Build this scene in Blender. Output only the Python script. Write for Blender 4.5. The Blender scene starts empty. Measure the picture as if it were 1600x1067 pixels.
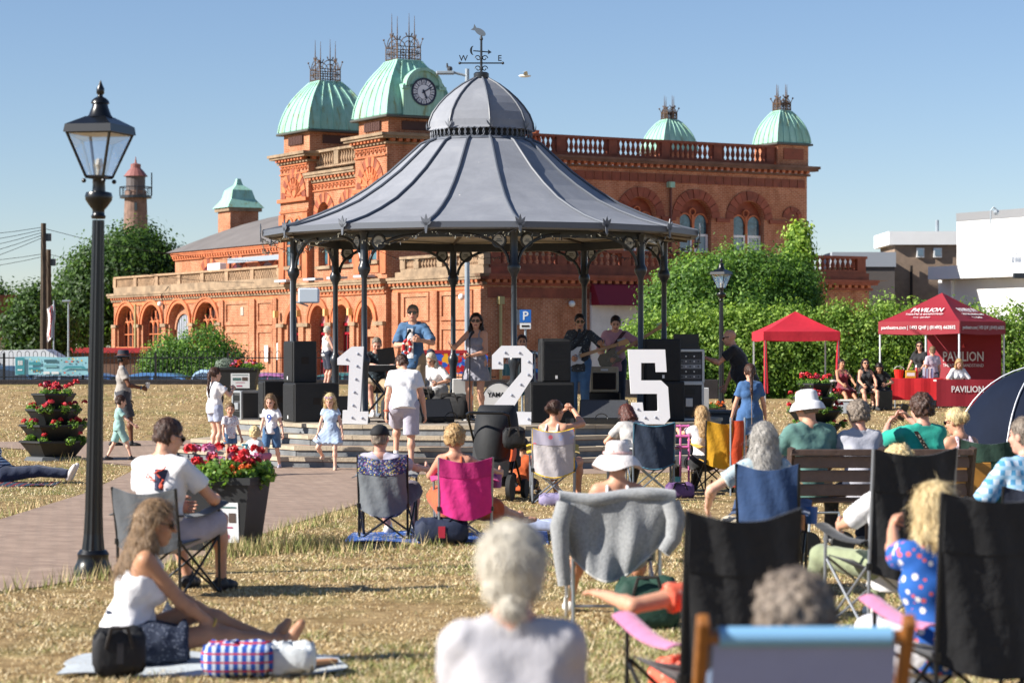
import bpy, bmesh, math, random
import numpy as np
from mathutils import Vector, Matrix
random.seed(7); rng = np.random.default_rng(7)
PI = math.pi
sc = bpy.context.scene
COL = sc.collection
# ------------------------------------------------------------------ camera, sky, sun, exposure
FPX, HOR, CAMH = 3778.0, 548.0, 1.7      # focal length and horizon in 1600-px units, eye height
cam = bpy.data.cameras.new('camera'); camo = bpy.data.objects.new('camera', cam); COL.objects.link(camo)
camo.location = (0, 0, CAMH); camo.rotation_euler = (PI/2, 0, 0)
cam.sensor_width = 36; cam.lens = 36*FPX/1600; cam.shift_y = 0.00906
cam.clip_start = 0.2; cam.clip_end = 6000
cam.dof.use_dof = True; cam.dof.focus_distance = 35.0; cam.dof.aperture_fstop = 3.6
sc.camera = camo
SUN_EL, SUN_AZ = math.radians(31), math.radians(-74)     # azimuth measured from "behind the camera" to the left
wd = bpy.data.worlds.new('World'); sc.world = wd; wd.use_nodes = True
nt = wd.node_tree; bg = nt.nodes['Background']
sky = nt.nodes.new('ShaderNodeTexSky'); sky.sky_type = 'NISHITA'; sky.sun_disc = False
sky.sun_elevation = SUN_EL
SD = Vector((math.sin(SUN_AZ)*math.cos(SUN_EL), -math.cos(SUN_AZ)*math.cos(SUN_EL), math.sin(SUN_EL)))   # towards the sun
sky.sun_rotation = math.atan2(SD.x, SD.y)
sky.altitude = 5; sky.air_density = 0.9; sky.dust_density = 0.0; sky.ozone_density = 4.0
tint = nt.nodes.new('ShaderNodeVectorMath'); tint.operation = 'MULTIPLY'; tint.inputs[1].default_value = (1.04, .98, 1.01)
nt.links.new(sky.outputs[0], tint.inputs[0]); nt.links.new(tint.outputs[0], bg.inputs[0]); bg.inputs[1].default_value = 0.067
sl = bpy.data.lights.new('sun', 'SUN'); so = bpy.data.objects.new('sun', sl); COL.objects.link(so)
sl.energy = 5.0; sl.angle = math.radians(0.53); sl.color = (1.0, 0.945, 0.865)
so.rotation_euler = SD.to_track_quat('Z', 'Y').to_euler(); so.location = SD*200
vs = sc.view_settings; vs.view_transform = 'Standard'; vs.look = 'None'; vs.exposure = 0.92; vs.gamma = 1.0
vs.use_curve_mapping = False
# ------------------------------------------------------------------ helpers
def lin(h):
 if isinstance(h, str):
  h = h.lstrip('#'); h = h if len(h) == 6 else ''.join(x*2 for x in h); c = [int(h[i:i+2], 16)/255 for i in (0, 2, 4)]
  return tuple(x/12.92 if x <= .04045 else ((x+.055)/1.055)**2.4 for x in c)
 return tuple(h)
def smooth(a, b, x):
 t = min(1, max(0, (x-a)/(b-a))); return t*t*(3-2*t)
def gz(x, y):                         # height of the lawn: flat, then a rise behind the bandstand, then the lower road
 if y > 70.6: return -0.5
 return smooth(45, 67, y)*(0.72*(1-smooth(-3, 5, x)) + 0.3*smooth(-3, 5, x))
def W(px, py, d):
 return Vector(((px-800)/FPX*d, d, CAMH-(py-HOR)/FPX*d))
def G(px, py):                        # point of the flat lawn
 d = FPX*CAMH/(py-HOR); return Vector(((px-800)/FPX*d, d, 0))
def X(px, d): return (px-800)/FPX*d
def Zp(py, d): return CAMH-(py-HOR)/FPX*d
MATS = {}
def mat(name, col, rough=.6, var=0., vs=6., bump=0., bs=40., metal=0., spec=.5, trans=0., emit=None, es=1., coat=0., stretch=None, sheen=0., alpha=1., rnd=0.):
 if name in MATS: return MATS[name]
 m = bpy.data.materials.new(name); m.use_nodes = True; MATS[name] = m
 n = m.node_tree.nodes; l = m.node_tree.links; p = n['Principled BSDF']
 c = lin(col)
 p.inputs['Base Color'].default_value = (*c, 1); p.inputs['Roughness'].default_value = rough
 p.inputs['Metallic'].default_value = metal; p.inputs['Specular IOR Level'].default_value = spec
 if trans: p.inputs['Transmission Weight'].default_value = trans
 if coat: p.inputs['Coat Weight'].default_value = coat; p.inputs['Coat Roughness'].default_value = .1
 if sheen: p.inputs['Sheen Weight'].default_value = sheen
 if alpha < 1: p.inputs['Alpha'].default_value = alpha
 if emit: p.inputs['Emission Color'].default_value = (*lin(emit), 1); p.inputs['Emission Strength'].default_value = es
 tc = None
 def coords():
  t = n.new('ShaderNodeTexCoord'); mp = n.new('ShaderNodeMapping')
  if stretch: mp.inputs['Scale'].default_value = stretch
  l.new(t.outputs['Object'], mp.inputs[0]); return mp.outputs[0]
 last = None
 if var:
  co = coords()
  nz = n.new('ShaderNodeTexNoise'); nz.inputs['Scale'].default_value = vs; nz.inputs['Detail'].default_value = 5
  nz.inputs['Roughness'].default_value = .65
  l.new(co, nz.inputs['Vector'])
  rp = n.new('ShaderNodeMapRange'); rp.inputs[1].default_value = .3; rp.inputs[2].default_value = .7
  rp.inputs[3].default_value = 1-var; rp.inputs[4].default_value = 1+var
  l.new(nz.outputs[0], rp.inputs[0])
  mx = n.new('ShaderNodeVectorMath'); mx.operation = 'SCALE'; mx.inputs[0].default_value = c
  l.new(rp.outputs[0], mx.inputs['Scale']); last = mx.outputs[0]
 if rnd:
  oi = n.new('ShaderNodeObjectInfo'); rp = n.new('ShaderNodeMapRange'); rp.inputs[3].default_value = 1-rnd; rp.inputs[4].default_value = 1+rnd
  l.new(oi.outputs['Random'], rp.inputs[0])
  mx = n.new('ShaderNodeVectorMath'); mx.operation = 'SCALE'
  if last: l.new(last, mx.inputs[0])
  else: mx.inputs[0].default_value = c
  l.new(rp.outputs[0], mx.inputs['Scale']); last = mx.outputs[0]
 if last: l.new(last, p.inputs['Base Color'])
 if bump:
  co = coords()
  nz = n.new('ShaderNodeTexNoise'); nz.inputs['Scale'].default_value = bs; nz.inputs['Detail'].default_value = 4
  l.new(co, nz.inputs['Vector'])
  b = n.new('ShaderNodeBump'); b.inputs['Strength'].default_value = bump; b.inputs['Distance'].default_value = .02
  l.new(nz.outputs[0], b.inputs['Height']); l.new(b.outputs[0], p.inputs['Normal'])
 return m
class MB:
 """collects pieces of one mesh"""
 def __init__(s): s.v = []; s.f = []; s.m = []; s.mi = 0
 def add(s, vs, fs, M=None, mi=None):
  o = len(s.v)
  if M is not None: vs = [M @ Vector(p) for p in vs]
  s.v += [tuple(p) for p in vs]; s.f += [tuple(i+o for i in f) for f in fs]
  s.m += [s.mi if mi is None else mi]*len(fs); return s
 def box(s, x0, x1, y0, y1, z0, z1, M=None, mi=None):
  return s.add([(x0,y0,z0),(x1,y0,z0),(x1,y1,z0),(x0,y1,z0),(x0,y0,z1),(x1,y0,z1),(x1,y1,z1),(x0,y1,z1)],
   [(0,3,2,1),(4,5,6,7),(0,1,5,4),(1,2,6,5),(2,3,7,6),(3,0,4,7)], M, mi)
 def cbox(s, x0, x1, y0, y1, z0, z1, b=.01, M=None, mi=None):        # chamfered box
  vs = []; X_, Y_, Z_ = (x0,x1), (y0,y1), (z0,z1)
  idx = {}
  for i in (0,1):
   for j in (0,1):
    for k in (0,1):
     sx, sy, sz = (1-2*i)*b, (1-2*j)*b, (1-2*k)*b
     for a, p in (('x',(X_[i],Y_[j]+sy,Z_[k]+sz)),('y',(X_[i]+sx,Y_[j],Z_[k]+sz)),('z',(X_[i]+sx,Y_[j]+sy,Z_[k]))):
      idx[i,j,k,a] = len(vs); vs.append(p)
  q = [(0,0),(1,0),(1,1),(0,1)]; fs = []
  for i in (0,1):
   f = [idx[i,j,k,'x'] for j,k in q]; fs.append(f[::-1] if i == 0 else f)
   f = [idx[j,i,k,'y'] for j,k in q]; fs.append(f if i == 0 else f[::-1])
   f = [idx[j,k,i,'z'] for j,k in q]; fs.append(f[::-1] if i == 0 else f)
  for j in (0,1):
   for k in (0,1):
    fs.append((idx[0,j,k,'y'],idx[1,j,k,'y'],idx[1,j,k,'z'],idx[0,j,k,'z']))
    fs.append((idx[j,0,k,'x'],idx[j,1,k,'x'],idx[j,1,k,'z'],idx[j,0,k,'z']))
    fs.append((idx[j,k,0,'x'],idx[j,k,1,'x'],idx[j,k,1,'y'],idx[j,k,0,'y']))
    for i in (0,1): fs.append((idx[i,j,k,'x'],idx[i,j,k,'y'],idx[i,j,k,'z']))
  return s.add(vs, list(dict.fromkeys(map(tuple, fs))), M, mi)
 def tube(s, p0, p1, r0, r1=None, n=8, cap=True, mi=None):
  return s.path([p0, p1], [r0, r0 if r1 is None else r1], n, cap, mi)
 def path(s, pts, rs, n=8, cap=True, mi=None, closed=False):
  pts = [Vector(p) for p in pts]; k = len(pts)
  if not hasattr(rs, '__len__'): rs = [rs]*k
  vs, fs = [], []; ref = None
  for i, p in enumerate(pts):
   a = pts[(i-1) % k] if (closed or i > 0) else p; b = pts[(i+1) % k] if (closed or i < k-1) else p
   t = (b-a)
   t = t.normalized() if t.length > 1e-9 else Vector((0,0,1))
   if ref is None: ref = Vector((0,0,1)) if abs(t.z) < .9 else Vector((1,0,0))
   u = t.cross(ref)
   if u.length < 1e-6: u = t.orthogonal()
   u.normalize(); w = u.cross(t); ref = w
   for j in range(n):
    an = 2*PI*j/n; vs.append(p+(u*math.cos(an)+w*math.sin(an))*rs[i])
  for i in range(k if closed else k-1):
   for j in range(n):
    a, b = i*n+j, i*n+(j+1) % n; c, d = ((i+1) % k)*n+(j+1) % n, ((i+1) % k)*n+j
    fs.append((a, b, c, d))
  if cap and not closed: fs.append(tuple(range(n))[::-1]); fs.append(tuple(range((k-1)*n, k*n)))
  return s.add(vs, fs, None, mi)
 def lathe(s, prof, n=16, M=None, mi=None, a0=0., cap=True):
  vs, fs = [], []
  for r, z in prof:
   for j in range(n):
    a = a0+2*PI*j/n; vs.append((r*math.cos(a), r*math.sin(a), z))
  k = len(prof)
  for i in range(k-1):
   for j in range(n):
    fs.append((i*n+j, i*n+(j+1) % n, (i+1)*n+(j+1) % n, (i+1)*n+j))
  if cap: fs.append(tuple(range(n))[::-1]); fs.append(tuple(range((k-1)*n, k*n)))
  return s.add(vs, fs, M, mi)
 def prism(s, poly, h0, h1, M=None, mi=None):         # polygon in xy, extruded in z (then M)
  n = len(poly); vs = [(x, y, h0) for x, y in poly]+[(x, y, h1) for x, y in poly]
  fs = [tuple(range(n))[::-1], tuple(range(n, 2*n))]+[(i, (i+1) % n, n+(i+1) % n, n+i) for i in range(n)]
  return s.add(vs, fs, M, mi)
 def grid(s, fn, nu, nv, mi=None, flip=False):
  vs = [fn(i/nu, j/nv) for j in range(nv+1) for i in range(nu+1)]; fs = []
  for j in range(nv):
   for i in range(nu):
    a = j*(nu+1)+i; f = (a, a+1, a+nu+2, a+nu+1); fs.append(f[::-1] if flip else f)
  return s.add(vs, fs, None, mi)
 def sheet(s, fn, nu, nv, th=.006, mi=None):          # thin double-sided cloth: two grids offset along the normal and a rim
  P = [[Vector(fn(i/nu, j/nv)) for i in range(nu+1)] for j in range(nv+1)]
  o = []; q = []
  for j in range(nv+1):
   for i in range(nu+1):
    du = P[j][min(i+1,nu)]-P[j][max(i-1,0)]; dv = P[min(j+1,nv)][i]-P[max(j-1,0)][i]
    nn = du.cross(dv); nn = nn.normalized() if nn.length > 1e-9 else Vector((0,0,1))
    o.append(P[j][i]+nn*th/2); q.append(P[j][i]-nn*th/2)
  N = (nu+1)*(nv+1); fs = []
  for j in range(nv):
   for i in range(nu):
    a = j*(nu+1)+i; fs.append((a,a+1,a+nu+2,a+nu+1)); fs.append((N+a,N+a+nu+1,N+a+nu+2,N+a+1))
  rim = [i for i in range(nu+1)]+[(j*(nu+1)+nu) for j in range(1,nv+1)]+[nv*(nu+1)+i for i in range(nu-1,-1,-1)]+[j*(nu+1) for j in range(nv-1,0,-1)]
  for a, b in zip(rim, rim[1:]+rim[:1]): fs.append((a, N+a, N+b, b))
  return s.add(o+q, fs, None, mi)
 def sphere(s, c, r, n=10, M=None, mi=None):
  rx, ry, rz = (r, r, r) if not hasattr(r, '__len__') else r
  prof = [(max(1e-4, math.sin(PI*i/n)), -math.cos(PI*i/n)) for i in range(n+1)]
  T_ = Matrix.Translation(Vector(c)) @ Matrix.Diagonal((rx, ry, rz, 1))
  return s.lathe(prof, n+2, (M @ T_) if M is not None else T_, mi)
 def mesh(s, name, mats, sm=None):
  me = bpy.data.meshes.new(name); me.from_pydata(s.v, [], s.f)
  for m in (mats if isinstance(mats, (list, tuple)) else [mats]): me.materials.append(m)
  if any(s.m): me.polygons.foreach_set('material_index', s.m)
  if sm:
   me.polygons.foreach_set('use_smooth', [True]*len(s.f))
   me.set_sharp_from_angle(angle=math.radians(sm))
  me.update(); return me
 def build(s, name, mats, parent=None, sm=None, loc=None, rz=None):
  return ob(name, s.mesh(name, mats, sm), parent, loc, rz)
def ob(name, me, parent=None, loc=None, rz=None, rot=None):
 o = bpy.data.objects.new(name, me); COL.objects.link(o)
 if parent is not None: o.parent = parent
 if loc is not None: o.location = loc
 if rz is not None: o.rotation_euler = (0, 0, rz)
 if rot is not None: o.rotation_euler = rot
 return o
def tag(o, label, cat, group=None):
 o['label'] = label; o['category'] = cat
 if group: o['group'] = group
 return o
def thing(name, label, cat, loc=(0,0,0), rz=0, group=None):
 o = ob(name, None, None, loc, rz); o.empty_display_size = .1
 return tag(o, label, cat, group)
def struct(o, kind='structure'): o['kind'] = kind; return o
def copy_tree(o, parent=None):
 c = o.copy(); COL.objects.link(c); c.parent = parent
 for ch in list(o.children): copy_tree(ch, c)
 return c
def np_mesh(name, V, Fc, mats, smooth_=False, midx=None):
 me = bpy.data.meshes.new(name); V = np.asarray(V, np.float32); Fc = np.asarray(Fc, np.int32)
 k = Fc.shape[1]; me.vertices.add(len(V)); me.vertices.foreach_set('co', V.ravel())
 me.loops.add(Fc.size); me.loops.foreach_set('vertex_index', Fc.ravel())
 me.polygons.add(len(Fc)); me.polygons.foreach_set('loop_start', np.arange(0, Fc.size, k, dtype=np.int32))
 me.polygons.foreach_set('loop_total', np.full(len(Fc), k, np.int32))
 for m in (mats if isinstance(mats, (list, tuple)) else [mats]): me.materials.append(m)
 if midx is not None: me.polygons.foreach_set('material_index', np.asarray(midx, np.int32))
 if smooth_: me.polygons.foreach_set('use_smooth', np.ones(len(Fc), bool))
 me.update(calc_edges=True); return me
def RZ(a): return Matrix.Rotation(a, 4, 'Z')
def TR(*p): return Matrix.Translation(Vector(p))
FONT = None
def text_part(name, s, size, m, parent, M, align='CENTER', ext=.002, sx=1., bold=False):
 """lettering as its own flat mesh; M maps the text plane (x right, y up, z out) to the parent's space"""
 cu = bpy.data.curves.new(name, 'FONT'); cu.body = s; cu.size = size; cu.extrude = ext; cu.align_x = align; cu.align_y = 'CENTER'
 if bold: cu.offset = size*.012
 cu.resolution_u = 2
 o = bpy.data.objects.new(name, cu); COL.objects.link(o)
 bpy.context.view_layer.update()
 me = bpy.data.meshes.new_from_object(o.evaluated_get(bpy.context.evaluated_depsgraph_get()))
 bpy.data.objects.remove(o); bpy.data.curves.remove(cu)
 me.transform(M @ Matrix.Diagonal((sx, 1, 1, 1))); me.materials.clear(); me.materials.append(m)
 return ob(name, me, parent)
# ------------------------------------------------------------------ ground, paths, road
def node_mat(name, rough=.9):
 m = bpy.data.materials.new(name); m.use_nodes = True; MATS[name] = m
 n = m.node_tree.nodes; n['Principled BSDF'].inputs['Roughness'].default_value = rough
 n['Principled BSDF'].inputs['Specular IOR Level'].default_value = .2
 return m, n, m.node_tree.links, n['Principled BSDF']
def ramp(n, stops):
 r = n.new('ShaderNodeValToRGB'); e = r.color_ramp.elements
 while len(e) < len(stops): e.new(.5)
 for x, (p, c) in zip(e, stops): x.position = p; x.color = (*lin(c), 1)
 return r
def noise(n, l, co, scale, detail=6, rough=.6, dist=0):
 z = n.new('ShaderNodeTexNoise'); z.inputs['Scale'].default_value = scale; z.inputs['Detail'].default_value = detail
 z.inputs['Roughness'].default_value = rough; z.inputs['Distortion'].default_value = dist; l.new(co, z.inputs['Vector']); return z
def mixc(n, l, fac, a, b, mode='MIX'):
 x = n.new('ShaderNodeMix'); x.data_type = 'RGBA'; x.blend_type = mode
 if isinstance(fac, float): x.inputs[0].default_value = fac
 else: l.new(fac, x.inputs[0])
 for s, v in ((6, a), (7, b)):
  if hasattr(v, 'links'): l.new(v, x.inputs[s])
  else: x.inputs[s].default_value = (*lin(v), 1)
 return x.outputs[2]
def grass_mat():
 m, n, l, p = node_mat('dry_grass'); t = n.new('ShaderNodeTexCoord').outputs['Object']
 fine = noise(n, l, t, 9, 9, .8); mid = noise(n, l, t, 1.3, 5, .6, .4); big = noise(n, l, t, .28, 3)
 r1 = ramp(n, [(.28, '#6e583a'), (.45, '#a58b62'), (.6, '#c3a97c'), (.75, '#d9c59c')]); l.new(fine.outputs[0], r1.inputs[0])
 r2 = ramp(n, [(.3, '#5c6a2c'), (.7, '#98995a')]); l.new(fine.outputs[0], r2.inputs[0])
 add = n.new('ShaderNodeMath'); add.operation = 'ADD'; l.new(mid.outputs[0], add.inputs[0]); l.new(big.outputs[0], add.inputs[1])
 g = n.new('ShaderNodeMapRange'); g.inputs[1].default_value = 1.02; g.inputs[2].default_value = 1.3; g.inputs[4].default_value = .75
 l.new(add.outputs[0], g.inputs[0])
 c = mixc(n, l, g.outputs[0], r1.outputs[0], r2.outputs[0])
 r3 = ramp(n, [(.35, '#c8bfae'), (.6, '#ffffff')]); l.new(noise(n, l, t, 3.1, 6, .75).outputs[0], r3.inputs[0]); c = mixc(n, l, 1., c, r3.outputs[0], 'MULTIPLY')
 l.new(c, p.inputs['Base Color'])
 b = n.new('ShaderNodeBump'); b.inputs['Strength'].default_value = .8; b.inputs['Distance'].default_value = .05
 l.new(fine.outputs[0], b.inputs['Height']); l.new(b.outputs[0], p.inputs['Normal']); return m
GRASS = grass_mat()
xs = [-3000, -400, -120, -60, -40, -30, -24]+[-20+i for i in range(41)]+[24, 30, 40, 60, 120, 400, 3000]
ys = [-60, 0, 8]+[12+2*i for i in range(17)]+[46+i for i in range(25)]+[70.55, 70.65, 74, 80, 100, 140, 200, 400, 1000, 4000]
mb = MB()
for y in ys:
 for x in xs: mb.v.append((x, y, gz(x, y)))
nx = len(xs)
for j in range(len(ys)-1):
 for i in range(nx-1): mb.f.append((j*nx+i, j*nx+i+1, (j+1)*nx+i+1, (j+1)*nx+i)); mb.m.append(0)
struct(mb.build('lawn', GRASS, sm=60))
def paving_mat():
 m, n, l, p = node_mat('block_paving', .85); t = n.new('ShaderNodeTexCoord').outputs['Object']
 mp = n.new('ShaderNodeMapping'); mp.inputs['Rotation'].default_value = (0, 0, .6); l.new(t, mp.inputs[0])
 b = n.new('ShaderNodeTexBrick'); b.inputs['Scale'].default_value = 1; b.inputs['Brick Width'].default_value = .21; b.inputs['Row Height'].default_value = .105
 b.inputs['Mortar Size'].default_value = .006; b.inputs['Color1'].default_value = (*lin('#b29f91'), 1); b.inputs['Color2'].default_value = (*lin('#a28f83'), 1)
 b.inputs['Mortar'].default_value = (*lin('#8a8079'), 1); l.new(mp.outputs[0], b.inputs['Vector'])
 z = noise(n, l, t, 3.5, 7, .7); r = ramp(n, [(.3, '#d8d0c8'), (.7, '#fff8f0')]); l.new(z.outputs[0], r.inputs[0])
 c = mixc(n, l, 1., b.outputs[0], r.outputs[0], 'MULTIPLY')
 l.new(c, p.inputs['Base Color'])
 bp = n.new('ShaderNodeBump'); bp.inputs['Strength'].default_value = .5; bp.inputs['Distance'].default_value = .01
 l.new(b.outputs[1], bp.inputs['Height']); bp.invert = True; l.new(bp.outputs[0], p.inputs['Normal']); return m
PAVE = paving_mat()
BC = Vector((X(752, 39.3), 39.3, 0))              # bandstand centre
def ngon_sheet(name, pts, z, m):
 me = bpy.data.meshes.new(name); me.from_pydata([(p[0], p[1], z) for p in pts], [], [tuple(range(len(pts)))]); me.materials.append(m)
 return ob(name, me)
ring = [(BC.x+6.3*math.cos(a)*1.02, BC.y+6.1*math.sin(a)) for a in np.linspace(0, 2*PI, 49)[:-1]]
struct(ngon_sheet('path', ring, .004, PAVE))
def gp(*pp): return [G(*p)[:2] for p in pp]
struct(ngon_sheet('path', gp((-60, 828), (0, 812), (130, 772), (225, 728), (330, 712), (640, 735), (640, 770), (560, 788), (500, 806), (400, 838), (330, 866), (180, 898), (60, 918), (0, 925), (-60, 930)), .008, PAVE))
struct(ngon_sheet('path', gp((-80, 692), (0, 691), (160, 690), (300, 688), (330, 725), (215, 728), (140, 722), (80, 706), (0, 700), (-80, 700)), .012, PAVE))
mb = MB(); mb.box(-80, 80, 71.2, 90.5, -.496, -.492)
struct(mb.build('road', mat('asphalt', (.055, .055, .06), .9, .25, 3)))
mb = MB(); mb.cbox(-26, 6, 70.35, 70.72, -.5, .86, .012)
o = mb.build('kerb_wall', mat('wall_dark', '#2b2728', .9, .4, 4, .5, 30)); tag(o, 'low dark brick wall under the hooped railing at the back of the lawn', 'wall')
def path_mask(x, y):
 m = ((x-BC.x)/6.43)**2+((y-BC.y)/6.1)**2 < 1
 def inpoly(poly):
  r = np.zeros(len(x), bool); n_ = len(poly)
  for i in range(n_):
   x1, y1 = poly[i]; x2, y2 = poly[(i+1) % n_]
   c = (y1 > y) != (y2 > y); r ^= c & (x < (x2-x1)*(y-y1)/((y2-y1) if y2 != y1 else 1e-9)+x1)
  return r
 return m | inpoly(gp((-60, 828), (0, 812), (130, 772), (225, 728), (330, 712), (640, 735), (640, 770), (560, 788), (500, 806), (400, 838), (330, 866), (180, 898), (60, 918), (0, 925), (-60, 930))) | inpoly(gp((-80, 692), (0, 691), (160, 690), (300, 688), (330, 725), (215, 728), (140, 722), (80, 706), (0, 700), (-80, 700)))
N = 560000
u = rng.random(N); y = 12.0/(1-u*(1-12.0/66.0))         # denser near the camera
x = (rng.random(N)-.5)*2*(y*.218+.5)
def vnoise(x, y, s, seed):
 g = np.random.default_rng(seed).random((400, 400)); a, b = x*s+150, y*s; i, j = np.floor(a).astype(int), np.floor(b).astype(int); u, v = a-i, b-j; u = u*u*(3-2*u); v = v*v*(3-2*v); i %= 399; j %= 399
 return (g[i, j]*(1-u)+g[i+1, j]*u)*(1-v)+(g[i, j+1]*(1-u)+g[i+1, j+1]*u)*v
fld = ((vnoise(x, y, .45, 1)-.5)*1.2+(vnoise(x, y, 1.6, 2)-.5)*1.2+(vnoise(x, y, 6, 3)-.5)*1.4)*1.6
keep = ~path_mask(x, y) & (rng.random(N) < .5+.3*fld)
x, y, fld = x[keep], y[keep], fld[keep]; n_ = len(x)
h = (.010+.02*rng.random(n_)**2)*(1+.35*fld)*(1+(rng.random(n_) < .015)*1.2); w = .0018+.002*rng.random(n_)+y*.00008
h = np.clip(h*(1+np.maximum(0, (y-32)/30)), .008, .08); w = w*(1+np.maximum(0, (y-32)/40))
an = rng.random(n_)*2*PI; ln = (.3+1.3*rng.random(n_))*h; la = rng.random(n_)*2*PI
P = np.stack([x, y, np.array([gz(a, b) for a, b in zip(x, y)])], 1); dx = np.stack([np.cos(an)*w, np.sin(an)*w, np.zeros(n_)], 1)
top = P+np.stack([np.cos(la)*ln, np.sin(la)*ln, h], 1)
V = np.empty((n_*3, 3)); V[0::3] = P-dx; V[1::3] = P+dx; V[2::3] = top
green = (fld+rng.normal(0, .5, n_) > .62)
r_ = rng.random(n_); mi = np.where(green & (r_ < .55), 2, np.where(r_ < .35, 0, np.where(r_ < .7, 1, 3)))
o = ob('grass', np_mesh('grass', V, np.arange(n_*3).reshape(-1, 3), [mat('blade_straw', '#cbb486', .8), mat('blade_tan', '#aa9062', .8), mat('blade_green', '#878c4e', .8), mat('blade_pale', '#deCEa8', .8)], midx=mi))
struct(o, 'stuff'); o['label'] = 'short dry straw-coloured grass blades across the lawn'
pts = []
for (pa, pb, k) in (((330, 868), (545, 856), 2000), ((0, 925), (330, 880), 700), ((0, 812), (130, 776), 500), ((560, 800), (420, 842), 500), ((0, 708), (140, 726), 350), ((500, 868), (700, 850), 260)):
 A, B = G(*pa), G(*pb)
 for i in range(k):
  t = random.random(); p = A.lerp(B, t); pts.append((p.x+random.gauss(0, .05), p.y+random.gauss(0, .16)))
pts = np.array(pts); n_ = len(pts); pts = pts[~path_mask(pts[:, 0], pts[:, 1])]; n_ = len(pts)
V = [];
h = .05+.13*rng.random(n_)**1.4; an = rng.random(n_)*2*PI; P = np.c_[pts, np.zeros(n_)]; dx = np.stack([np.cos(an), np.sin(an), np.zeros(n_)], 1)*.004
la = rng.random(n_)*2*PI; top = P+np.stack([np.cos(la)*h*.4, np.sin(la)*h*.4, h], 1)
V = np.empty((n_*3, 3)); V[0::3] = P-dx; V[1::3] = P+dx; V[2::3] = top
o = ob('long_grass', np_mesh('long_grass', V, np.arange(n_*3).reshape(-1, 3), [MATS['blade_straw'], MATS['blade_green']], midx=(rng.random(n_) < .55).astype(int)))
struct(o, 'stuff'); o['label'] = 'longer grass left uncut along the path edges'
# ------------------------------------------------------------------ red brick pavilion (local x along the shaded front, y along the sunlit front)
BA = math.radians(30)
def brick_mat(name, c1, c2, mo, w=.225, h=.078):
 m, n, l, p = node_mat(name, .85); t = n.new('ShaderNodeTexCoord').outputs['Object']
 s = n.new('ShaderNodeSeparateXYZ'); l.new(t, s.inputs[0]); a = n.new('ShaderNodeMath'); l.new(s.outputs[0], a.inputs[0]); l.new(s.outputs[1], a.inputs[1])
 c = n.new('ShaderNodeCombineXYZ'); l.new(a.outputs[0], c.inputs[0]); l.new(s.outputs[2], c.inputs[1])
 b = n.new('ShaderNodeTexBrick'); b.inputs['Scale'].default_value = 1; b.inputs['Brick Width'].default_value = w; b.inputs['Row Height'].default_value = h
 b.inputs['Mortar Size'].default_value = .011; b.inputs['Color1'].default_value = (*lin(c1), 1); b.inputs['Color2'].default_value = (*lin(c2), 1)
 b.inputs['Mortar'].default_value = (*lin(mo), 1); b.inputs['Bias'].default_value = -.2; l.new(c.outputs[0], b.inputs['Vector'])
 mp = n.new('ShaderNodeMapping'); mp.inputs['Scale'].default_value = (1.3, 1.3, .45); l.new(t, mp.inputs[0]); z = noise(n, l, mp.outputs[0], 1.0, 7, .75, .3); r = ramp(n, [(.25, '#a3968c'), (.42, '#dccfc6'), (.65, '#ffffff')]); l.new(z.outputs[0], r.inputs[0])
 l.new(mixc(n, l, 1., b.outputs[0], r.outputs[0], 'MULTIPLY'), p.inputs['Base Color'])
 bp = n.new('ShaderNodeBump'); bp.inputs['Strength'].default_value = .6; bp.inputs['Distance'].default_value = .01; bp.invert = True
 l.new(b.outputs[1], bp.inputs['Height']); l.new(bp.outputs[0], p.inputs['Normal']); return m
BRICK = brick_mat('red_brick', '#c07e5c', '#a26144', '#c8a68a')
TERRA = mat('terracotta', '#ba6c44', .75, .25, 2.5, .3, 25, rnd=.18)
TERRAD = mat('terracotta_dark', '#83432d', .75, .3, 2.5, .3, 25, rnd=.2)
STONE = mat('weathered_stone', '#a08468', .9, .35, 1.8, .5, 14, rnd=.08)
STONED = mat('stained_stone', '#8f7a62', .9, .45, 1.3, .5, 14)
GLASSD = mat('dark_glass', (.02, .025, .03), .08, spec=.8)
DARKV = mat('dark_void', (.02, .015, .012), .9)
LOUVRE = mat('louvre_brown', '#4b2d24', .7)
REDDOOR = mat('red_door', '#8f1526', .4)
WHITEP = mat('white_paint', (.78, .78, .76), .45)
PINKGL = mat('pink_fanlight', '#c98c8f', .2, .3, 9)
def copper_mat():
 m, n, l, p = node_mat('verdigris_copper', .6); t = n.new('ShaderNodeTexCoord').outputs['Object']
 mp = n.new('ShaderNodeMapping'); mp.inputs['Scale'].default_value = (2.2, 2.2, .35); l.new(t, mp.inputs[0])
 z = noise(n, l, mp.outputs[0], 1.6, 6, .7, .5); z2 = noise(n, l, t, .9, 4)
 r = ramp(n, [(.28, '#5c5039'), (.36, '#8c9468'), (.46, '#8fb9a6'), (.6, '#9cc8b8'), (.75, '#bcdccf')]); l.new(z.outputs[0], r.inputs[0])
 r2 = ramp(n, [(.35, '#9cc6b9'), (.7, '#84b5a7')]); l.new(z2.outputs[0], r2.inputs[0])
 l.new(mixc(n, l, .2, r.outputs[0], r2.outputs[0]), p.inputs['Base Color']); return m
COPPER = copper_mat()
bC = Vector((X(613, 100), 100, 0))
pav = thing('pavilion_building', 'red brick seaside pavilion with green copper domes and a clock behind the bandstand', 'building', bC, BA)
def LIT(s, z, o=0): return (-o, s, z)              # sunlit front: s runs away from the corner, o = how far it stands proud
def SHD(s, z, o=0, y=0): return (s, y-o, z)
def plane_of(kind, y=0, x=0):
 return (lambda s, z, o=0: (x-o, s, z)) if kind == 'lit' else (lambda s, z, o=0: (s, y-o, z))
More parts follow.
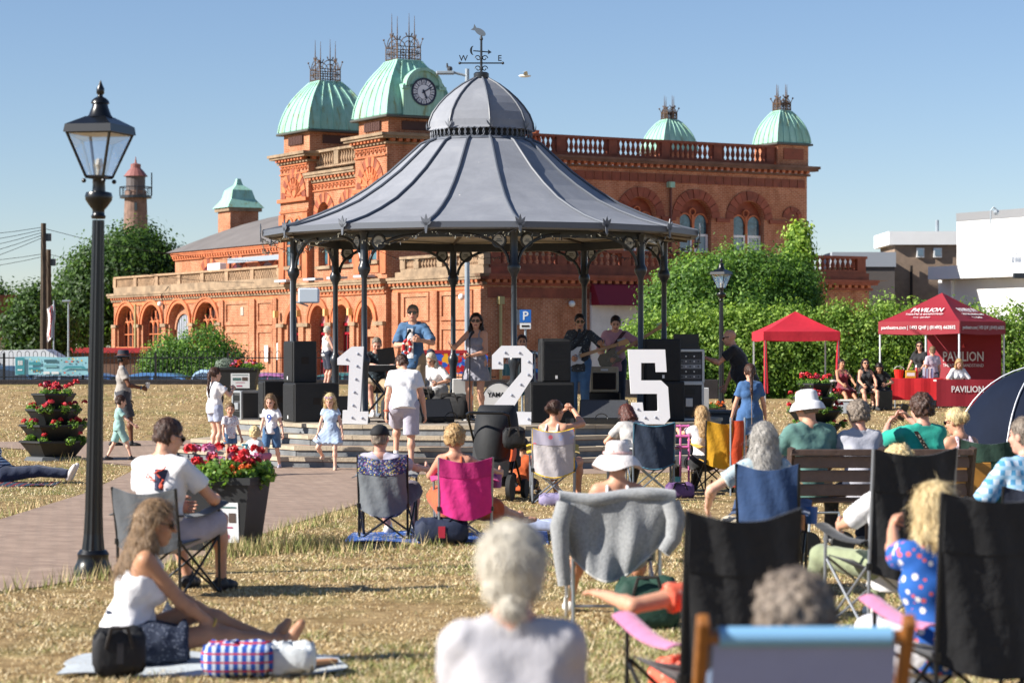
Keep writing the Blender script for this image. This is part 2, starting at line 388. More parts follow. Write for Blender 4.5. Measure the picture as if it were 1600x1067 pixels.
def bx(mb, P, s0, s1, z0, z1, o0, o1, mi=None):
 a = P(s0, z0, o0); b = P(s1, z1, o1)
 return mb.box(min(a[0],b[0]), max(a[0],b[0]), min(a[1],b[1]), max(a[1],b[1]), z0, z1, None, mi)
def arch_pts(c, spring, rx, rz, n=14):
 return [(c+rx*math.cos(PI-PI*i/n), spring+rz*math.sin(PI*i/n)) for i in range(n+1)]
def arch_wall(mb, P, s0, s1, z0, z1, ops, depth=.35, o=0):
 """front skin of a wall with real arched openings; ops = (centre, half width, rise, spring, sill)"""
 cur = s0
 def q(a, b, c, d): mb.add([P(*a, o), P(*b, o), P(*c, o), P(*d, o)], [(0,1,2,3)])
 for c, rx, rz, sp, sill in sorted(ops):
  q((cur, z0), (c-rx, z0), (c-rx, z1), (cur, z1))
  q((c-rx, z0), (c+rx, z0), (c+rx, sill), (c-rx, sill))
  pts = [(c-rx, sill)]+arch_pts(c, sp, rx, rz)+[(c+rx, sill)]
  for (a, za), (b, zb) in zip(pts[1:-1], pts[2:-1]): q((a, za), (b, zb), (b, z1), (a, z1))
  for (a, za), (b, zb) in zip(pts, pts[1:]): mb.add([P(a, za, o), P(b, zb, o), P(b, zb, o-depth), P(a, za, o-depth)], [(0,1,2,3)])
  mb.add([P(c-rx, sill, o), P(c+rx, sill, o), P(c+rx, sill, o-depth), P(c-rx, sill, o-depth)], [(0,1,2,3)])
  cur = c+rx
 q((cur, z0), (s1, z0), (s1, z1), (cur, z1))
def arch_fill(mb, P, c, rx, rz, sp, sill, o, mi=None):
 pts = [(c-rx, sill)]+arch_pts(c, sp, rx, rz)+[(c+rx, sill)]
 mb.add([P(a, z, o) for a, z in pts], [tuple(range(len(pts)))], None, mi)
def voussoirs(P, c, rx, rz, sp, t, n, parent, o=.05, m=None, dep=.12, name='voussoir'):
 """separate wedge stones round an arch"""
 for i in range(n):
  a0 = PI-PI*(i+.04)/n; a1 = PI-PI*(i+.96)/n; am = (a0+a1)/2
  mb = MB(); oo = o+(.025 if i == n//2 else .012*(i % 2))
  pr = [(c+rr[0]*math.cos(a), sp+rr[1]*math.sin(a)) for rr, aa in (((rx, rz), (a0, am, a1)), ((rx+t, rz+t), (a1, am, a0))) for a in aa]
  k = len(pr)
  vs = [P(s, z, oo) for s, z in pr]+[P(s, z, oo-dep) for s, z in pr]
  mb.add(vs, [tuple(range(k)), tuple(range(k, 2*k))[::-1]]+[(i_, (i_+1) % k, k+(i_+1) % k, k+i_) for i_ in range(k)])
  mb.build(name, m or (TERRA if i % 2 else TERRAD), parent)
def ring_arch(mb, P, c, rx, rz, sp, t, o, dep=.1, n=16):
 ip = arch_pts(c, sp, rx, rz, n); op = arch_pts(c, sp, rx+t, rz+t, n)
 for i in range(n):
  q = [ip[i], ip[i+1], op[i+1], op[i]]
  vs = [P(s, z, o) for s, z in q]+[P(s, z, o-dep) for s, z in q]
  mb.add(vs, [(0,1,2,3),(4,7,6,5),(0,4,5,1),(1,5,6,2),(2,6,7,3),(3,7,4,0)])
_bal = MB(); _bal.lathe([(.07,0),(.07,.06),(.04,.08),(.045,.12),(.085,.26),(.07,.36),(.038,.52),(.06,.60),(.075,.62),(.075,.68)], 8)
BALME = {k: _bal.mesh('baluster', m, 40) for k, m in (('stone', STONE), ('terra', TERRAD))}
def balustrade(P, s0, s1, z0, z1, piers, parent, kind='stone', nb=8, o=-.2):
 """base, cap and piers in one part, every baluster a sub-part"""
 m = STONED if kind == 'stone' else TERRAD
 mb = MB(); bx(mb, P, s0, s1, z0, z0+.12, o-.13, o+.13); bx(mb, P, s0-.04, s1+.04, z1-.11, z1, o-.17, o+.17)
 for p in piers: bx(mb, P, p-.22, p+.22, z0+.121, z1-.111, o-.15, o+.15)
 b = mb.build('balustrade', m, parent)
 for a, c in zip(piers, piers[1:]):
  L = c-a-.44
  for i in range(nb):
   q = ob('baluster', BALME['stone' if kind == 'stone' else 'terra'], b, P(a+.22+L*(i+.5)/nb, z0+.12, o)); e_ = 1.25 if kind != 'stone' else 1.05; q.scale = (e_, e_, (z1-z0-.23)/.68)
 return b
def cornice(P, s0, s1, z, parent, proj=.45, m=None, dent=True, name='cornice', e0=0, e1=0):
 mb = MB()
 for dz, h, pr in ((0, .10, .12), (.22, .10, proj*.85), (.32, .12, proj)): bx(mb, P, s0-pr*e0, s1+pr*e1, z+dz, z+dz+h, -.1, pr)
 c = mb.build(name, m or STONED, parent)
 if dent:
  mb = MB(); n = int((s1-s0)/.34)
  for i in range(n):
   s = s0+(i+.5)*(s1-s0)/n; bx(mb, P, s-.085, s+.085, z+.101, z+.219, .0, proj*.72)
  d = mb.build('dentil_course', TERRA, c); struct(d, 'stuff')
 return c
def frieze(P, s0, s1, z0, z1, parent, o=.03):
 mb = MB(); bx(mb, P, s0, s1, z0, z0+.06, 0, .07); bx(mb, P, s0, s1, z1-.05, z1, 0, .07)
 n = max(2, int((s1-s0)/.36)); h = (z1-z0-.15)
 for i in range(n):          # raised scrolls
  s = s0+(i+.5)*(s1-s0)/n; a = .13
  pts = [P(s+a*math.cos(t)*(1-t/9), z0+.08+h/2+h*.45*math.sin(t)*(1-t/9), .03) for t in np.linspace(0, 5.2, 9)]
  mb.path(pts, .035, 5)
 return mb.build('frieze', TERRA, parent)
LP = plane_of('lit'); SP = plane_of('shd'); LW = plane_of('shd', -7.68)
# --- lower storey, sunlit front
wall = MB();
door_ops = [(9.55, .62, .62, 2.9, -.5), (6.45, .78, .78, 2.9, -.5), (4.1, .78, .78, 2.9, -.5), (1.8, .74, .74, 2.9, -.5)]
win_ops = [(30.3, 1.25, 1.0, 3.05, 1.9), (26.75, 1.3, 1.0, 3.05, 1.9), (23.1, 1.3, 1.02, 3.05, -.5), (19.6, 1.38, 1.02, 3.05, 1.9)]
arch_wall(wall, LP, -7.68, -.01, -.6, 4.7, [])
arch_wall(wall, LP, 0, 8.2, -.6, 4.7, door_ops[1:], .55, .3)
arch_wall(wall, LP, 8.2, 11.2, -.6, 4.7, door_ops[:1], .5, .06)
arch_wall(wall, LP, 11.2, 32.2, -.6, 4.7, win_ops, .5, 0)
wall.add([LP(0,-.6,0), LP(0,-.6,.3), LP(0,4.7,.3), LP(0,4.7,0)], [(0,1,2,3)]); wall.add([LP(8.2,-.6,0), LP(8.2,-.6,.3), LP(8.2,4.7,.3), LP(8.2,4.7,0)], [(3,2,1,0)])
wall.add([(0,32.2,-.6), (14,32.2,-.6), (14,32.2,4.7), (0,32.2,4.7)], [(0,1,2,3)])
wall.add([(0,-7.68,4.69), (0,32.2,4.69), (20,32.2,4.69), (20,-7.68,4.69)], [(0,1,2,3)])
wall.add([LW(0,-.6), LW(4.84,-.6), LW(4.84,4.7), LW(0,4.7)], [(0,1,2,3)])
wall.add([LW(4.84,4.35), LW(9.0,4.35), LW(9.0,4.7), LW(4.84,4.7)], [(0,1,2,3)])
wall.add([LW(9.0,-.6), LW(18.8,-.6), LW(18.8,4.7), LW(9.0,4.7)], [(0,1,2,3)])
wall.add([(18.8,-7.68,-.6), (18.8,4,-.6), (18.8,4,4.7), (18.8,-7.68,4.7)], [(0,1,2,3)])
wall.build('lower_wall', BRICK, pav)
mb = MB()
for s, w in ((-7.4, .28), (-3.8, .3), (-.45, .28), (11.5, .2), (14.05, .3), (17.65, .25)): bx(mb, LP, s-w, s+w, -.6, 4.1, 0, .12)
for s in (.22, 2.95, 5.27, 7.98): bx(mb, LP, s-.2, s+.2, -.6, 2.75, .3, .42)
for s in (8.55, 10.75): bx(mb, LP, s-.2, s+.2, -.6, 2.75, .06, .2)
for s in (31.95, 28.55, 24.9, 21.35, 17.95): bx(mb, LP, s-.26, s+.26, -.6, 2.9, 0, .14)
mb.build('pilaster_row', BRICK, pav)['kind'] = 'stuff'
def panel(s0, s1, z0, z1, P=LP, m=None):
 mb = MB(); t = .16
 for a in ((s0, s1, z1-t, z1), (s0, s1, z0, z0+t), (s0, s0+t, z0+t, z1-t), (s1-t, s1, z0+t, z1-t)): bx(mb, P, *a, 0, .07)
 mb.build('blind_panel', m or BRICK, pav)
for a in ((-3.3, -1.0), (-6.9, -4.25), (14.5, 17.3), (11.85, 13.6)):
 panel(a[0], a[1], 2.9, 4.05); panel(a[0], a[1], .2, 2.7)
mb = MB()
for s0, s1 in ((.02, .9), (2.62, 3.24), (4.96, 5.58), (7.3, 8.18)): bx(mb, LP, s0, s1, 2.76, 2.92, .3, .46)
for s0, s1 in ((8.3, 8.85), (10.3, 11.1)): bx(mb, LP, s0, s1, 2.76, 2.92, .06, .24)
for s in (31.8, 28.55, 24.9, 21.35, 17.95): bx(mb, LP, s-.34, s+.34, 2.9, 3.06, 0, .2)
mb.build('impost_course', STONED, pav)
for c, rx, rz, sp, si in door_ops[1:]:
 mb = MB(); ring_arch(mb, LP, c, rx, rz, sp, .2, .36, .12); ring_arch(mb, LP, c, rx+.21, rz+.21, sp, .12, .40, .14); mb.build('arch_ring', TERRA, pav)
mb = MB(); ring_arch(mb, LP, 9.55, .62, .62, 2.9, .28, .14, .12); mb.build('arch_ring', TERRA, pav)
for c, rx, rz, sp, si in win_ops:
 mb = MB(); ring_arch(mb, LP, c, rx, rz, sp, .2, .08, .12); ring_arch(mb, LP, c, rx+.21, rz+.15, sp, .11, .13, .16); mb.build('arch_ring', TERRA, pav)
def red_door(c, rx, o):
 mb = MB(); arch_fill(mb, LP, c, rx, rx, 2.9, -.5, o); d = mb.build('doorway', DARKV, pav)
 mb = MB()
 for a in (-1, 1):
  s0, s1 = (c-rx, c-.02) if a < 0 else (c+.02, c+rx); t = .1
  for q in ((s0, s1, 2.4, 2.5), (s0, s1, -.4, .1), (s0, s0+t, .1, 2.4), (s1-t, s1, .1, 2.4), ((s0+s1)/2-.03, (s0+s1)/2+.03, .1, 2.4), (s0+t, s1-t, 1.2, 1.3)): bx(mb, LP, *q, o+.01, o+.07)
 bx(mb, LP, c-rx, c+rx, 2.78, 2.9, o+.01, o+.1)
 mb.build('double_door', REDDOOR, d)
 mb = MB(); arch_fill(mb, LP, c, rx*.96, rx*.96, 2.9, 2.9, o+.03); mb.build('fanlight', PINKGL, d)
 mb = MB()
 for k in range(1, 4): a = PI*k/4; mb.tube(LP(c, 2.9, o+.05), LP(c+rx*.95*math.cos(a), 2.9+rx*.95*math.sin(a), o+.05), .02, n=4)
 mb.build('glazing_bar', REDDOOR, d)
red_door(9.55, .62, -.42); red_door(6.45, .78, -.22); red_door(4.1, .78, -.22)
mb = MB(); arch_fill(mb, LP, 1.8, .74, .74, 2.9, -.5, -.2); bx(mb, LP, 1.06, 2.54, 2.3, 2.6, -.2, -.08); mb.build('blind_doorway', BRICK, pav)
mb = MB(); bx(mb, LP, 1.45, 2.15, -.5, 1.95, -.19, -.16); mb.build('recess', TERRAD, pav)
def tracery(c, rx, rz, sp, sill, o=-.34):
 mb = MB(); arch_fill(mb, LP, c, rx, rz, sp, sill, o-.12); w = mb.build('tracery_window', mat('tracery_dark', '#3a1712', .7), pav)
 mb = MB(); n = 4; wd = 2*rx/n
 for i in range(n+1):
  s = c-rx+i*wd; top = sp+rz*math.sqrt(max(0, 1-((s-c)/rx)**2))
  mb.tube(LP(s, sill, o), LP(s, min(top, sp+.05), o), .05, n=6)
 for i in range(n):                # pointed heads over each light
  s0 = c-rx+i*wd; pts = [LP(s0+wd*(.5-.5*math.cos(t)), sp-.18+.34*math.sin(t), o) for t in np.linspace(0, PI, 9)]; mb.path(pts, .045, 5)
 for i in range(3):                # teardrops in the head
  cc = c+(i-1)*wd; top = rz*math.sqrt(max(.05, 1-((cc-c)/rx)**2))
  pts = [LP(cc+.5*wd*.9*math.cos(t), sp+top*.55+top*.40*math.sin(t), o) for t in np.linspace(0, 2*PI, 13)]; mb.path(pts, .04, 5)
 mb.tube(LP(c-rx, sp-.5, o), LP(c+rx, sp-.5, o), .03, n=5)
 mb.build('tracery', TERRA, w)
 mb = MB(); bx(mb, LP, c-rx-.05, c+rx+.05, sill-.12, sill, -.3, .12); mb.build('sill', TERRA, w)
for q in (win_ops[0], win_ops[1], win_ops[3]): tracery(*q)
c, rx, rz, sp, si = win_ops[2]
mb = MB(); arch_fill(mb, LP, c, rx, rz, sp, -.5, -.36); mb.build('blocked_arch', BRICK, pav)
mb = MB(); arch_fill(mb, LP, c, rx*.78, .78, 2.75, -.5, -.3); d = mb.build('boarded_window', mat('grey_boards', '#8d939b', .7, .2, 3), pav)
mb = MB(); ring_arch(mb, LP, c, rx*.78, .78, 2.75, .16, -.22, .12); mb.build('brick_head', BRICK, d)
mb = MB()
for i in range(1, 7): s = c-rx*.78+i*rx*1.56/7; bx(mb, LP, s-.012, s+.012, -.5, 2.75+.72*math.sqrt(max(0, 1-((s-c)/(rx*.78))**2)), -.3, -.285)
mb.build('board_joint', mat('joint_dark', '#3c4046', .8), d)
cornice(LP, -7.68, -.01, 4.25, pav, .32, e0=1); cornice(plane_of('lit', x=-.3), 0, 8.2, 4.25, pav, .3); cornice(LP, 8.21, 32.2, 4.25, pav, .32, e1=1)
frieze(plane_of('lit', x=-.3), .02, 8.18, 4.06, 4.26, pav);
mb = MB(); bx(mb, LP, 8.3, 32.2, 4.03, 4.2, 0, .05); bx(mb, LP, -7.6, -.05, 4.08, 4.2, 0, .05); mb.build('string_course', TERRA, pav)
cornice(LW, 0, 18.8, 4.25, pav, .32, e0=1, e1=1, m=TERRAD)
mb = MB(); bx(mb, LW, .2, 4.8, 3.75, 4.15, 0, .03); mb.build('frieze', TERRAD, pav)
for q in ((11.2, 32.2, 4.7, 5.02, -.34, .02), (-7.68, -.2, 4.7, 4.92, -.34, -.02)): mb = MB(); bx(mb, LP, *q); mb.build('parapet_base', STONED, pav)
mb = MB(); mb = MB(); bx(mb, LW, 0.345, 18.8, 4.7, 4.98, -.34, .0); mb.build('parapet_base', TERRAD, pav)
def lattice(s0, s1, z0, z1, n, P, m):
 mb = MB(); bx(mb, P, s0-.05, s1+.05, z1, z1+.1, -.32, .06);
 for i in range(n+1): s = s0+(s1-s0)*i/n; bx(mb, P, s-.2, s+.2, z0, z1, -.28, .02)
 k = int((s1-s0)/.2)
 for i in range(k):
  for r in range(3):
   s = s0+(i+.5*(r % 2)+.5)*(s1-s0)/k; bx(mb, P, s-.055, s+.055, z0+r*(z1-z0)/3, z0+(r+1)*(z1-z0)/3, -.22, -.05)
 struct(mb.build('pierced_parapet', m, pav), 'stuff')
lattice(11.3, 32.1, 5.02, 5.48, 7, LP, STONE)
balustrade(LP, -7.55, -.6, 4.92, 5.55, [-7.4, -6.1, -4.0, -2.0, -.8], pav, 'stone', 6)
balustrade(LW, .35, 18.7, 4.98, 5.7, [.6, 3.6, 6.6, 9.6, 12.6, 15.6, 18.45], pav, 'terra', 9)
# --- main block, upper storey
up = MB()
arch_wall(up, LP, 2.95, 8.0, 4.7, 9.5, [(6.48, .62, .62, 7.55, 5.4), (4.1, .62, .62, 7.55, 5.4)], .4)
sh_ops = [(6.3, .84, .84, 7.6, 5.9), (9.3, .84, .84, 7.6, 5.9), (12.2, .84, .84, 7.6, 5.9), (15.15, .84, .84, 7.6, 5.9), (18.05, .84, .84, 7.6, 5.9)]
arch_wall(up, SP, 2.9, 21.3, 4.7, 9.75, sh_ops, .4)
up.add([(21.3,0,4.7), (21.3,14,4.7), (21.3,14,9.75), (21.3,0,9.75)], [(0,1,2,3)])
up.add([(0,0,9.7), (21.3,0,9.7), (21.3,10.4,9.7), (0,10.4,9.7)], [(0,1,2,3)])
up.add([(0,10.4,4.7), (21.3,10.4,4.7), (21.3,10.4,9.7), (0,10.4,9.7)], [(0,1,2,3)])
up.build('upper_wall', BRICK, pav)
def lancet_window(P, c, rx, sp, sill, parent, o=-.25, white=False):
 mb = MB(); arch_fill(mb, P, c, rx, rx, sp, sill, o-.08); w = mb.build('window', TERRAD, parent)
 for a in (-1, 1):
  cc = c+a*rx*.5; r = rx*.40
  mb = MB(); arch_fill(mb, P, cc, r, r*1.1, sp-.2, sill+.1, o-.04); mb.build('pane', mat('stained_glass', '#3d5f6b', .12, .6, 6, spec=.8), w)
  if white:
   mb = MB()
   for q in ((cc-r-.04, cc-r+.06, sill+.05, sill+1.0), (cc+r-.06, cc+r+.04, sill+.05, sill+1.0), (cc-r+.06, cc+r-.06, sill+.9, sill+1.0), (cc-r+.06, cc+r-.06, sill+.05, sill+.13)): bx(mb, P, *q, o-.05, o+.04)
   mb.build('window_frame', WHITEP, w)
   mb = MB(); bx(mb, P, cc-r+.06, cc+r-.06, sill+.13, sill+.9, o-.04, o-.02); mb.build('pane', mat('pale_glass', '#5d7686', .1, spec=.9), w)
  mb = MB(); ring_arch(mb, P, cc, r, r*1.1, sp-.2, .07, o+.03, .1, 8); mb.build('light_head', TERRA, w)
 mb = MB(); bx(mb, P, c-.06, c+.06, sill, sp+.15, o-.06, o+.06)
 mb.path([P(c+.16*math.cos(t), sp+.28+.16*math.sin(t), o) for t in np.linspace(0, 2*PI, 11)], .04, 5)
 mb.build('mullion', TERRA, w)
 mb = MB(); bx(mb, P, c-rx-.12, c+rx+.12, sill-.14, sill-.002, o-.1, .12); mb.build('sill', STONED, w)
for c in (6.48, 4.1): lancet_window(LP, c, .62, 7.55, 5.4, pav); voussoirs(LP, c, .64, .64, 7.55, .42, 11, pav)
for q in sh_ops: lancet_window(SP, q[0], .84, 7.6, 5.9, pav, white=True); voussoirs(SP, q[0], .86, .86, 7.6, .42, 11, pav, m=TERRAD)
voussoirs(SP, 20.45, .34, .3, 7.75, .2, 7, pav, m=TERRAD); mb = MB(); arch_fill(mb, SP, 20.45, .34, .3, 7.75, 7.7, .02); mb.build('blind_niche', TERRAD, pav)
mb = MB()
for a, b in ((2.9, 5.2), (7.4, 8.2), (10.4, 11.1), (13.3, 14.05), (16.25, 16.95), (19.15, 21.34)): mb = MB(); bx(mb, SP, a, b, 7.45, 7.62, 0, .1); mb.build('impost_course', TERRAD, pav)
cornice(LP, 2.95, 8.0, 9.08, pav, .35); frieze(LP, 2.95, 8.0, 8.68, 9.02, pav)
balustrade(LP, 2.95, 8.0, 9.66, 10.5, [3.05, 5.45, 7.9], pav, 'stone', 8)
cornice(SP, 2.9, 21.3, 9.66, pav, .45, m=mat('stone_dark', '#6b4f40', .9, .4, 1.5), e1=1)
mb = MB()
for i in range(40): bx(mb, SP, 3.0+i*.455, 3.0+i*.455+.42, 9.12, 9.5, 0, .03)
struct(mb.build('glazed_block_course', TERRAD, pav), 'stuff')
balustrade(SP, 2.9, 19.5, 10.14, 11.0, [3.1, 5.6, 8.2, 10.85, 13.6, 16.4, 19.3], pav, 'terra', 9)
# --- domes
def dome(x0, x1, y0, y1, z0, h, top, parent, spike=1.0, clock=False):
 cx, cy, hw = (x0+x1)/2, (y0+y1)/2, (x1-x0)/2
 prof = [(1.0, 0), (1.02, .02), (.99, .17), (.93, .33), (.84, .5), (.72, .66), (.58, .8), (.45, .91), (top/hw, 1.0)]
 mb = MB()
 for (a, za), (b, zb) in zip(prof, prof[1:]):
  for k in range(4):
   M = RZ(k*PI/2); A, B = a*hw, b*hw
   mb.add([(-A,-A,za*h), (A,-A,za*h), (B,-B,zb*h), (-B,-B,zb*h)], [(0,1,2,3)], TR(cx, cy, z0) @ M)
 mb.box(cx-top, cx+top, cy-top, cy+top, z0+h-.02, z0+h+.05)
 d = mb.build('dome', COPPER, parent, 50)
 for k in range(4):
  for j in (-1, -.6, -.2, .2, .6):
   mb = MB(); pts = []
   for a, za in prof[1:]:
    A = a*hw; pts.append(TR(cx, cy, z0) @ RZ(k*PI/2) @ Vector((j*A, -A-.01, za*h)))
   if clock and k == 0 and abs(j) < .5: pts = pts[5:]
   mb.path(pts, .035 if j > -1 else .05, 5); mb.build('dome_rib', COPPER, parent)
 mb = MB(); mb.cbox(x0-.12, x1+.12, y0-.12, y1+.12, z0-.1, z0-.002, .02); mb.build('dome_eave', mat('lead_dark', '#4a4a44', .6), parent)
 IRON = mat('rusty_iron', '#55402f', .7, .4, 9)
 mb = MB(); z = z0+h+.05; t = top*.96
 for k in range(4):
  M = TR(cx, cy, z) @ RZ(k*PI/2)
  def q(*p): return M @ Vector(p)
  for hh in (.05, .3, .55*spike): mb.tube(q(-t,-t,hh), q(t,-t,hh), .018, n=4)
  for s in np.linspace(-t, t, 9): mb.tube(q(s,-t,.0), q(s,-t,.55*spike), .012, n=4)
  mb.path([q(t*.8*math.cos(a), -t, .55*spike+t*.8*math.sin(a)) for a in np.linspace(0, PI, 11)], .02, 4)
  mb.path([q(t*.45*math.cos(a), -t, .55*spike+t*.45*math.sin(a)) for a in np.linspace(0, PI, 9)], .016, 4)
  for s in (-.5, .5): mb.path([q(s*t+.13*math.cos(a), -t, .3+.13*math.sin(a)) for a in np.linspace(0, 2*PI, 9)], .014, 4)
  mb.path([q(0,-t,0), q(0,-t,.95*spike), q(0,-t,1.15*spike), q(0,-t,1.95*spike)], [.03, .03, .025, .008], 5)
  for s in (-1, 1):
   mb.path([q(0,-t,.95*spike), q(s*.10,-t,1.0*spike), q(s*.15,-t,1.12*spike)], [.02,.025,.03], 4)
  mb.path([q(-t,-t,0), q(-t,-t,.6*spike), q(-t-.06,-t-.06,.85*spike)], [.03,.025,.012], 5); mb.sphere(q(-t-.07,-t-.07,.9*spike), .045, 5)
 struct(mb.build('iron_cresting', IRON, parent), 'stuff')
 return d
def tower(v0, v1, u1, cz, zb, name, o=.25):
 P = plane_of('lit', x=0); mb = MB()
 mb.box(-o, u1, v0, v1, 4.7, cz+.02); mb.box(-o+.12, u1-.12, v0+.12, v1-.12, cz+.44, zb)
 t = mb.build(name, BRICK, pav)
 c = (v0+v1)/2
 voussoirs(P, c, .86, .9, 8.5, .4, 13, t, o=o+.05)
 mb = MB(); arch_fill(mb, P, c, .86, .9, 8.5, 8.5, o+.01); mb.build('tympanum', TERRA, t)
 mb = MB()
 for k in range(9):
  a = PI*(k+.5)/9; mb.tube(P(c+.35*math.cos(a), 8.52+.36*math.sin(a), o+.02), P(c+.8*math.cos(a), 8.52+.84*math.sin(a), o+.02), .05, .075, n=5)
 mb.path([P(c+.3*math.cos(a), 8.5+.45+.3*math.sin(a)-.15, o+.03) for a in np.linspace(0, 2*PI, 13)], .05, 5)
 mb.build('shell_carving', TERRA, t)
 mb = MB(); bx(mb, P, v0-.04, v1+.04, 8.32, 8.48, o, o+.16); bx(mb, P, v0, v1, 7.85, 7.95, o, o+.06); bx(mb, P, v0-.02, v0+.5, 4.9, 7.8, o, o+.08); bx(mb, P, v1-.5, v1+.02, 4.9, 7.8, o, o+.08); mb.build('impost_course', TERRA, t)
 for a in (-.42, .42):
  mb = MB(); arch_fill(mb, P, c+a, .27, .27, 7.3, 5.5, o+.015); w = mb.build('window', MATS['stained_glass'], t)
  mb = MB(); ring_arch(mb, P, c+a, .27, .27, 7.3, .09, o+.07, .08, 8)
  for s in (-.31, .31): mb.tube(P(c+a+s, 5.5, o+.05), P(c+a+s, 7.3, o+.05), .045, n=6)
  bx(mb, P, c+a-.27, c+a+.27, 6.35, 6.42, o, o+.04); mb.build('window_frame', TERRA, w)
 mb = MB(); bx(mb, P, c-.85, c+.85, 5.32, 5.46, o, o+.14); mb.build('sill', STONED, t);
 panel_ = MB(); bx(panel_, P, c-.8, c+.8, 4.95, 5.25, o, o+.05); panel_.build('apron_panel', TERRA, t)
 frieze(plane_of('lit', x=-o), v0+.03, v1-.03, cz-.48, cz-.05, t)
 mb = MB()
 for dz, h, pr in ((0, .1, .12), (.22, .1, .38), (.32, .12, .46)): mb.box(-o-pr, u1+pr*.3, v0-pr, v1+pr, cz+dz, cz+dz+h)
 cc = mb.build('cornice', STONED, t); mb = MB()
 for i in range(9):
  s = v0+(i+.5)*(v1-v0)/9; mb.box(-o-.3, -o, s-.08, s+.08, cz+.101, cz+.219)
  u = -o+(i+.5)*(u1+o)/9; mb.box(u-.08, u+.08, v0-.3, v0, cz+.101, cz+.219)
 struct(mb.build('dentil_course', TERRA, cc), 'stuff')
 mb = MB(); bx(mb, P, c-.75, c+.75, zb-.55, zb-.18, o-.12, o-.08)
 for i in range(9): bx(mb, P, c-.72+i*.165, c-.6+i*.165, zb-.55, zb-.18, o-.08, o-.03)
 mb.build('louvre_panel', LOUVRE, t); mb = MB(); mb.box(.5, u1-.6, v0+.08, v0+.13, zb-.55, zb-.18); mb.build('louvre_panel', LOUVRE, t)
 return t
lt = tower(7.6, 10.55, 2.75, 10.03, 11.42, 'corner_tower'); dome(-.28, 2.82, 7.5, 10.6, 11.45, 2.25, .52, lt, .95)
ct = tower(0.0, 2.95, 2.75, 10.25, 11.42, 'clock_tower'); dome(-.28, 2.82, -.1, 3.05, 11.45, 2.4, .56, ct, 1.0, True)
cu, cz_ = 1.36, 12.45
mb = MB(); pl = plane_of('shd', -.1)
bx(mb, pl, cu-.95, cu+.95, 11.46, 12.75, -.9, .10)
pts = [(cu-.95, 12.75)]+arch_pts(cu, 12.6, .8, .75, 12)+[(cu+.95, 12.75)]
mb.add([pl(s, z, .10) for s, z in pts]+[pl(s, z, -.9) for s, z in pts], [tuple(range(len(pts)))]+[(i, i+1, len(pts)+i+1, len(pts)+i) for i in range(len(pts)-1)])
mb.build('clock_housing', COPPER, ct)
mb = MB(); ring_arch(mb, pl, cu, .74, .70, 12.62, .13, .2, .3, 14); bx(mb, pl, cu-1.02, cu-.7, 12.55, 12.68, .0, .2); bx(mb, pl, cu+.7, cu+1.02, 12.55, 12.68, .0, .2); mb.build('clock_hood', COPPER, ct)
def disc(mb, P, s, z, r, o, n=32): mb.add([P(s+r*math.cos(2*PI*i/n), z+r*math.sin(2*PI*i/n), o) for i in range(n)], [tuple(range(n))])
mb = MB(); disc(mb, pl, cu, cz_, .53, .12); cf = mb.build('clock_face', mat('clock_dark', '#2b3350', .4), ct)
mb = MB(); n = 32
for r0, r1 in ((.0, .30),): disc(mb, pl, cu, cz_, r1, .125)
for k in range(12):
 for (a0, a1) in ((-.20, .20),):
  A = [PI/2-2*PI*k/12+a for a in np.linspace(a0, a1, 5)]
  vs = [pl(cu+r*math.cos(a), cz_+r*math.sin(a), .125) for r in (.325, .49) for a in A]; mb.add(vs, [(i, i+1, 6+i, 5+i) for i in range(4)])
mb.build('clock_dial', mat('clock_white', (.75, .76, .8), .35), ct)
ROM = ['XII', 'I', 'II', 'III', 'IIII', 'V', 'VI', 'VII', 'VIII', 'IX', 'X', 'XI']
NUM = mat('clock_numeral', '#1b2340', .4)
for k, r in enumerate(ROM):
 a = PI/2-2*PI*k/12
 M = Matrix(((1,0,0,cu+.405*math.cos(a)), (0,0,-1,-.1-.13), (0,1,0,cz_+.405*math.sin(a)), (0,0,0,1))) @ RZ(a-PI/2)
 text_part('numeral', r, .17, NUM, ct, M, sx=.62, ext=.001, bold=True)
mb = MB()
for ang, L, w in ((PI/2-2*PI*(10/60), .47, .03), (PI/2-2*PI*(5.17/12), .33, .045)):
 d = Vector((math.cos(ang), math.sin(ang))); q = Vector((-d.y, d.x))
 pts = [(-.1*d)+w*q, (L*.7*d)+w*q*.9, (L*.72*d)+w*q*1.8, L*d, (L*.72*d)-w*q*1.8, (L*.7*d)-w*q*.9, (-.1*d)-w*q]
 mb.add([pl(cu+p.x, cz_+p.y, .14) for p in pts], [tuple(range(7))])
mb.build('clock_hand', NUM, ct)
mb = MB(); ring_arch(mb, pl, cu, .53, .53, cz_, .05, .15, .05, 16); pl2 = lambda s, z, o=0: pl(s, 2*cz_-z, o); ring_arch(mb, pl2, cu, .53, .53, cz_, .05, .15, .05, 16); mb.build('clock_rim', NUM, ct)
mb = MB(); mb.box(19.62, 21.35, -.04, 1.75, 10.14, 11.1); rt = mb.build('corner_turret', BRICK, pav)
mb = MB(); bx(mb, plane_of('shd', -.04), 19.95, 21.05, 10.4, 10.9, 0, .04); mb.build('terracotta_panel', TERRAD, rt)
dome(19.58, 21.4, -.08, 1.74, 11.15, 1.5, .3, rt, .62)
mb = MB(); mb.box(22.1, 23.95, 12.95, 14.85, 4, 11.8); bt = mb.build('corner_turret', BRICK, pav); dome(22.0, 24.05, 12.9, 14.95, 11.85, 1.6, .3, bt, .62)
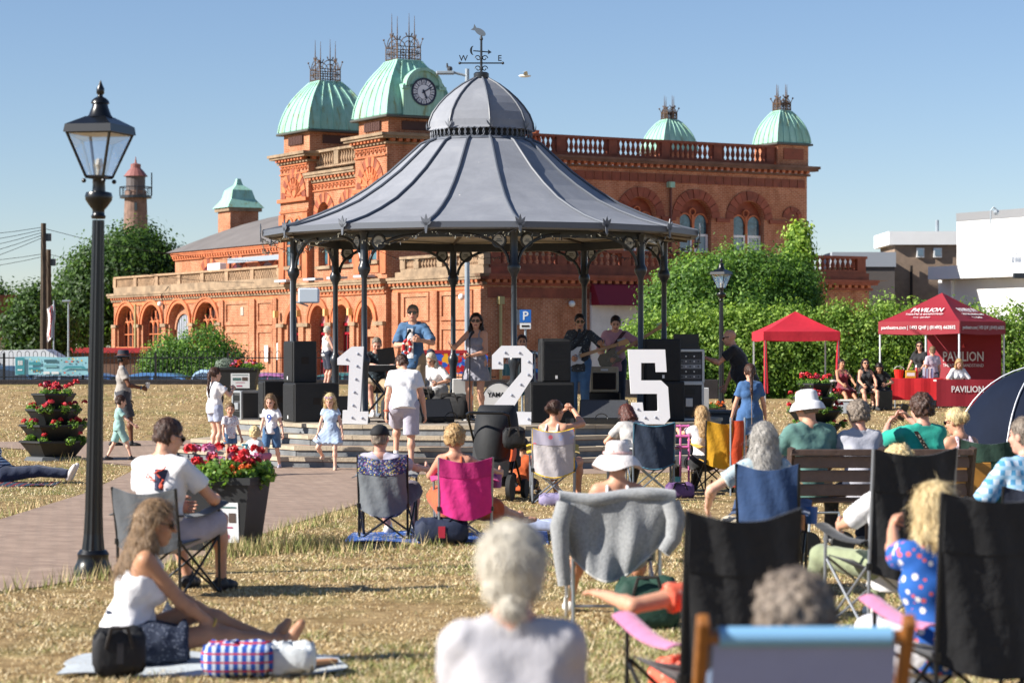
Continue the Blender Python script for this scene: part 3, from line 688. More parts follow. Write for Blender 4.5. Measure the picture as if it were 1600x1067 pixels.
# --- hall with grey roof, left
mb = MB(); mb.box(5, 20, 11.5, 36.0, 4.7, 7.0); mb.build('hall_wall', BRICK, pav)
mb = MB(); A = [(4.6, 11.3, 7.1), (20.4, 11.3, 7.1), (20.4, 34.4, 7.1), (4.6, 34.4, 7.1)]
n = 6; rows = []
for i in range(n+1):
 t = i/n; ins = 6.2*t; z = 7.1+2.2*math.sin(t*PI/2*.95)
 rows.append([(4.6+ins, 11.3, z), (20.4-ins, 11.3, z), (20.4-ins, 36.4-ins*1.1, z), (4.6+ins, 36.4-ins*1.1, z)])
for a, b in zip(rows, rows[1:]):
 for k in range(4): mb.add([a[k], a[(k+1) % 4], b[(k+1) % 4], b[k]], [(0,1,2,3)])
mb.add(rows[-1], [(0,1,2,3)]); mb.build('hall_roof', mat('roof_felt', '#6d6866', .9, .15, .6), pav, 40)
HP = plane_of('lit', x=5)
cornice(HP, 11.5, 36.0, 6.66, pav, .3, m=TERRA)
for c in (31.2, 27.4, 23.6, 19.8): voussoirs(HP, c, .85, .75, 5.5, .5, 9, pav); mb = MB(); arch_fill(mb, HP, c, .85, .75, 5.5, 4.9, .02); mb.build('hall_window', mat('hall_glass', '#5c2030', .3, .4, 3), pav)
mb = MB()
for c in (29.3, 25.5, 21.7): bx(mb, HP, c-.35, c+.35, 4.8, 6.0, 0, .35)
mb.build('buttress_row', BRICK, pav)['kind'] = 'stuff'
mb = MB(); mb.box(7.6, 9.3, 34.4, 36.1, 7.8, 9.5); vt = mb.build('vent_turret', BRICK, pav)
mb = MB(); mb.box(7.45, 9.45, 34.25, 36.25, 9.42, 9.62); mb.build('turret_cornice', STONED, vt)
mb = MB(); hw = 1.1
for (a, za), (b, zb) in (((1.1, 0), (.72, .5)), ((.72, .5), (.58, 1.0)), ((.58, 1.0), (.2, 1.3)), ((.2, 1.3), (.1, 1.65))):
 for k in range(4): mb.add([(-a,-a,za), (a,-a,za), (b,-b,zb), (-b,-b,zb)], [(0,1,2,3)], TR(8.45, 35.25, 9.62) @ RZ(k*PI/2))
mb.build('turret_cap', COPPER, vt)
mb = MB(); mb.cbox(3.2, 3.6, 25.6, 27.2, 5.1, 6.2, .03); o = mb.build('air_unit', WHITEP, pav)
mb = MB(); bx(mb, HP, 13, 27.6, 6.25, 6.5, .4, .5); mb.build('metal_duct', mat('galvanised', '#b9c4cc', .4, metal=.6), pav)
PIPEC = mat('pipe_cream', '#a79a68', .6); PIPEB = mat('pipe_brown', '#5d2d1f', .6)
mb = MB(); mb.tube(LW(.72, -.5, .1), LW(.72, 3.5, .1), .06); bx(mb, LW, .6, .84, 3.5, 3.8, .02, .2); mb.build('drain_pipe', PIPEC, pav)
mb = MB(); mb.tube(SP(13.75, 5.0, .1), SP(13.75, 8.9, .1), .06); mb.build('drain_pipe', PIPEB, pav); mb = MB(); bx(mb, SP, 13.6, 13.9, 8.9, 9.15, .0, .22); mb.build('pipe_head', COPPER, pav)
for s in (28.6,): mb = MB(); mb.tube(LP(s, -.5, .2), LP(s, 4.1, .2), .07); mb.build('drain_pipe', PIPEC, pav)
mb = MB(); mb.tube(HP(28.2, 4.8, .1), HP(28.2, 6.9, .1), .06); mb.build('drain_pipe', PIPEB, pav)
LB = mat('lamp_box', '#d8b878', .4)
for s in (10.95, 8.6, 5.28, 2.95): mb = MB(); bx(mb, LP, s-.09, s+.09, 3.2, 3.5, .2 if s > 8.2 else .42, .4 if s > 8.2 else .62); mb.build('wall_lamp', LB, pav)
mb = MB(); mb.cbox(-.22, .22, -.06, 0, -.3, .3, .01, TR(1.55, -7.68, 3.0)); mb.build('wall_vent', mat('vent_grey', '#8d9194', .5), pav)
mb = MB(); mb.sphere(LW(3.95, 3.55, .1), .13, 8); mb.build('wall_light', WHITEP, pav)
mb = MB(); bx(mb, LW, 4.84, 5.9, -.5, 4.0, -.3, .12); bx(mb, LW, 4.84, 9.0, 1.9, 4.0, -.3, -.05); bx(mb, LW, 8.3, 9.0, -.5, 4.0, -.3, .1); mb.build('entrance_wall', mat('render_white', (.62, .6, .58), .8, .1, 2), pav)
mb = MB(); mb.add([LW(4.84,4.4,.02), LW(8.9,4.4,.02), LW(8.9,4.3,.3), LW(4.84,4.3,.3), LW(4.84,3.5,.75), LW(8.9,3.5,.75), LW(4.84,3.5,.02), LW(8.9,3.5,.02)], [(0,1,2,3),(3,2,5,4),(0,3,4,6),(1,7,5,2),(4,5,7,6)]); mb.build('awning', mat('awning_red', '#7a1328', .7), pav)
mb = MB(); bx(mb, LW, 5.85, 8.4, 1.62, 1.95, .0, .06); sgn = mb.build('sign_board', mat('sign_maroon', '#4c1c1c', .6), pav)
text_part('sign_lettering', 'PAVILION THEATRE', .22, mat('sign_gold', '#c9a56a', .5), pav, Matrix(((1,0,0,7.15), (0,0,-1,-7.68-.07), (0,1,0,1.78), (0,0,0,1))), sx=1.1)
mb = MB(); bx(mb, LW, 5.9, 8.3, -.5, 1.62, -.6, -.55); mb.build('entrance_recess', DARKV, pav)
mb = MB(); bx(mb, LW, 5.9, 6.02, -.5, 1.62, -.3, .02); bx(mb, LW, 7.6, 7.72, -.5, 1.62, -.3, .02); mb.build('entrance_frame', REDDOOR, pav)
def poster_mat(name, cols, s=5):
 m, n, l, p = node_mat(name, .5); t = n.new('ShaderNodeTexCoord').outputs['Object']
 z = n.new('ShaderNodeTexVoronoi'); z.inputs['Scale'].default_value = s; l.new(t, z.inputs['Vector'])
 r = ramp(n, [(i/(len(cols)-1) if len(cols) > 1 else 0, c) for i, c in enumerate(cols)]); r.color_ramp.interpolation = 'CONSTANT'
 sp_ = n.new('ShaderNodeSeparateColor'); l.new(z.outputs['Color'], sp_.inputs[0]); l.new(sp_.outputs[0], r.inputs[0]); l.new(r.outputs[0], p.inputs['Base Color']); return m
def poster(s0, s1, z0, z1, cols, P=LW):
 mb = MB(); bx(mb, P, s0, s1, z0, z1, .0, .05); f = mb.build('poster_frame', mat('frame_white', (.7,.7,.72), .5), pav)
 mb = MB(); bx(mb, P, s0+.07, s1-.07, z0+.07, z1-.07, .05, .06); mb.build('poster', poster_mat('poster_print%d' % int(s0*10), cols, 7), f)
poster(1.95, 3.05, .3, 1.65, ['#182a52', '#2e73c0', '#a8c4dd', '#3f2a4c', '#1c1f2c']); poster(3.2, 4.3, .3, 1.65, ['#8d2434', '#c95a55', '#e2c3ae', '#5a2030'])
poster(7.85, 8.25, .6, 1.4, ['#c7cdd6', '#4c5f7c', '#8c3038'])
for (s, z) in ((12.3, 1.2), (10.95, 1.3), (7.95, 1.25)):
 mb = MB(); bx(mb, LP, s-.2, s+.2, z, z+.75, .13 if s > 8.2 else .43, .17 if s > 8.2 else .47); mb.build('notice_board', mat('notice_white', (.7,.68,.64), .5), pav)
mb = MB(); bx(mb, LP, 15.2, 15.5, 3.35, 3.75, .0, .04); mb.build('wall_plaque', mat('plaque_grey', '#a9a79b', .5), pav)
mb = MB(); mb.sphere(LP(-6.3, 3.8, .2), .13, 8); mb.sphere(LP(25.2, 4.05, .2), .13, 8); mb.build('security_camera', WHITEP, pav)
mb = MB()
for c in (6.48, 4.1, 1.5, 9.5): bx(mb, LP, c-.62, c+.62, 4.76, 4.86, .35, .75)
mb.build('flood_light_row', mat('galv_sheet', '#aab4bd', .5), pav)['kind'] = 'stuff'
mb = MB(); mb.path([LP(24.3, 4.9, .1), LP(24.75, 4.5, .3), LP(24.9, 4.1, .15), LP(24.85, 2.9, .15)], .025, 5); mb.build('cable', DARKV, pav)
mb = MB(); mb.box(10.2, 10.6, 5.8, 6.2, 9.7, 11.4); mb.lathe([(.16, 11.4), (.2, 11.75)], 10, TR(10.4, 6, 0)); mb.build('chimney_pot', TERRA, pav)
# ------------------------------------------------------------------ bandstand
TH0 = math.radians(10)                       # angle of the front column, from "towards the camera" to the right
def bpt(th, r, z): return Vector((r*math.sin(th), -r*math.cos(th), z))
def roof_mat():
 m, n, l, p = node_mat('roof_grey', .75); t = n.new('ShaderNodeTexCoord').outputs['Object']; p.inputs['Specular IOR Level'].default_value = .25
 z = noise(n, l, t, 2.2, 7, .7, .4); r = ramp(n, [(.3, '#7d8087'), (.55, '#878a91'), (.75, '#929499')]); l.new(z.outputs[0], r.inputs[0])
 v = n.new('ShaderNodeTexVoronoi'); v.inputs['Scale'].default_value = 2.6; l.new(t, v.inputs['Vector']); z2 = noise(n, l, t, 30, 3)
 a = n.new('ShaderNodeMath'); a.operation = 'MULTIPLY_ADD'; a.inputs[1].default_value = .05; l.new(z2.outputs[0], a.inputs[0]); l.new(v.outputs['Distance'], a.inputs[2])
 g = n.new('ShaderNodeMath'); g.operation = 'LESS_THAN'; g.inputs[1].default_value = .055; l.new(a.outputs[0], g.inputs[0])
 l.new(mixc(n, l, g.outputs[0], r.outputs[0], '#d5d4cf'), p.inputs['Base Color'])
 b = n.new('ShaderNodeBump'); b.inputs['Strength'].default_value = .05; b.inputs['Distance'].default_value = .04; l.new(z.outputs[0], b.inputs['Height']); l.new(b.outputs[0], p.inputs['Normal']); return m
ROOFG = roof_mat(); RIBG = mat('rib_grey', '#5b6069', .5); IRONB = mat('iron_blueblack', '#22282f', .35, .2, 8)
CEIL = mat('ceiling_cream', '#b5a68c', .7, .15, 2); SLAB = mat('step_slab', '#a99b86', .85, .3, 1.5, .4, 30, rnd=.12); RISER = mat('riser_grey', '#6f7275', .8, .3, 3, .3, 20, rnd=.15)
STAGEF = mat('stage_floor', '#a1978a', .85, .25, 1.2, .3, 20); BRICKS = mat('step_brick', '#8d5a43', .85, .3, 8)
band = thing('bandstand', 'octagonal bandstand with swept grey metal roof, small dome and iron columns', 'bandstand', BC)
plat = thing('stage_platform', 'octagonal stone platform with three slabbed steps under the bandstand', 'platform', BC)
def octv(r, k): return bpt(TH0+k*PI/4, r, 0)
mb = MB(); mb.prism([octv(4.02, k)[:2] for k in range(8)], 0, .555); mb.build('platform_core', RISER, plat)
mb = MB(); mb.prism([octv(3.75, k)[:2] for k in range(8)], .54, .6); mb.build('stage_floor', STAGEF, plat)
R0, TREAD, RISE = 4.05, .32, .15
def slab(a, b, c, d, z0, z1, name, m):
 mb = MB(); mb.add([(*p[:2], z0) for p in (a, b, c, d)]+[(*p[:2], z1) for p in (a, b, c, d)], [(3,2,1,0),(4,5,6,7),(0,1,5,4),(1,2,6,5),(2,3,7,6),(3,0,4,7)])
 return mb.build(name, m, plat)
for k in range(8):
 a, b = octv(1, k), octv(1, k+1)
 for lev in range(4):
  if lev and k not in (5, 6, 7, 0): continue
  ro, ri = R0+lev*TREAD, R0+lev*TREAD-TREAD-.03; zt = .6-lev*RISE; n = 5 if lev < 2 else 6
  if lev:
   mb = MB(); mb.add([(*(p*r)[:2], z) for z in (0, zt-.055) for p, r in ((a, ro-.03), (b, ro-.03), (b, ri), (a, ri))], [(4,5,6,7),(0,1,5,4),(1,2,6,5),(3,0,4,7)])
   mb.build('step_core', BRICKS, plat)
  for i in range(n):
   t0, t1 = (i+.006)/n, (i+1-.006)/n
   jz = random.uniform(-.003, .003)
   slab(a.lerp(b, t0)*ro, a.lerp(b, t1)*ro, a.lerp(b, t1)*ri, a.lerp(b, t0)*ri, zt-.055+jz, zt+jz+.001*lev, 'step_slab', SLAB)
   if i % 1 == 0 and k in (5, 6, 7, 0):
    q = ro-.028; slab(a.lerp(b, t0-.003)*q, a.lerp(b, t1+.003)*q, a.lerp(b, t1+.003)*(q-.02), a.lerp(b, t0-.003)*(q-.02), zt-RISE+.006, zt-.062, 'riser_stone', RISER)
RC, ZC = 3.05, 3.5
def column(k):
 th = TH0+k*PI/4; c = bpt(th, RC, 0)
 mb = MB(); mb.lathe([(.09,.6),(.09,.66),(.062,.7),(.06,1.42),(.07,1.46),(.09,1.52),(.09,1.58),(.065,1.62),(.046,1.66),(.042,2.8),(.055,2.85),(.092,2.91),(.098,2.96),(.085,3.0),(.062,3.04),(.058,3.45),(.075,3.5)], 14, TR(*c))
 o = mb.build('column', IRONB, band, 40)
 tang = Vector((math.cos(th), math.sin(th), 0));
 for s in (-1, 1):
  tdir = (octv(1, k+s)-octv(1, k)).normalized()
  mb = MB(); mb.path([c+tdir*(.08+.75*(1-math.cos(t)))+Vector((0,0,3.02+.44*math.sin(t))) for t in np.linspace(0, PI/2, 9)], .026, 6)
  mb.build('bracket', IRONB, o)
  mc = c+tdir*.23+Vector((0,0,3.36)); mb = MB(); q = Matrix.Translation(mc) @ tdir.to_track_quat('X', 'Z').to_matrix().to_4x4()
  R = Matrix.Rotation(PI/2, 4, 'X'); mb.path([q @ Vector((.1*math.cos(t), 0, .1*math.sin(t))) for t in np.linspace(0, 2*PI, 17)[:-1]], .022, 6, closed=True); mb.build('medallion_ring', IRONB, o)
  mb = MB(); mb.lathe([(.088,-.012),(.088,.012)], 16, q @ R); mb.build('medallion', mat('medallion_white', '#a8aaa6', .6), o)
  mb = MB(); mb.box(-.05,.05,-.016,.016,-.02,-.008,q); mb.box(-.035,.035,-.016,.016,.008,.02,q); mb.build('medallion_text', IRONB, o)
 return o
for k in range(8): column(k)
NE = 16; TE = TH0
prof = [(3.53, 3.60), (3.3, 3.655), (3.0, 3.74), (2.65, 3.87), (2.25, 4.05), (1.85, 4.30), (1.5, 4.56), (1.2, 4.83), (.98, 5.03), (.82, 5.10)]
def rp(k, r): return bpt(TE+k*2*PI/NE, r, 0)
for k in range(NE):
 mb = MB()
 for (ra, za), (rb, zb) in zip(prof, prof[1:]):
  a, b, c, d = rp(k, ra), rp(k+1, ra), rp(k+1, rb), rp(k, rb)
  mb.add([(a.x,a.y,za), (b.x,b.y,za), (c.x,c.y,zb), (d.x,d.y,zb)], [(0,1,2,3)])
 mb.build('roof_panel', ROOFG, band, 60)
 mb = MB(); mb.path([(*rp(k, r+.01)[:2], z+.015) for r, z in prof], [.022]*len(prof), 6); mb.build('roof_rib', RIBG, band, 50)
 a, b = rp(k, 3.55), rp(k+1, 3.55); a2, b2 = rp(k, 3.40), rp(k+1, 3.40)
 mb = MB(); mb.add([(a.x,a.y,3.53), (b.x,b.y,3.53), (b.x,b.y,3.62), (a.x,a.y,3.62), (a2.x,a2.y,3.51), (b2.x,b2.y,3.51), (b2.x,b2.y,3.6), (a2.x,a2.y,3.6)], [(0,1,2,3),(0,4,5,1),(3,2,6,7)]); mb.build('gutter', RIBG, band)
 M = Matrix.Translation(bpt(TE+k*2*PI/NE, 3.57, 3.56)) @ RZ(TE+k*2*PI/NE)
 mb = MB()
 for ang, L in ((0, .17), (.55, .15), (-.55, .15), (1.0, .1), (-1.0, .1)):
  e = Vector((math.sin(ang)*L, 0, math.cos(ang)*L)); q = Vector((math.cos(ang), 0, -math.sin(ang)))*.022
  mb.add([M @ (q*0.6), M @ (e*.6+q), M @ e, M @ (e*.6-q), M @ (-q*.6)]+[M @ (v+Vector((0,-.014,0))) for v in (q*0.6, e*.6+q, e, e*.6-q, -q*.6)], [(0,1,2,3,4),(9,8,7,6,5)]+[(i,(i+1)%5,5+(i+1)%5,5+i) for i in range(5)])
 mb.add([M @ Vector(v) for v in ((-.03,0,.02),(.03,0,.02),(.012,0,-.12),(-.012,0,-.12),(-.03,-.014,.02),(.03,-.014,.02),(.012,-.014,-.12),(-.012,-.014,-.12))], [(0,1,2,3),(4,7,6,5),(0,4,5,1),(1,5,6,2),(2,6,7,3),(3,7,4,0)])
 mb.build('palmette', RIBG, band)
mb = MB()
for k in range(8):
 a, b = octv(RC, k), octv(RC, k+1); a2, b2 = octv(RC-.1, k), octv(RC-.1, k+1)
 mb.add([(p.x,p.y,z) for z in (3.42, 3.56) for p in (a, b, b2, a2)], [(3,2,1,0),(4,5,6,7),(0,1,5,4),(2,3,7,6)])
mb.build('ring_beam', IRONB, band)
for k in range(NE):
 mb = MB(); a, b = rp(k, 3.44), rp(k+1, 3.44); mb.add([(a.x,a.y,3.515), (b.x,b.y,3.515), (b.x*.1,b.y*.1,3.9), (a.x*.1,a.y*.1,3.9)], [(0,1,2,3)]); mb.build('ceiling_panel', CEIL, band)
 mb = MB(); mb.tube((a.x,a.y,3.505), (a.x*.1,a.y*.1,3.88), .025, n=5); mb.build('rafter', mat('rafter_brown', '#5c5142', .7), band)
mb = MB(); mb.lathe([(.70, 5.02), (.70, 5.3)], 16, a0=TH0-PI/2); mb.build('drum_core', mat('drum_dark', '#1b1f25', .6), band)
mb = MB(); mb.lathe([(.84, 5.06), (.86, 5.09), (.84, 5.12)], 32); mb.build('drum_sill', RIBG, band)
mb = MB()
for i in range(52):
 a = 2*PI*i/52; c = bpt(a, .82, 5.19); t = Vector((math.cos(a), math.sin(a), 0))
 mb.path([c+t*.065*math.cos(q)+Vector((0,0,.075*math.sin(q))) for q in np.linspace(0, 2*PI, 9)[:-1]], .011, 4, closed=True)
struct(mb.build('drum_lattice', RIBG, band), 'stuff')
dp = [(.875, 5.26), (.86, 5.30), (.845, 5.40), (.79, 5.54), (.69, 5.68), (.58, 5.80), (.44, 5.92), (.30, 6.02), (.19, 6.08), (.11, 6.12)]
for k in range(8):
 mb = MB()
 for (ra, za), (rb, zb) in zip(dp, dp[1:]):
  a, b, c, d = (bpt(TH0+(k+i)*PI/4, r, z) for i, r, z in ((0, ra, za), (1, ra, za), (1, rb, zb), (0, rb, zb)))
  mb.add([a, b, c, d], [(0,1,2,3)])
 mb.build('dome_panel', ROOFG, band, 60)
 mb = MB(); mb.path([bpt(TH0+k*PI/4, r+.008, z+.006) for r, z in dp], .018, 6); mb.build('dome_rib', RIBG, band, 50)
 M = Matrix.Translation(bpt(TH0+k*PI/4, .9, 5.27)) @ RZ(TH0+k*PI/4); mb = MB()
 for ang, L in ((0, .15), (.6, .12), (-.6, .12)):
  e = Vector((math.sin(ang)*L, 0, math.cos(ang)*L)); q = Vector((math.cos(ang), 0, -math.sin(ang)))*.016
  mb.add([M @ v for v in (-q*.6, q*.6, e*.6+q, e, e*.6-q)], [(0,1,2,3,4)])
 mb.build('palmette', RIBG, band)
mb = MB(); mb.lathe([(.12, 6.08), (.125, 6.1), (.125, 6.2), (.1, 6.22)], 16); mb.build('dome_collar', IRONB, band, 40)
vane = thing('weather_vane', 'black iron weather vane with W and E letters and a fish on top', 'weather vane', BC+Vector((0,0,6.2)))
mb = MB(); mb.path([(0,0,0), (0,0,.55), (0,0,.56), (0,0,.62)], [.022,.018,.03,.012], 8); mb.sphere((0,0,.56), .03, 6); mb.build('pole', IRONB, vane)
mb = MB(); mb.tube((-.35,0,.17), (.35,0,.17), .012, n=6); mb.sphere((-.35,0,.17), .024, 6); mb.sphere((.35,0,.17), .024, 6); mb.build('compass_arm', IRONB, vane)
mb = MB(); mb.tube((0,-.3,.17), (0,.3,.17), .012, n=6); mb.build('compass_arm', IRONB, vane)
TXY = Matrix(((1,0,0,0), (0,0,-1,0), (0,1,0,0), (0,0,0,1)))
text_part('letter', 'W', .135, IRONB, vane, TR(-.29, -.005, .245) @ TXY, ext=.006, bold=True); text_part('letter', 'E', .135, IRONB, vane, TR(.3, -.005, .245) @ TXY, ext=.006, bold=True)
mb = MB()
for k in range(4):
 for s, zc in ((1, .08), (1, .25)):
  M = RZ(k*PI/2); mb.path([M @ Vector((.055+.05*math.cos(t)*(1-t/10), 0, zc+.05*math.sin(t)*(1-t/10))) for t in np.linspace(0, 6.5, 13)], .008, 4)
mb.build('scroll', IRONB, vane)
mb = MB(); mb.tube((-.13,0,.37), (.11,0,.35), .01, n=5); mb.add([(.11,-.01,.31), (.11,-.01,.39), (.17,-.01,.345)], [(0,1,2)])
cr = [(-.13+.055*math.cos(t), .375+.075*math.sin(t)) for t in np.linspace(PI*.5, PI*1.5, 9)]+[(-.13+.02*math.cos(t), .375+.065*math.sin(t)) for t in np.linspace(PI*1.5, PI*.5, 9)]
mb.prism([(x-.0, z) for x, z in cr], -.008, .008, TXY); mb.build('wind_arrow', IRONB, vane)
fi = [(-.02+.1*math.cos(t), .05*math.sin(t)) for t in np.linspace(-2.6, 2.6, 15)]+[(-.17, .06), (-.15, 0.0), (-.17, -.05)]
mb = MB(); mb.prism(fi, -.006, .006, TR(0, 0, .665) @ Matrix.Rotation(.55, 4, 'Y') @ TXY); mb.build('fish', mat('fish_grey', '#7d8790', .4, metal=.5), vane)
fairy = thing('fairy_lights', 'strings of tiny fairy lights sagging along the bandstand eave', 'fairy lights', BC)
for k in range(NE):
 a, b = rp(k, 3.56), rp(k+1, 3.56); mb = MB(); pts = []
 sag = .10+.05*((k*7) % 3)
 for i in range(15):
  t = i/14; p = a.lerp(b, t); pts.append((p.x+random.gauss(0, .004), p.y-.01, 3.49-sag*4*t*(1-t)+random.gauss(0, .012)))
 mb.path(pts, .004, 4)
 for i in range(34):
  t = random.random(); p = a.lerp(b, t); z = 3.49-sag*4*t*(1-t); h = random.uniform(-.05, .03); dx = random.gauss(0, .02)
  mb.path([(p.x, p.y-.01, z), (p.x+dx, p.y-.015+random.gauss(0,.01), z+h)], [.003, .009], 4, True, random.choice((0, 1)))
 mb.build('light_string', [mat('light_cable', '#15161a', .5), mat('tiny_bulb', '#8f8a78', .3)], fairy)
# ------------------------------------------------------------------ trees, hedges, far buildings, railing, cars
def leaf_mat(name, col, tr=.42):
 m, n, l, p = node_mat(name, .55); p.inputs['Base Color'].default_value = (*lin(col), 1); p.inputs['Specular IOR Level'].default_value = .35
 t = n.new('ShaderNodeBsdfTranslucent'); c = lin(col); t.inputs[0].default_value = (min(1, c[0]*1.5), min(1, c[1]*1.5), c[2]*.8, 1)
 mx = n.new('ShaderNodeMixShader'); mx.inputs[0].default_value = tr; l.new(p.outputs[0], mx.inputs[1]); l.new(t.outputs[0], mx.inputs[2])
 l.new(mx.outputs[0], n['Material Output'].inputs['Surface']); return m
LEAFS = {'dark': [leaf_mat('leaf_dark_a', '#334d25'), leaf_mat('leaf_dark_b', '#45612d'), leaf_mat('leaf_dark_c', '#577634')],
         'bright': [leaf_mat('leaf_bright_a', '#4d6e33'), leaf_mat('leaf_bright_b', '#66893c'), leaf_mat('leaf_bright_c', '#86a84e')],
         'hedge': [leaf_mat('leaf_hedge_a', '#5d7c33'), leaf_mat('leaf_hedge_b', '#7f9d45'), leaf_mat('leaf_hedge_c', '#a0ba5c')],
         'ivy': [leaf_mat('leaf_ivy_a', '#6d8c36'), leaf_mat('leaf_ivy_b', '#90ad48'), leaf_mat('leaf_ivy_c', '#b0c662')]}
BARK = mat('bark', '#4a3c2c', .9, .3, 5, .8, 12)
def leaf_quads(P, D, size, asp=.55, droop=.3):
 """one bent leaf (two quads' worth as a single diamond) per point"""
 n = len(P); nrm = D+rng.normal(0, .55, (n, 3)); nrm /= np.linalg.norm(nrm, axis=1)[:, None]+1e-9
 r = rng.normal(0, 1, (n, 3)); r[:, 2] -= droop; a = r-(r*nrm).sum(1)[:, None]*nrm; a /= np.linalg.norm(a, axis=1)[:, None]+1e-9
 b = np.cross(nrm, a); s = (size*(.6+.8*rng.random(n)))[:, None]
 V = np.empty((n*4, 3)); V[0::4] = P-a*s*.5; V[1::4] = P+b*s*asp*.5; V[2::4] = P+a*s*.5; V[3::4] = P-b*s*asp*.5
 return V, np.arange(n*4).reshape(-1, 4)
def crown_pts(blobs, n, rough=.25, shell=.35):
 w = np.array([b[1][0]*b[1][1]+b[1][1]*b[1][2] for b in blobs], float); w /= w.sum(); out, nr = [], []
 for (c, r), k in zip(blobs, (w*n).astype(int)):
  c = np.array(c); r = np.array(r, float); v = rng.normal(0, 1, (k, 3)); v /= np.linalg.norm(v, axis=1)[:, None]
  lob = 1+rough*(np.sin(v[:, 0]*5+c[0]*3)*np.sin(v[:, 1]*6+1.3)+np.sin(v[:, 2]*7+v[:, 0]*4+c[2]))*.5
  t = (1-shell*rng.random(k)**1.7)*lob; out.append(c+v*r*t[:, None]); nr.append(v)
 return np.concatenate(out), np.concatenate(nr)
def foliage(name, blobs, n, size, kind, parent, rough=.25, sub=28, srad=.4):
 P, D = crown_pts(blobs, n//sub, rough); k = len(P)
 off = rng.normal(0, srad, (k, sub, 3)); Q = (P[:, None, :]+off).reshape(-1, 3); DD = (D[:, None, :]*.7+off/srad*.5).reshape(-1, 3)
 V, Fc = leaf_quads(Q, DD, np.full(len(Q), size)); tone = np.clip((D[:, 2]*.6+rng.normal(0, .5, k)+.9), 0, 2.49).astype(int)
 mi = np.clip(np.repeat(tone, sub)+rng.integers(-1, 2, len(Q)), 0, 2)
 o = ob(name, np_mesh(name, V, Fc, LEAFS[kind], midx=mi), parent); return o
def tree(name, label, base, trunk_h, trunk_r, blobs, n, size, kind, sub=28, srad=.45, cat='tree'):
 t = thing(name, label, cat, base); b = Vector(base)
 bl = [(Vector(c)-b, r) for c, r in blobs]
 mb = MB(); mb.path([(0,0,-.3), (.05,0,trunk_h*.5), (0,.05,trunk_h)], [trunk_r*1.3, trunk_r, trunk_r*.8], 8)
 for c, r in bl: mb.path([(0,0,trunk_h*.7), tuple(Vector((0,0,trunk_h)).lerp(c, .5)+Vector((0,0,.2))), tuple(c)], [trunk_r*.6, trunk_r*.4, trunk_r*.12], 6)
 mb.build('trunk', BARK, t)
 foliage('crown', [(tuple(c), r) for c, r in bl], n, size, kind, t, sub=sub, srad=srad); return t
def B(px, py, d, rx, ry, rz): p = W(px, py, d); return (tuple(p), (rx, ry, rz))
tree('broadleaf_tree', 'large dark green tree left of the pavilion below the lighthouse', (X(205, 138), 138, -.5), 3.5, .35,
     [B(190, 440, 138, 3.1, 3, 2.2), B(245, 440, 139, 2.0, 2.2, 1.7), B(140, 470, 137, 2.0, 2, 2.0), B(208, 400, 139, 1.9, 2, 1.4), B(130, 500, 136, 1.8, 1.8, 2.0), B(170, 470, 136, 2.6, 2, 2.6)], 60000, .24, 'dark', sub=36, srad=.42)
tree('broadleaf_tree', 'smaller leafy tree behind the telegraph poles', (X(50, 112), 112, -.5), 2.0, .2,
     [B(52, 482, 112, .8, 1.0, .9), B(35, 515, 112, .9, 1.0, 1.0), B(68, 520, 112, 1.2, 1.1, 1.4), B(60, 548, 112, 1.3, 1, 1.2)], 16000, .2, 'dark', srad=.3)
tree('broadleaf_tree', 'dark tree beside the house at the left edge', (X(2, 165), 165, -.5), 3, .3, [B(2, 480, 165, 1.0, 1.2, 1.1), B(-18, 482, 165, 1.6, 1.5, 1.6), B(-5, 510, 165, 1.4, 1.5, 1.2)], 9000, .26, 'dark', srad=.4)
tree('round_shrub', 'rounded green shrub behind the railing in front of the pavilion', (X(300, 81), 81, -.5), .8, .1,
     [B(265, 565, 81, .85, .8, .75), B(315, 556, 81, 1.0, .9, .95), B(345, 572, 81, .75, .8, .7), B(300, 590, 81, 1.5, .8, .7), B(250, 585, 81, .6, .6, .6)], 26000, .1, 'bright', srad=.15, cat='shrub')
bush = tree('spreading_tree', 'bushy bright green tree behind the far lamp post', (X(1150, 76), 76, 0), 1.6, .16,
     [B(1100, 455, 76, 1.35, 1.2, 1.1), B(1170, 440, 76.5, 1.4, 1.2, 1.05), B(1230, 460, 77, .95, 1, 1.3), B(1080, 520, 75.5, 1.3, 1.1, 1.2), B(1150, 510, 75.5, 1.6, 1.1, 1.3), B(1220, 540, 76, 1.1, 1, 1.4), B(1045, 480, 76, .8, .8, .8), B(1130, 590, 76, 1.9, .9, 1.2), B(1060, 560, 75.8, .9, .8, .9)], 76000, .12, 'bright', sub=30, srad=.2)
tree('ivy_column', 'leafy climber standing up like a column beside the bushy tree', (X(1248, 78), 78, 0), 4.5, .1,
     [B(1250, 372, 78, .3, .3, .5), B(1248, 400, 78, .42, .4, .6), B(1245, 435, 78, .5, .45, .7), B(1250, 475, 78, .55, .5, .8)], 9000, .15, 'ivy', sub=16, srad=.13, cat='climber')
hd = thing('hedge', 'long leafy green hedge running behind the red tents', 'hedge', (0, 73, 0))
hb = []
for px in range(985, 1720, 16):
 top = 487-12*math.exp(-((px-1385)/55)**2)+5*math.sin(px*.09)+(12 if px < 1080 else 0); z1 = Zp(top, 73);
 hb.append(((X(px, 73), 0, z1/2+.1), (.75, .7, z1/2+.02)))
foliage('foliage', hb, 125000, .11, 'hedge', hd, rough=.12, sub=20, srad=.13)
mb = MB()
for c, r in hb[::3]: mb.path([(c[0],0,0), (c[0]+.1,0,c[2]*1.2)], [.05,.02], 5)
mb.build('stem', BARK, hd)
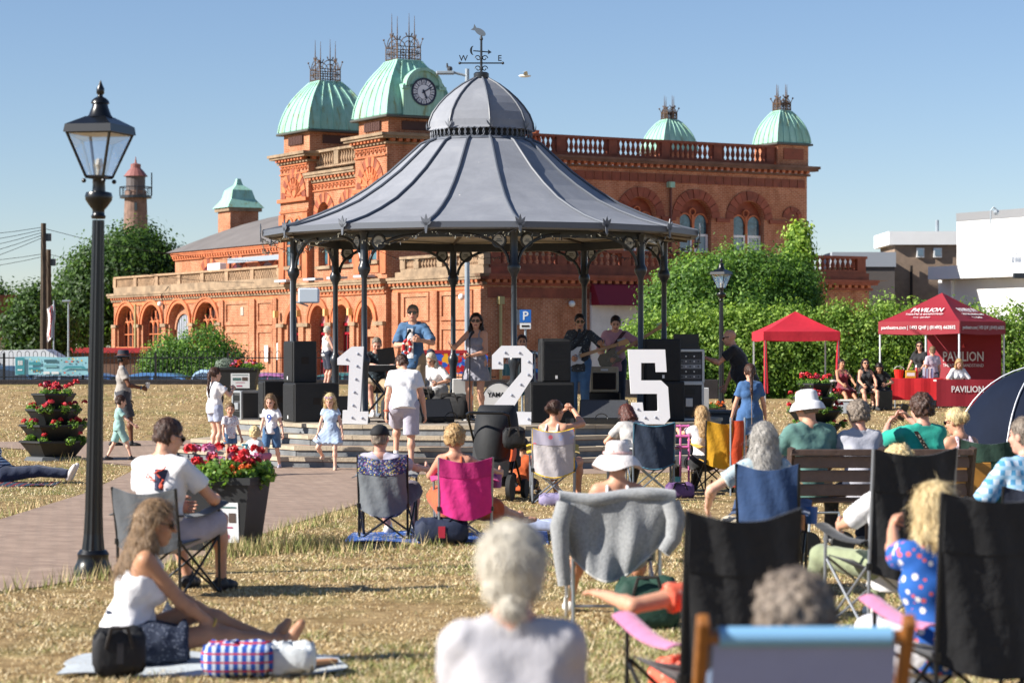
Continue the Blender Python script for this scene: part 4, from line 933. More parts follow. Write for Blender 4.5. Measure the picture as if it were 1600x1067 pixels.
# --- lighthouse
lh = thing('lighthouse', 'old brick lighthouse with a red domed lantern roof', 'lighthouse', (X(212, 300), 300, -.5))
S = 300/FPX; zt = lambda py: Zp(py, 300)+.5
mb = MB(); mb.lathe([(26*S, 0), (19*S, zt(355)), (17*S, zt(298))], 20); mb.build('tower', mat('lighthouse_brick', '#7c6458', .9, .35, 1.5), lh)
mb = MB(); mb.lathe([(25*S, zt(310)), (25*S, zt(306))], 20); mb.build('gallery', IRONB, lh)
mb = MB(); mb.lathe([(15*S, zt(306)), (15*S, zt(276))], 16); mb.build('lantern', mat('lantern_grey', '#58504f', .6), lh)
mb = MB(); mb.lathe([(19*S, zt(276)), (13*S, zt(268)), (8*S, zt(263)), (8*S, zt(257)), (2*S, zt(255)), (.4*S, zt(245))], 16); mb.build('lantern_roof', mat('lantern_red', '#8a5752', .6), lh)
mb = MB();
for k in range(14): a = 2*PI*k/14; mb.tube((25*S*math.cos(a), 25*S*math.sin(a), zt(306)), (25*S*math.cos(a), 25*S*math.sin(a), zt(293)), .05, n=4)
mb.path([(25*S*math.cos(a), 25*S*math.sin(a), zt(293)) for a in np.linspace(0, 2*PI, 21)], .06, 4); mb.tube((25*S, 0, zt(306)), (25*S, 0, zt(270)), .08, n=4); mb.build('gallery_rail', IRONB, lh)
mb = MB(); mb.box(1*S, 5*S, -19.5*S, -17*S, zt(330), zt(318)); mb.build('window', GLASSD, lh)
# --- far buildings on the left
hs = thing('house', 'pale house with brown pitched roof at the left edge', 'house', (X(22, 150), 150, -.5))
mb = MB(); mb.box(-2.6, .8, 0, 6, 0, 3.0); mb.build('wall', mat('house_pink', '#b8a096', .9), hs)
mb = MB(); mb.add([(-3,-.3,2.9), (1,-.3,2.9), (1,6.3,2.9), (-3,6.3,2.9), (-1.6,-.3,5.6), (1.9,3,5.9), (-1.6,6.3,5.6)], [(0,1,5,4),(1,2,5),(2,3,6,5),(3,0,4,6),(4,5,6)]); mb.build('roof', mat('roof_tile', '#7a5142', .9, .2, 4), hs)
mb = MB(); mb.box(1.2, 1.6, 3, 3.4, 5.2, 6.4); mb.build('chimney', mat('chimney_red', '#a05038', .9), hs)
sh = thing('low_shop', 'low shop with red fascia behind the flagpole', 'shop', (X(132, 118), 118, -.5))
mb = MB(); mb.box(-1.5, 3, 0, 4, 0, 2.35); mb.build('wall', mat('shop_brown', '#6d5648', .9, .2, 2), sh)
mb = MB(); mb.box(-1.6, 3.1, -.25, 0, 2.1, 2.35); mb.build('fascia', mat('fascia_red', '#b0353a', .6), sh); mb = MB(); mb.box(-1.45, -.4, -.1, -.01, .3, 1.9); mb.build('door', mat('shop_cream', '#c9b9a0', .8), sh)
POLE = mat('pole_wood', '#4d4032', .9, .3, 3)
for px, top, d, lb in ((68, 349, 95, 'taller wooden telegraph pole with wires at the left'), (76, 390, 104, 'shorter telegraph pole just right of the taller one')):
 t = thing('telegraph_pole', lb, 'telegraph pole', (X(px, d), d, -.5)); z = Zp(top, d)+.5
 mb = MB(); mb.path([(0,0,0), (0,0,z)], [.15, .1], 8); mb.build('pole', POLE, t)
 mb = MB(); mb.box(.02, .3, -.05, .05, z-.7, z-.4); mb.build('wire_bracket', IRONB, t)
 mb = MB()
 for i in range(5 if top < 360 else 2):
  A = Vector((0,0,z-.15-.1*i)); Bq = Vector((-7, -3+i*.4, z-.6-.55*i)); mb.path([A.lerp(Bq, q)+Vector((0,0,-1.0*q*(1-q))) for q in np.linspace(0, 1, 8)], .012, 3)
 A = Vector((0,0,z-.2)); Bq = Vector((8, 8, z-1.2)); mb.path([A.lerp(Bq, q)+Vector((0,0,-1.2*q*(1-q))) for q in np.linspace(0, 1, 8)], .012, 3)
 struct(mb.build('overhead_wire', DARKV, t), 'stuff')
GALV = mat('galvanised_pole', '#9aa3aa', .45, .1, 3, metal=.3)
def lamp_column(px, top, d, head, label, wpx):
 t = thing('street_light', label, 'street light', (X(px, d), d, -.5)); z = Zp(top, d)+.5; r = wpx*d/FPX/2
 mb = MB(); mb.path([(0,0,0), (0,0,1.6), (0,0,1.65), (0,0,z)], [r*1.25, r*1.25, r, r*.75], 10); mb.build('column', GALV, t)
 if head == 'arm':
  mb = MB(); mb.tube((0,0,z-.25), (-.6,0,z-.1), .05, n=6); mb.build('arm', GALV, t)
  mb = MB(); mb.cbox(-1.1, -.45, -.13, .13, z-.2, z-.08, .03); mb.build('lamp_head', GALV, t)
  mb = MB(); mb.sphere((-.62, 0, z), (.1, .08, .1), 6); mb.path([(-.7,0,z+.05), (-.72,0,z+.2)], [.05,.03], 6); mb.build('pigeon', mat('pigeon_grey', '#3d3f44', .8), t)
 elif head == 'flood':
  mb = MB(); mb.cbox(.25, 1.0, -.25, .25, z-2.0, z-1.45, .05); mb.build('flood_lamp', mat('flood_white', '#c5ccd2', .4), t); mb = MB(); mb.tube((0,0,z-1.9), (.6,0,z-2.1), .03); mb.build('arm', GALV, t)
 else:
  mb = MB(); mb.cbox(-.25, .1, -.08, .08, z-.05, z+.03, .02); mb.build('lamp_head', GALV, t)
lamp_column(730, 108, 86, 'arm', 'tall grey street light with bracket head rising behind the bandstand dome', 9)
lamp_column(456, 388, 88, 'flood', 'grey column with a floodlight box beside the bandstand left columns', 6)
lamp_column(107, 470, 100, 'small', 'slim pale street light left of the near lamp post', 3.5)
fl = thing('flagpole', 'thin pole with a white and red flag at the left', 'flagpole', (X(84, 96), 96, -.5))
mb = MB(); mb.tube((0,0,0), (0,0,4.2), .03, n=6); mb.build('pole', GALV, fl)
mb = MB(); mb.sheet(lambda u, v: (.02-.28*u+.04*math.sin(5*v), .06*math.sin(6*u+3*v), 4.1-1.35*v-.25*u), 6, 8, .01); mb.build('flag', mat('flag_white', (.75,.73,.72), .7), fl)
mb = MB(); mb.sheet(lambda u, v: (-.06-.12*u+.04*math.sin(5*v), -.03+.06*math.sin(6*u+3*v), 4.0-1.15*v-.25*u), 3, 8, .01); mb.build('flag_cross', mat('flag_red', '#b03434', .7), fl)
# --- right: white flat-roofed buildings
WHW = mat('white_render', (.80, .80, .78), .8, .06, .4)
def litbox(name, px, d, wlit, wshd, z0, z1, m, parent, inset=0):
 """box turned like the pavilion; px,d = its corner nearest the camera side on the left"""
 M = TR(X(px, d), d, 0) @ RZ(BA); mb = MB(); mb.box(inset, wshd, -wlit, 0, z0, z1, M); return mb.build(name, m, parent)
wb = thing('white_building', 'white flat-roofed building with grey roof edge at the right', 'building', (0,0,0))
litbox('upper_block', 1495, 118, 22, 12, 4.3, 8.0, WHW, wb); litbox('roof_edge', 1494, 118, 22.1, 12.1, 8.0, 8.4, mat('roof_edge_grey', '#7f8082', .8), wb)
litbox('canopy_fascia', 1450, 114, 26, 8, 5.05, 5.65, WHW, wb); litbox('lower_wall', 1466, 114.6, 26, 6, -.5, 5.04, WHW, wb)
mb = MB(); mb.tube((X(1488, 113.6), 113.6, 0), (X(1488, 113.6), 113.6, 5.0), .1); mb.build('drain_pipe', WHITEP, wb)
mb = MB(); q = W(1548, 336, 110); mb.path([q+Vector((0,0,-.4)), q+Vector((0,0,.2)), q+Vector((.12,0,.35)), q+Vector((.25,0,.25))], .04, 6); mb.sphere(q+Vector((.25,0,.12)), .14, 6); mb.build('security_camera', GALV, wb)
mb = MB(); q = W(1592, 431, 104); mb.cbox(-.25, .25, -.12, .12, -.12, .12, .03, TR(*q)); mb.build('floodlight', IRONB, wb)
bb = thing('brown_block', 'brown flat-roofed block with white fascia and two small windows', 'building', (0,0,0))
BRN = mat('brown_brick', '#8d7a69', .9, .2, 2)
M = TR(X(1398, 128), 128, 0)
mb = MB(); mb.box(0, 3.6, 0, 5, -.5, 7.3, M); mb.build('wall', BRN, bb); mb = MB(); mb.box(-.35, 3.6, -.3, 5, 7.3, 8.0, M); mb.build('fascia', WHW, bb)
for px, tw in ((1438, 6), (1465, 6.5)):
 q = W(px, 395, 127.9); mb = MB(); mb.box(q.x-tw*.034, q.x+tw*.034, q.y-.06, q.y+.1, q.z-.25, q.z+.25); w = mb.build('window', WHITEP, bb)
 mb = MB(); mb.box(q.x-tw*.024, q.x+tw*.024, q.y-.09, q.y-.065, q.z-.17, q.z+.17); mb.build('pane', MATS['pale_glass'], w)
q = W(1467, 358, 128); mb = MB(); mb.tube(q+Vector((0,.5,-.3)), q+Vector((0,.5,.5)), .09); mb.build('flue', GALV, bb)
mb = MB(); mb.tube((X(1424,127.8), 127.8, 0), (X(1424,127.8), 127.8, 6.2), .07); mb.build('drain_pipe', DARKV, bb)
gb = thing('grey_block', 'low grey block with white fascia behind the brick balustrade', 'building', (0,0,0))
mb = MB(); mb.box(X(1330, 124), X(1398, 124), 124, 130, -.5, 6.0); mb.build('wall', mat('grey_render', '#5d5754', .9, .1, 1), gb)
mb = MB(); mb.box(X(1300, 123.9), X(1400, 123.9), 123.9, 130, 6.0, 6.75); mb.build('fascia', mat('fascia_grey', '#9aa0a8', .8), gb)
mb = MB(); mb.box(X(1372, 123.6), X(1393, 123.6), 123.6, 123.9, -.5, 4.3); mb.build('door', mat('door_dark', '#2c2a2c', .8), gb)
# --- hooped railing on the low wall: each bent hoop its own piece
RAILM = mat('railing_black', '#181a1d', .45)
rail = thing('hooped_railing', 'black hoop-topped railing along the back of the lawn', 'railing', (0, 70.5, .86))
mb = MB(); mb.path([(-.06,0,0), (-.06,0,.76)]+[(-.06*math.cos(t), 0, .76+.07*math.sin(t)) for t in np.linspace(0, PI, 7)][1:-1]+[(.06,0,.76), (.06,0,0)], .009, 5); HOOP = mb.mesh('hoop', RAILM)
xx = X(-8, 70.5)
while xx < X(770, 70.5):
 ob('hoop', HOOP, rail, (xx, 0, 0)); xx += .236
mb = MB(); mb.box(X(-10, 70.5), X(775, 70.5), -.012, .012, .62, .65); mb.box(X(-10, 70.5), X(775, 70.5), -.012, .012, .06, .09); mb.build('rail', RAILM, rail)
for px in (6, 130, 243, 356, 470, 585, 700): mb = MB(); mb.box(X(px,70.5)-.03, X(px,70.5)+.03, -.03, .03, -.05, .78); mb.build('post', RAILM, rail)
def banner_art(name, base, items):
 pass
bn = thing('event_banner', 'long pale blue printed event banner tied to the railing', 'banner', (X(81, 70.4), 70.4, 0)); s = 70.4/FPX
bw = 57*s; z0, z1 = Zp(586, 70.4), Zp(557.5, 70.4)
mb = MB(); mb.sheet(lambda u, v: ((u*2-1)*bw, -.03+.01*math.sin(9*u), z0+(z1-z0)*v+.012*math.sin(7*u)), 14, 3, .006); mb.build('cloth', mat('banner_blue', '#8fc3cf', .6), bn)
def flat(parent, name, x0, x1, za, zb, m, y=-.05): mb = MB(); mb.box(x0, x1, y-.004, y, za, zb); return mb.build(name, m, parent)
H_ = z1-z0; TEAL = mat('banner_teal', '#3f8f9a', .6)
flat(bn, 'printed_panel', -bw*.98, -bw*.74, z0+.02, z1-.02, TEAL); WTX = mat('print_white', (.75,.77,.76), .6)
for i in range(3): flat(bn, 'printed_tower', -bw*.92+i*.05, -bw*.89+i*.05, z0+H_*.55, z0+H_*.8, WTX, -.056)
flat(bn, 'printed_swash', -bw*.93, -bw*.8, z0+H_*.25, z0+H_*.32, WTX, -.056)
for (a, b, c, d, m) in ((-.62, -.3, .55, .72, TEAL), (-.62, -.3, .28, .42, TEAL), (-.2, .15, .7, .85, mat('print_dark', '#3d6670', .6)), (-.2, .15, .42, .56, mat('print_dark2', '#6fa3a8', .6)), (-.22, -.05, .06, .2, WTX), (0, .2, .06, .2, WTX)):
 flat(bn, 'printed_block', a*bw, b*bw, z0+H_*c, z0+H_*d, m, -.056)
mb = MB(); mb.add([(.28*bw,-.06,z0+H_*.3), (.4*bw,-.06,z0+H_*.5), (.88*bw,-.06,z0+H_*.5), (.98*bw,-.06,z0+H_*.3), (.8*bw,-.06,z0+H_*.38), (.45*bw,-.06,z0+H_*.38)], [(0,1,2,3,4,5)]); mb.build('printed_ribbon', TEAL, bn)
for i in range(26):
 a = random.choice((-.62+.34*random.random(), .25+.72*random.random())); zc = z0+H_*random.choice((random.uniform(.72, .92), random.uniform(.1, .28)))
 mb = MB(); r = random.uniform(.012, .03); mb.lathe([(r, 0), (r, .003)], 8, TR(a*bw, -.058, zc) @ Matrix.Rotation(PI/2, 4, 'X')); mb.build('printed_flower', mat('print_flower%d' % (i % 4), ['#e0b23c', '#d3562f', '#e9e3b0', '#7fae3c'][i % 4], .6), bn)
gb2 = thing('painted_banner', 'bright multicoloured painted banner on the railing behind the singers', 'banner', (0, 70.3, 0))
mb = MB(); mb.sheet(lambda u, v: (X(640, 70.3)+(X(762, 70.3)-X(640, 70.3))*u, .01*math.sin(9*u), Zp(584, 70.3)+(Zp(547, 70.3)-Zp(584, 70.3))*v), 12, 3, .006)
mb.build('cloth', poster_mat('painted_print', ['#b0202c', '#2c55b0', '#d9a02a', '#6a9fd0', '#c9472c', '#d8d0c0'], 7), gb2)
mb = MB(); mb.box(X(640, 70.3), X(762, 70.3), -.02, -.008, Zp(552, 70.3), Zp(547, 70.3)); mb.build('top_band', mat('banner_red', '#9c1c26', .6), gb2)
ps = thing('parking_sign', 'blue and white P parking sign on a grey post', 'road sign', (X(821, 74), 74, -.5)); s = 74/FPX
mb = MB(); mb.tube((0,0,0), (0,0,Zp(484, 74)+.5), .035); mb.build('post', GALV, ps)
mb = MB(); mb.cbox(-8.8*s, 8.8*s, -.06, -.04, Zp(504, 74)+.5, Zp(484, 74)+.5, .004); mb.build('plate', mat('sign_blue', '#1f66b5', .35), ps)
mb = MB(); mb.cbox(-8.5*s, 8.5*s, -.06, -.04, Zp(514, 74)+.5, Zp(505, 74)+.5, .004); mb.build('sub_plate', WHITEP, ps)
text_part('letter', 'P', 19*s, WHITEP, ps, TR(0, -.064, Zp(494, 74)+.5) @ TXY, bold=True)
flat(ps, 'small_text', -6*s, 6*s, Zp(511, 74)+.5, Zp(508, 74)+.5, DARKV, -.064)
# --- parked cars on the lower road
def car(px, d, col, label, yaw, L=4.1, Wd=1.75, Hh=1.5):
 t = thing('parked_car', label, 'car', (X(px, d), d, -.49), yaw, 'cars parked behind the railing')
 pt = mat('car_paint_'+col.strip('#'), col, .25, coat=.6, metal=.2); TY = mat('tyre', (.02,.02,.02), .8); RIMM = mat('rim', '#9a9da1', .3, metal=.8)
 prof = [(-.5, .28), (-.5, .62), (-.47, .72), (-.40, .92), (-.33, 1.0), (-.24, 1.35), (-.12, 1.48), (.08, 1.5), (.2, 1.4), (.31, 1.02), (.44, .9), (.49, .75), (.5, .4), (.48, .28)]
 mb = MB(); n = len(prof)
 for sx, k in ((-.46, 0), (-.5, 1), (.5, 2), (.46, 3)): pass
 rows = []
 for fx, ins in ((-1, .06), (-.94, .0), (.94, .0), (1, .06)):
  row = []
  for u, z in prof:
   tuck = .0 if z < .95 else (z-.95)*.34
   row.append((fx*(Wd/2-tuck), u*L*(1-ins*.15), (z-ins*.15*(z > .3))*Hh/1.5))
  rows.append(row)
 vs = [p for r in rows for p in r]; fs = []
 for a in range(3):
  for i in range(n): fs.append((a*n+i, a*n+(i+1) % n, (a+1)*n+(i+1) % n, (a+1)*n+i))
 fs += [tuple(range(n)), tuple(range(3*n, 4*n))[::-1]]; mb.add(vs, fs); mb.build('body', pt, t, 35)
 def side(u, z, s, e=.012): tuck = 0 if z < .95 else (z-.95)*.34; return (s*(Wd/2-tuck+e), u*L, z*Hh/1.5)
 for s in (-1, 1):
  mb = MB(); mb.add([side(-.30, 1.04, s), side(-.22, 1.32, s), side(-.02, 1.42, s), side(-.02, 1.02, s)], [(0,1,2,3)]); mb.build('window', GLASSD, t)
  mb = MB(); mb.add([side(.01, 1.02, s), side(.01, 1.42, s), side(.17, 1.34, s), side(.27, 1.04, s)], [(0,1,2,3)]); mb.build('window', GLASSD, t)
  for u in (-.31, .31):
   M = TR(s*(Wd/2-.1), u*L, .31) @ Matrix.Rotation(PI/2, 4, 'Y'); mb = MB(); mb.lathe([(.2,-.1),(.31,-.1),(.31,.1),(.2,.1)], 18, M); w = mb.build('wheel', TY, t); mb = MB(); mb.lathe([(.03,-.1),(.2,-.105),(.2,.105),(.03,.1)], 12, M); mb.build('rim', RIMM, w)
  mb = MB(); mb.sphere((s*Wd*.36, L*.475, .68), (.16, .07, .08), 6); mb.build('headlight', mat('lamp_glass', '#c9d2d8', .1), t); mb = MB(); mb.sphere((s*Wd*.4, -L*.485, .78), (.1, .05, .12), 6); mb.build('tail_light', mat('tail_red', '#8e1720', .2), t)
 for u0, z0_, u1, z1_ in ((-.325, 1.04, -.245, 1.34), (.225, 1.36, .305, 1.05)):
  k = -.012 if u0 < 0 else .012; mb = MB(); w0, w1 = Wd/2-.1-(z0_-.95)*.3, Wd/2-.1-(z1_-.95)*.3
  mb.add([(-w0, u0*L+k, z0_*Hh/1.5+.012), (w0, u0*L+k, z0_*Hh/1.5+.012), (w1, u1*L+k, z1_*Hh/1.5+.012), (-w1, u1*L+k, z1_*Hh/1.5+.012)], [(0,1,2,3)]); mb.build('windscreen', GLASSD, t)
 return t
car(15, 76.5, '#27415a', 'dark blue car at the left end of the railing', 1.2, 4.6, 1.85, 1.72)
car(100, 76, '#7c8791', 'silver car behind the event banner', 1.5)
car(135, 77, '#2f4c7a', 'navy car roof just left of the near lamp post', 1.4)
car(245, 76.5, '#5c87b8', 'light blue car behind the railing below the round shrub', 1.45, 4.3)
car(350, 77, '#8fa9c4', 'pale blue hatchback behind the far planter', .5, 3.9, 1.7, 1.6)
car(392, 79, '#9fb5b4', 'pale green car right of the far planter', .9, 3.9, 1.7, 1.5)
car(445, 76, '#8d4f7c', 'purple car behind the left speaker stack', .8, 3.8, 1.7, 1.5)
car(545, 78, '#3e6f6c', 'dark teal car behind the keyboard player', 1.3)
cv = thing('caravan', 'white caravan parked beyond the railing at the left edge', 'caravan', (X(20, 92), 92, -.5))
mb = MB(); pr = [(-2, .5), (-2.2, 1.2), (-1.9, 2.0), (-1.2, 2.2), (1.4, 2.25), (2, 1.9), (2.1, .9), (2, .5)]; mb.prism(pr, -.9, .9, TXY); mb.build('body', WHITEP, cv)
mb = MB(); mb.box(-1.5, -.3, -.93, -.905, 1.2, 1.75); mb.build('window', GLASSD, cv); mb = MB(); mb.lathe([(.33,-.1),(.33,.1)], 14, TR(0, -.8, .33) @ Matrix.Rotation(PI/2, 4, 'X')); mb.build('wheel', MATS['tyre'], cv)
# --- gull
gu = thing('gull', 'small white gull gliding in the sky right of the weather vane', 'bird', W(820, 119, 60))
mb = MB(); mb.sphere((0,0,0), (.16, .05, .04), 6); mb.build('body', WHITEP, gu)
for s in (-1, 1): mb = MB(); mb.add([(-.05,0,.02), (.08,0,.02), (.06,s*.3,.08), (.0,s*.32,.08), (-.08,s*.62,.02)], [(0,1,2,3),(3,2,4)]); mb.build('wing', mat('gull_grey', '#b7bcc0', .7), gu)
# ------------------------------------------------------------------ street furniture, planters, tents, stage gear
BLK = mat('black_gloss', '#101215', .3, .15, 6);
def lamp_post(px, d, z0, label, tilt=0., rot=0.):
 t = thing('lamp_post', label, 'lamp post', (X(px, d), d, z0)); t.rotation_euler = (0, tilt, 0)
 k = 1/207; Z = lambda y: 1.7+(548-y)*k
 mb = MB(); mb.lathe([(.145, 0), (.145, .06), (.125, .1), (.115, .14), (.12, .17), (.10, .2)], 20); mb.build('base', BLK, t, 40)
 n = 24; vs, fs = [], []; pr = [(.088, .19), (.074, .32), (.067, .5), (.046, Z(340)-.02)]
 for r, z in pr:
  for j in range(n): rr = r*(1-.10*(j % 2)); a = 2*PI*j/n; vs.append((rr*math.cos(a), rr*math.sin(a), z))
 for i in range(len(pr)-1):
  for j in range(n): fs.append((i*n+j, i*n+(j+1) % n, (i+1)*n+(j+1) % n, (i+1)*n+j))
 mb = MB(); mb.add(vs, fs); mb.build('fluted_shaft', BLK, t)
 mb = MB(); mb.lathe([(.05, Z(342)), (.056, Z(338)), (.046, Z(335)), (.046, Z(328)), (.07, Z(322)), (.10, Z(313)), (.105, Z(307)), (.095, Z(301)), (.05, Z(299)), (.046, Z(284)), (.05, Z(281))], 20); mb.build('capital', BLK, t, 40)
 L = .182; l0 = .072; zb, zt_ = Z(277), Z(208); R = RZ(rot)
 mb = MB()
 cs = [(-1,-1), (1,-1), (1,1), (-1,1)]
 for sx, sy in cs: mb.tube(R @ Vector((sx*l0, sy*l0, zb)), R @ Vector((sx*L, sy*L, zt_)), .011, n=4)
 for (a, b) in zip(cs, cs[1:]+cs[:1]):
  mb.tube(R @ Vector((a[0]*l0, a[1]*l0, zb)), R @ Vector((b[0]*l0, b[1]*l0, zb)), .012, n=4); mb.tube(R @ Vector((a[0]*L, a[1]*L, zt_)), R @ Vector((b[0]*L, b[1]*L, zt_)), .012, n=4)
  mb.sphere(R @ Vector((a[0]*l0*1.15, a[1]*l0*1.15, zb-.03)), .018, 6)
 mb.build('lantern_frame', BLK, t)
 GL = mat('lantern_glass', '#dfe8ee', .05, trans=.92, spec=.6, alpha=.35)
 for (a, b) in zip(cs, cs[1:]+cs[:1]):
  mb = MB(); mb.add([R @ Vector(p) for p in ((a[0]*l0, a[1]*l0, zb), (b[0]*l0, b[1]*l0, zb), (b[0]*L, b[1]*L, zt_), (a[0]*L, a[1]*L, zt_))], [(0,1,2,3)]); mb.build('pane', GL, t)
 mb = MB(); e = .2
 for z0_, r0, z1_, r1 in ((zt_-.005, e, zt_+.055, e-.008), (zt_+.055, e-.008, Z(183), .08)):
  for a in range(4): mb.add([R @ RZ(a*PI/2) @ Vector(p) for p in ((-r0,-r0,z0_), (r0,-r0,z0_), (r1,-r1,z1_), (-r1,-r1,z1_))], [(0,1,2,3)])
 mb.add([R @ Vector((sx*e, sy*e, zt_-.005)) for sx, sy in cs], [(0,1,2,3)], None); mb.build('lantern_roof', BLK, t)
 mb = MB(); mb.add([R @ Vector((sx*.172, sy*.172, zt_-.012)) for sx, sy in cs], [(0,1,2,3)]); mb.build('reflector', mat('reflector_white', '#c9bfae', .5), t)
 mb = MB(); mb.lathe([(.10, Z(184)), (.085, Z(180)), (.062, Z(168)), (.058, Z(163)), (.07, Z(162)), (.066, Z(158)), (.045, Z(154)), (.02, Z(151)), (.018, Z(149)), (.03, Z(146)), (.03, Z(139)), (.014, Z(132)), (.004, Z(126))], 16); mb.build('finial', BLK, t, 40)
 mb = MB(); mb.lathe([(.02, zb), (.02, zb+.06), (.03, zb+.09), (.02, zb+.14)], 8); mb.build('gas_mantle', mat('mantle', '#b0aba0', .4), t)
 return t
lamp_post(145, 18.25, 0, 'tall black fluted lamp post with lantern at the near left', math.radians(.9), math.radians(-19))
lamp_post(1127, 58, gz(5, 58), 'small black lamp post with lantern in front of the bushy tree', 0, math.radians(-35))
# --- flowers
FL = {'red': mat('petal_red', '#c21f26', .5), 'pink': mat('petal_pink', '#e08ab0', .5), 'orange': mat('petal_orange', '#e0691e', .5), 'deep': mat('petal_deep', '#8f1136', .5), 'white': mat('petal_white', '#d9cfd0', .5), 'lilac': mat('petal_lilac', '#8f86c4', .5), 'coral': mat('petal_coral', '#d9404a', .5)}
def flower_bed(parent, heads, green, size=.045):
 """heads = (position, radius, colour key); each truss of petals is one piece; green = blobs of leaves"""
 P, D = crown_pts(green, sum(max(60, int(900*r[0]*r[1]*4)) for c, r in green)*2, .2, .6)
 V, Fc = leaf_quads(P, D, np.full(len(P), size), .7); ob('leaves', np_mesh('leaves', V, Fc, LEAFS['bright'], midx=rng.integers(0, 3, len(P))), parent)
 for p, r, c in heads:
  k = 46; v = rng.normal(0, 1, (k, 3)); v /= np.linalg.norm(v, axis=1)[:, None]; v[:, 2] = np.abs(v[:, 2])*1.0-.15
  V, Fc = leaf_quads(np.array(p)+v*r*.8, v, np.full(k, r*.75), .9, 0); o = ob('flower_head', np_mesh('flower_head', V, Fc, FL[c]), parent)
TUB = mat('tub_black', '#1c1e20', .55, .2, 5)
def tiered_planter(px, d, label, scale=1., seed=1):
 rs = random.Random(seed); t = thing('tiered_planter', label, 'planter', (X(px, d), d, gz(X(px, d), d))); t.scale = (scale,)*3
 mb = MB(); mb.lathe([(.46, 0), (.42, .06), (.3, .07)], 6, a0=.3); mb.build('foot', mat('foot_grey', '#4a4d50', .7), t)
 for i, (zr, r) in enumerate(((.31, .54), (.56, .54), (.80, .44), (1.04, .35))):
  mb = MB(); mb.lathe([(r*.62, zr-.25), (r*.96, zr-.03), (r, zr-.03), (r, zr), (r*.93, zr), (r*.9, zr-.05), (.05, zr-.06)], 6, a0=.3); mb.build('bowl', TUB, t)
  heads, green = [], []
  n = (7, 9, 9, 9)[i]
  for k in range(n):
   a = 2*PI*k/n+rs.uniform(-.25, .25); rr = r*(rs.uniform(.7, .92) if i < 3 else rs.uniform(.1, .85)); q = (rr*math.cos(a), rr*math.sin(a), zr+rs.uniform(.02, .1 if i < 3 else .16))
   if i == 0 and rs.random() < .35: green.append((q, (.08, .08, .05))); continue
   green.append(((q[0], q[1], zr+.0), (.09, .09, .07)))
   for _ in range(2 if i else 1): heads.append(((q[0]+rs.gauss(0, .05), q[1]+rs.gauss(0, .05), q[2]+rs.gauss(0, .03)), rs.uniform(.035, .06), rs.choice(('red', 'red', 'red', 'coral', 'deep') if i else ('coral', 'red', 'orange'))))
  flower_bed(t, heads, green)
 return t
tiered_planter(84, 37.6, 'four-tier black planter with red geraniums at the left of the path', 1., 3)
tiered_planter(1274, 45.5, 'four-tier black planter of red flowers behind the bucket hat', 1.05, 8)
NOTE = mat('notice_paper', (.75, .77, .79), .5); NPR = mat('notice_print', '#4d6f6c', .6); NPK = mat('notice_pink', '#b35a78', .6)
def tub(px, d, label, L, Wd, H, yaw, heads_fn, notice=None, m=TUB, z=None, green=None):
 t = thing('planter_tub', label, 'planter', (X(px, d), d, gz(X(px, d), d) if z is None else z), yaw); a, b = L/2, Wd/2
 mb = MB(); s = .8
 mb.add([(-a*s,-b*s,0), (a*s,-b*s,0), (a*s,b*s,0), (-a*s,b*s,0), (-a,-b,H), (a,-b,H), (a,b,H), (-a,b,H)], [(3,2,1,0),(0,1,5,4),(1,2,6,5),(2,3,7,6),(3,0,4,7),(4,5,6,7)]); mb.build('tub', m, t)
 mb = MB(); w = .05
 for x0, x1, y0, y1 in ((-a-.02, a+.02, -b-.02, -b+w), (-a-.02, a+.02, b-w, b+.02), (-a-.02, -a+w, -b+w, b-w), (a-w, a+.02, -b+w, b-w)): mb.box(x0, x1, y0, y1, H-.03, H+.03)
 mb.build('rim', m, t)
 if notice:
  x0, x1, z0, z1 = notice; f = lambda z: -b*(s+(1-s)*z/H)-.006;
  mb = MB(); mb.add([(x0, f(z0), z0), (x1, f(z0), z0), (x1, f(z1), z1), (x0, f(z1), z1), (x0, f(z0)+.004, z0), (x1, f(z0)+.004, z0), (x1, f(z1)+.004, z1), (x0, f(z1)+.004, z1)], [(0,1,2,3),(4,7,6,5),(0,4,5,1),(1,5,6,2),(2,6,7,3),(3,7,4,0)]); nn = mb.build('notice', NOTE, t)
  w_, h_ = x1-x0, z1-z0
  for (u0, u1, v0, v1, mm) in ((.08, .92, .86, .90, NPR), (.1, .55, .52, .70, NPR), (.6, .9, .5, .74, mat('notice_dark', '#55463f', .6)), (.25, .75, .36, .40, NPK), (.3, .6, .1, .2, NPK)):
   e = .003; q = [(x0+u*w_, f(z0+v*h_)-e, z0+v*h_) for u, v in ((u0, v0), (u1, v0), (u1, v1), (u0, v1))]; mb = MB(); mb.add(q, [(0,1,2,3)]); mb.build('notice_print', mm, nn)
 heads, gr = heads_fn(a, b, H); flower_bed(t, heads, gr, .05); return t
def near_heads(a, b, H):
 rs = random.Random(5); hd, gr = [], []
 for i in range(34):
  x, y = rs.uniform(-a*.95, a*.95), rs.uniform(-b*.9, b*.9); z = H+.12+rs.uniform(0, .16)-.1*abs(x)
  c = 'pink' if -.25 < x < .3 and y > -.1 and rs.random() < .6 else 'red'
  if y < -.12 and x > 0: c, z = 'orange', H+.06+rs.uniform(0, .06)
  hd.append(((x, y, z), rs.uniform(.045, .065) if c != 'orange' else .03, c))
 for i in range(18): gr.append(((rs.uniform(-a, a), rs.uniform(-b, b), H+.05), (.16, .16, .12)))
 return hd, gr
tub(342, 20.7, 'black planter tub of red and pink geraniums beside the man in the grey chair', .74, .55, .60, math.radians(-14), near_heads, (.06, .27, .08, .42))
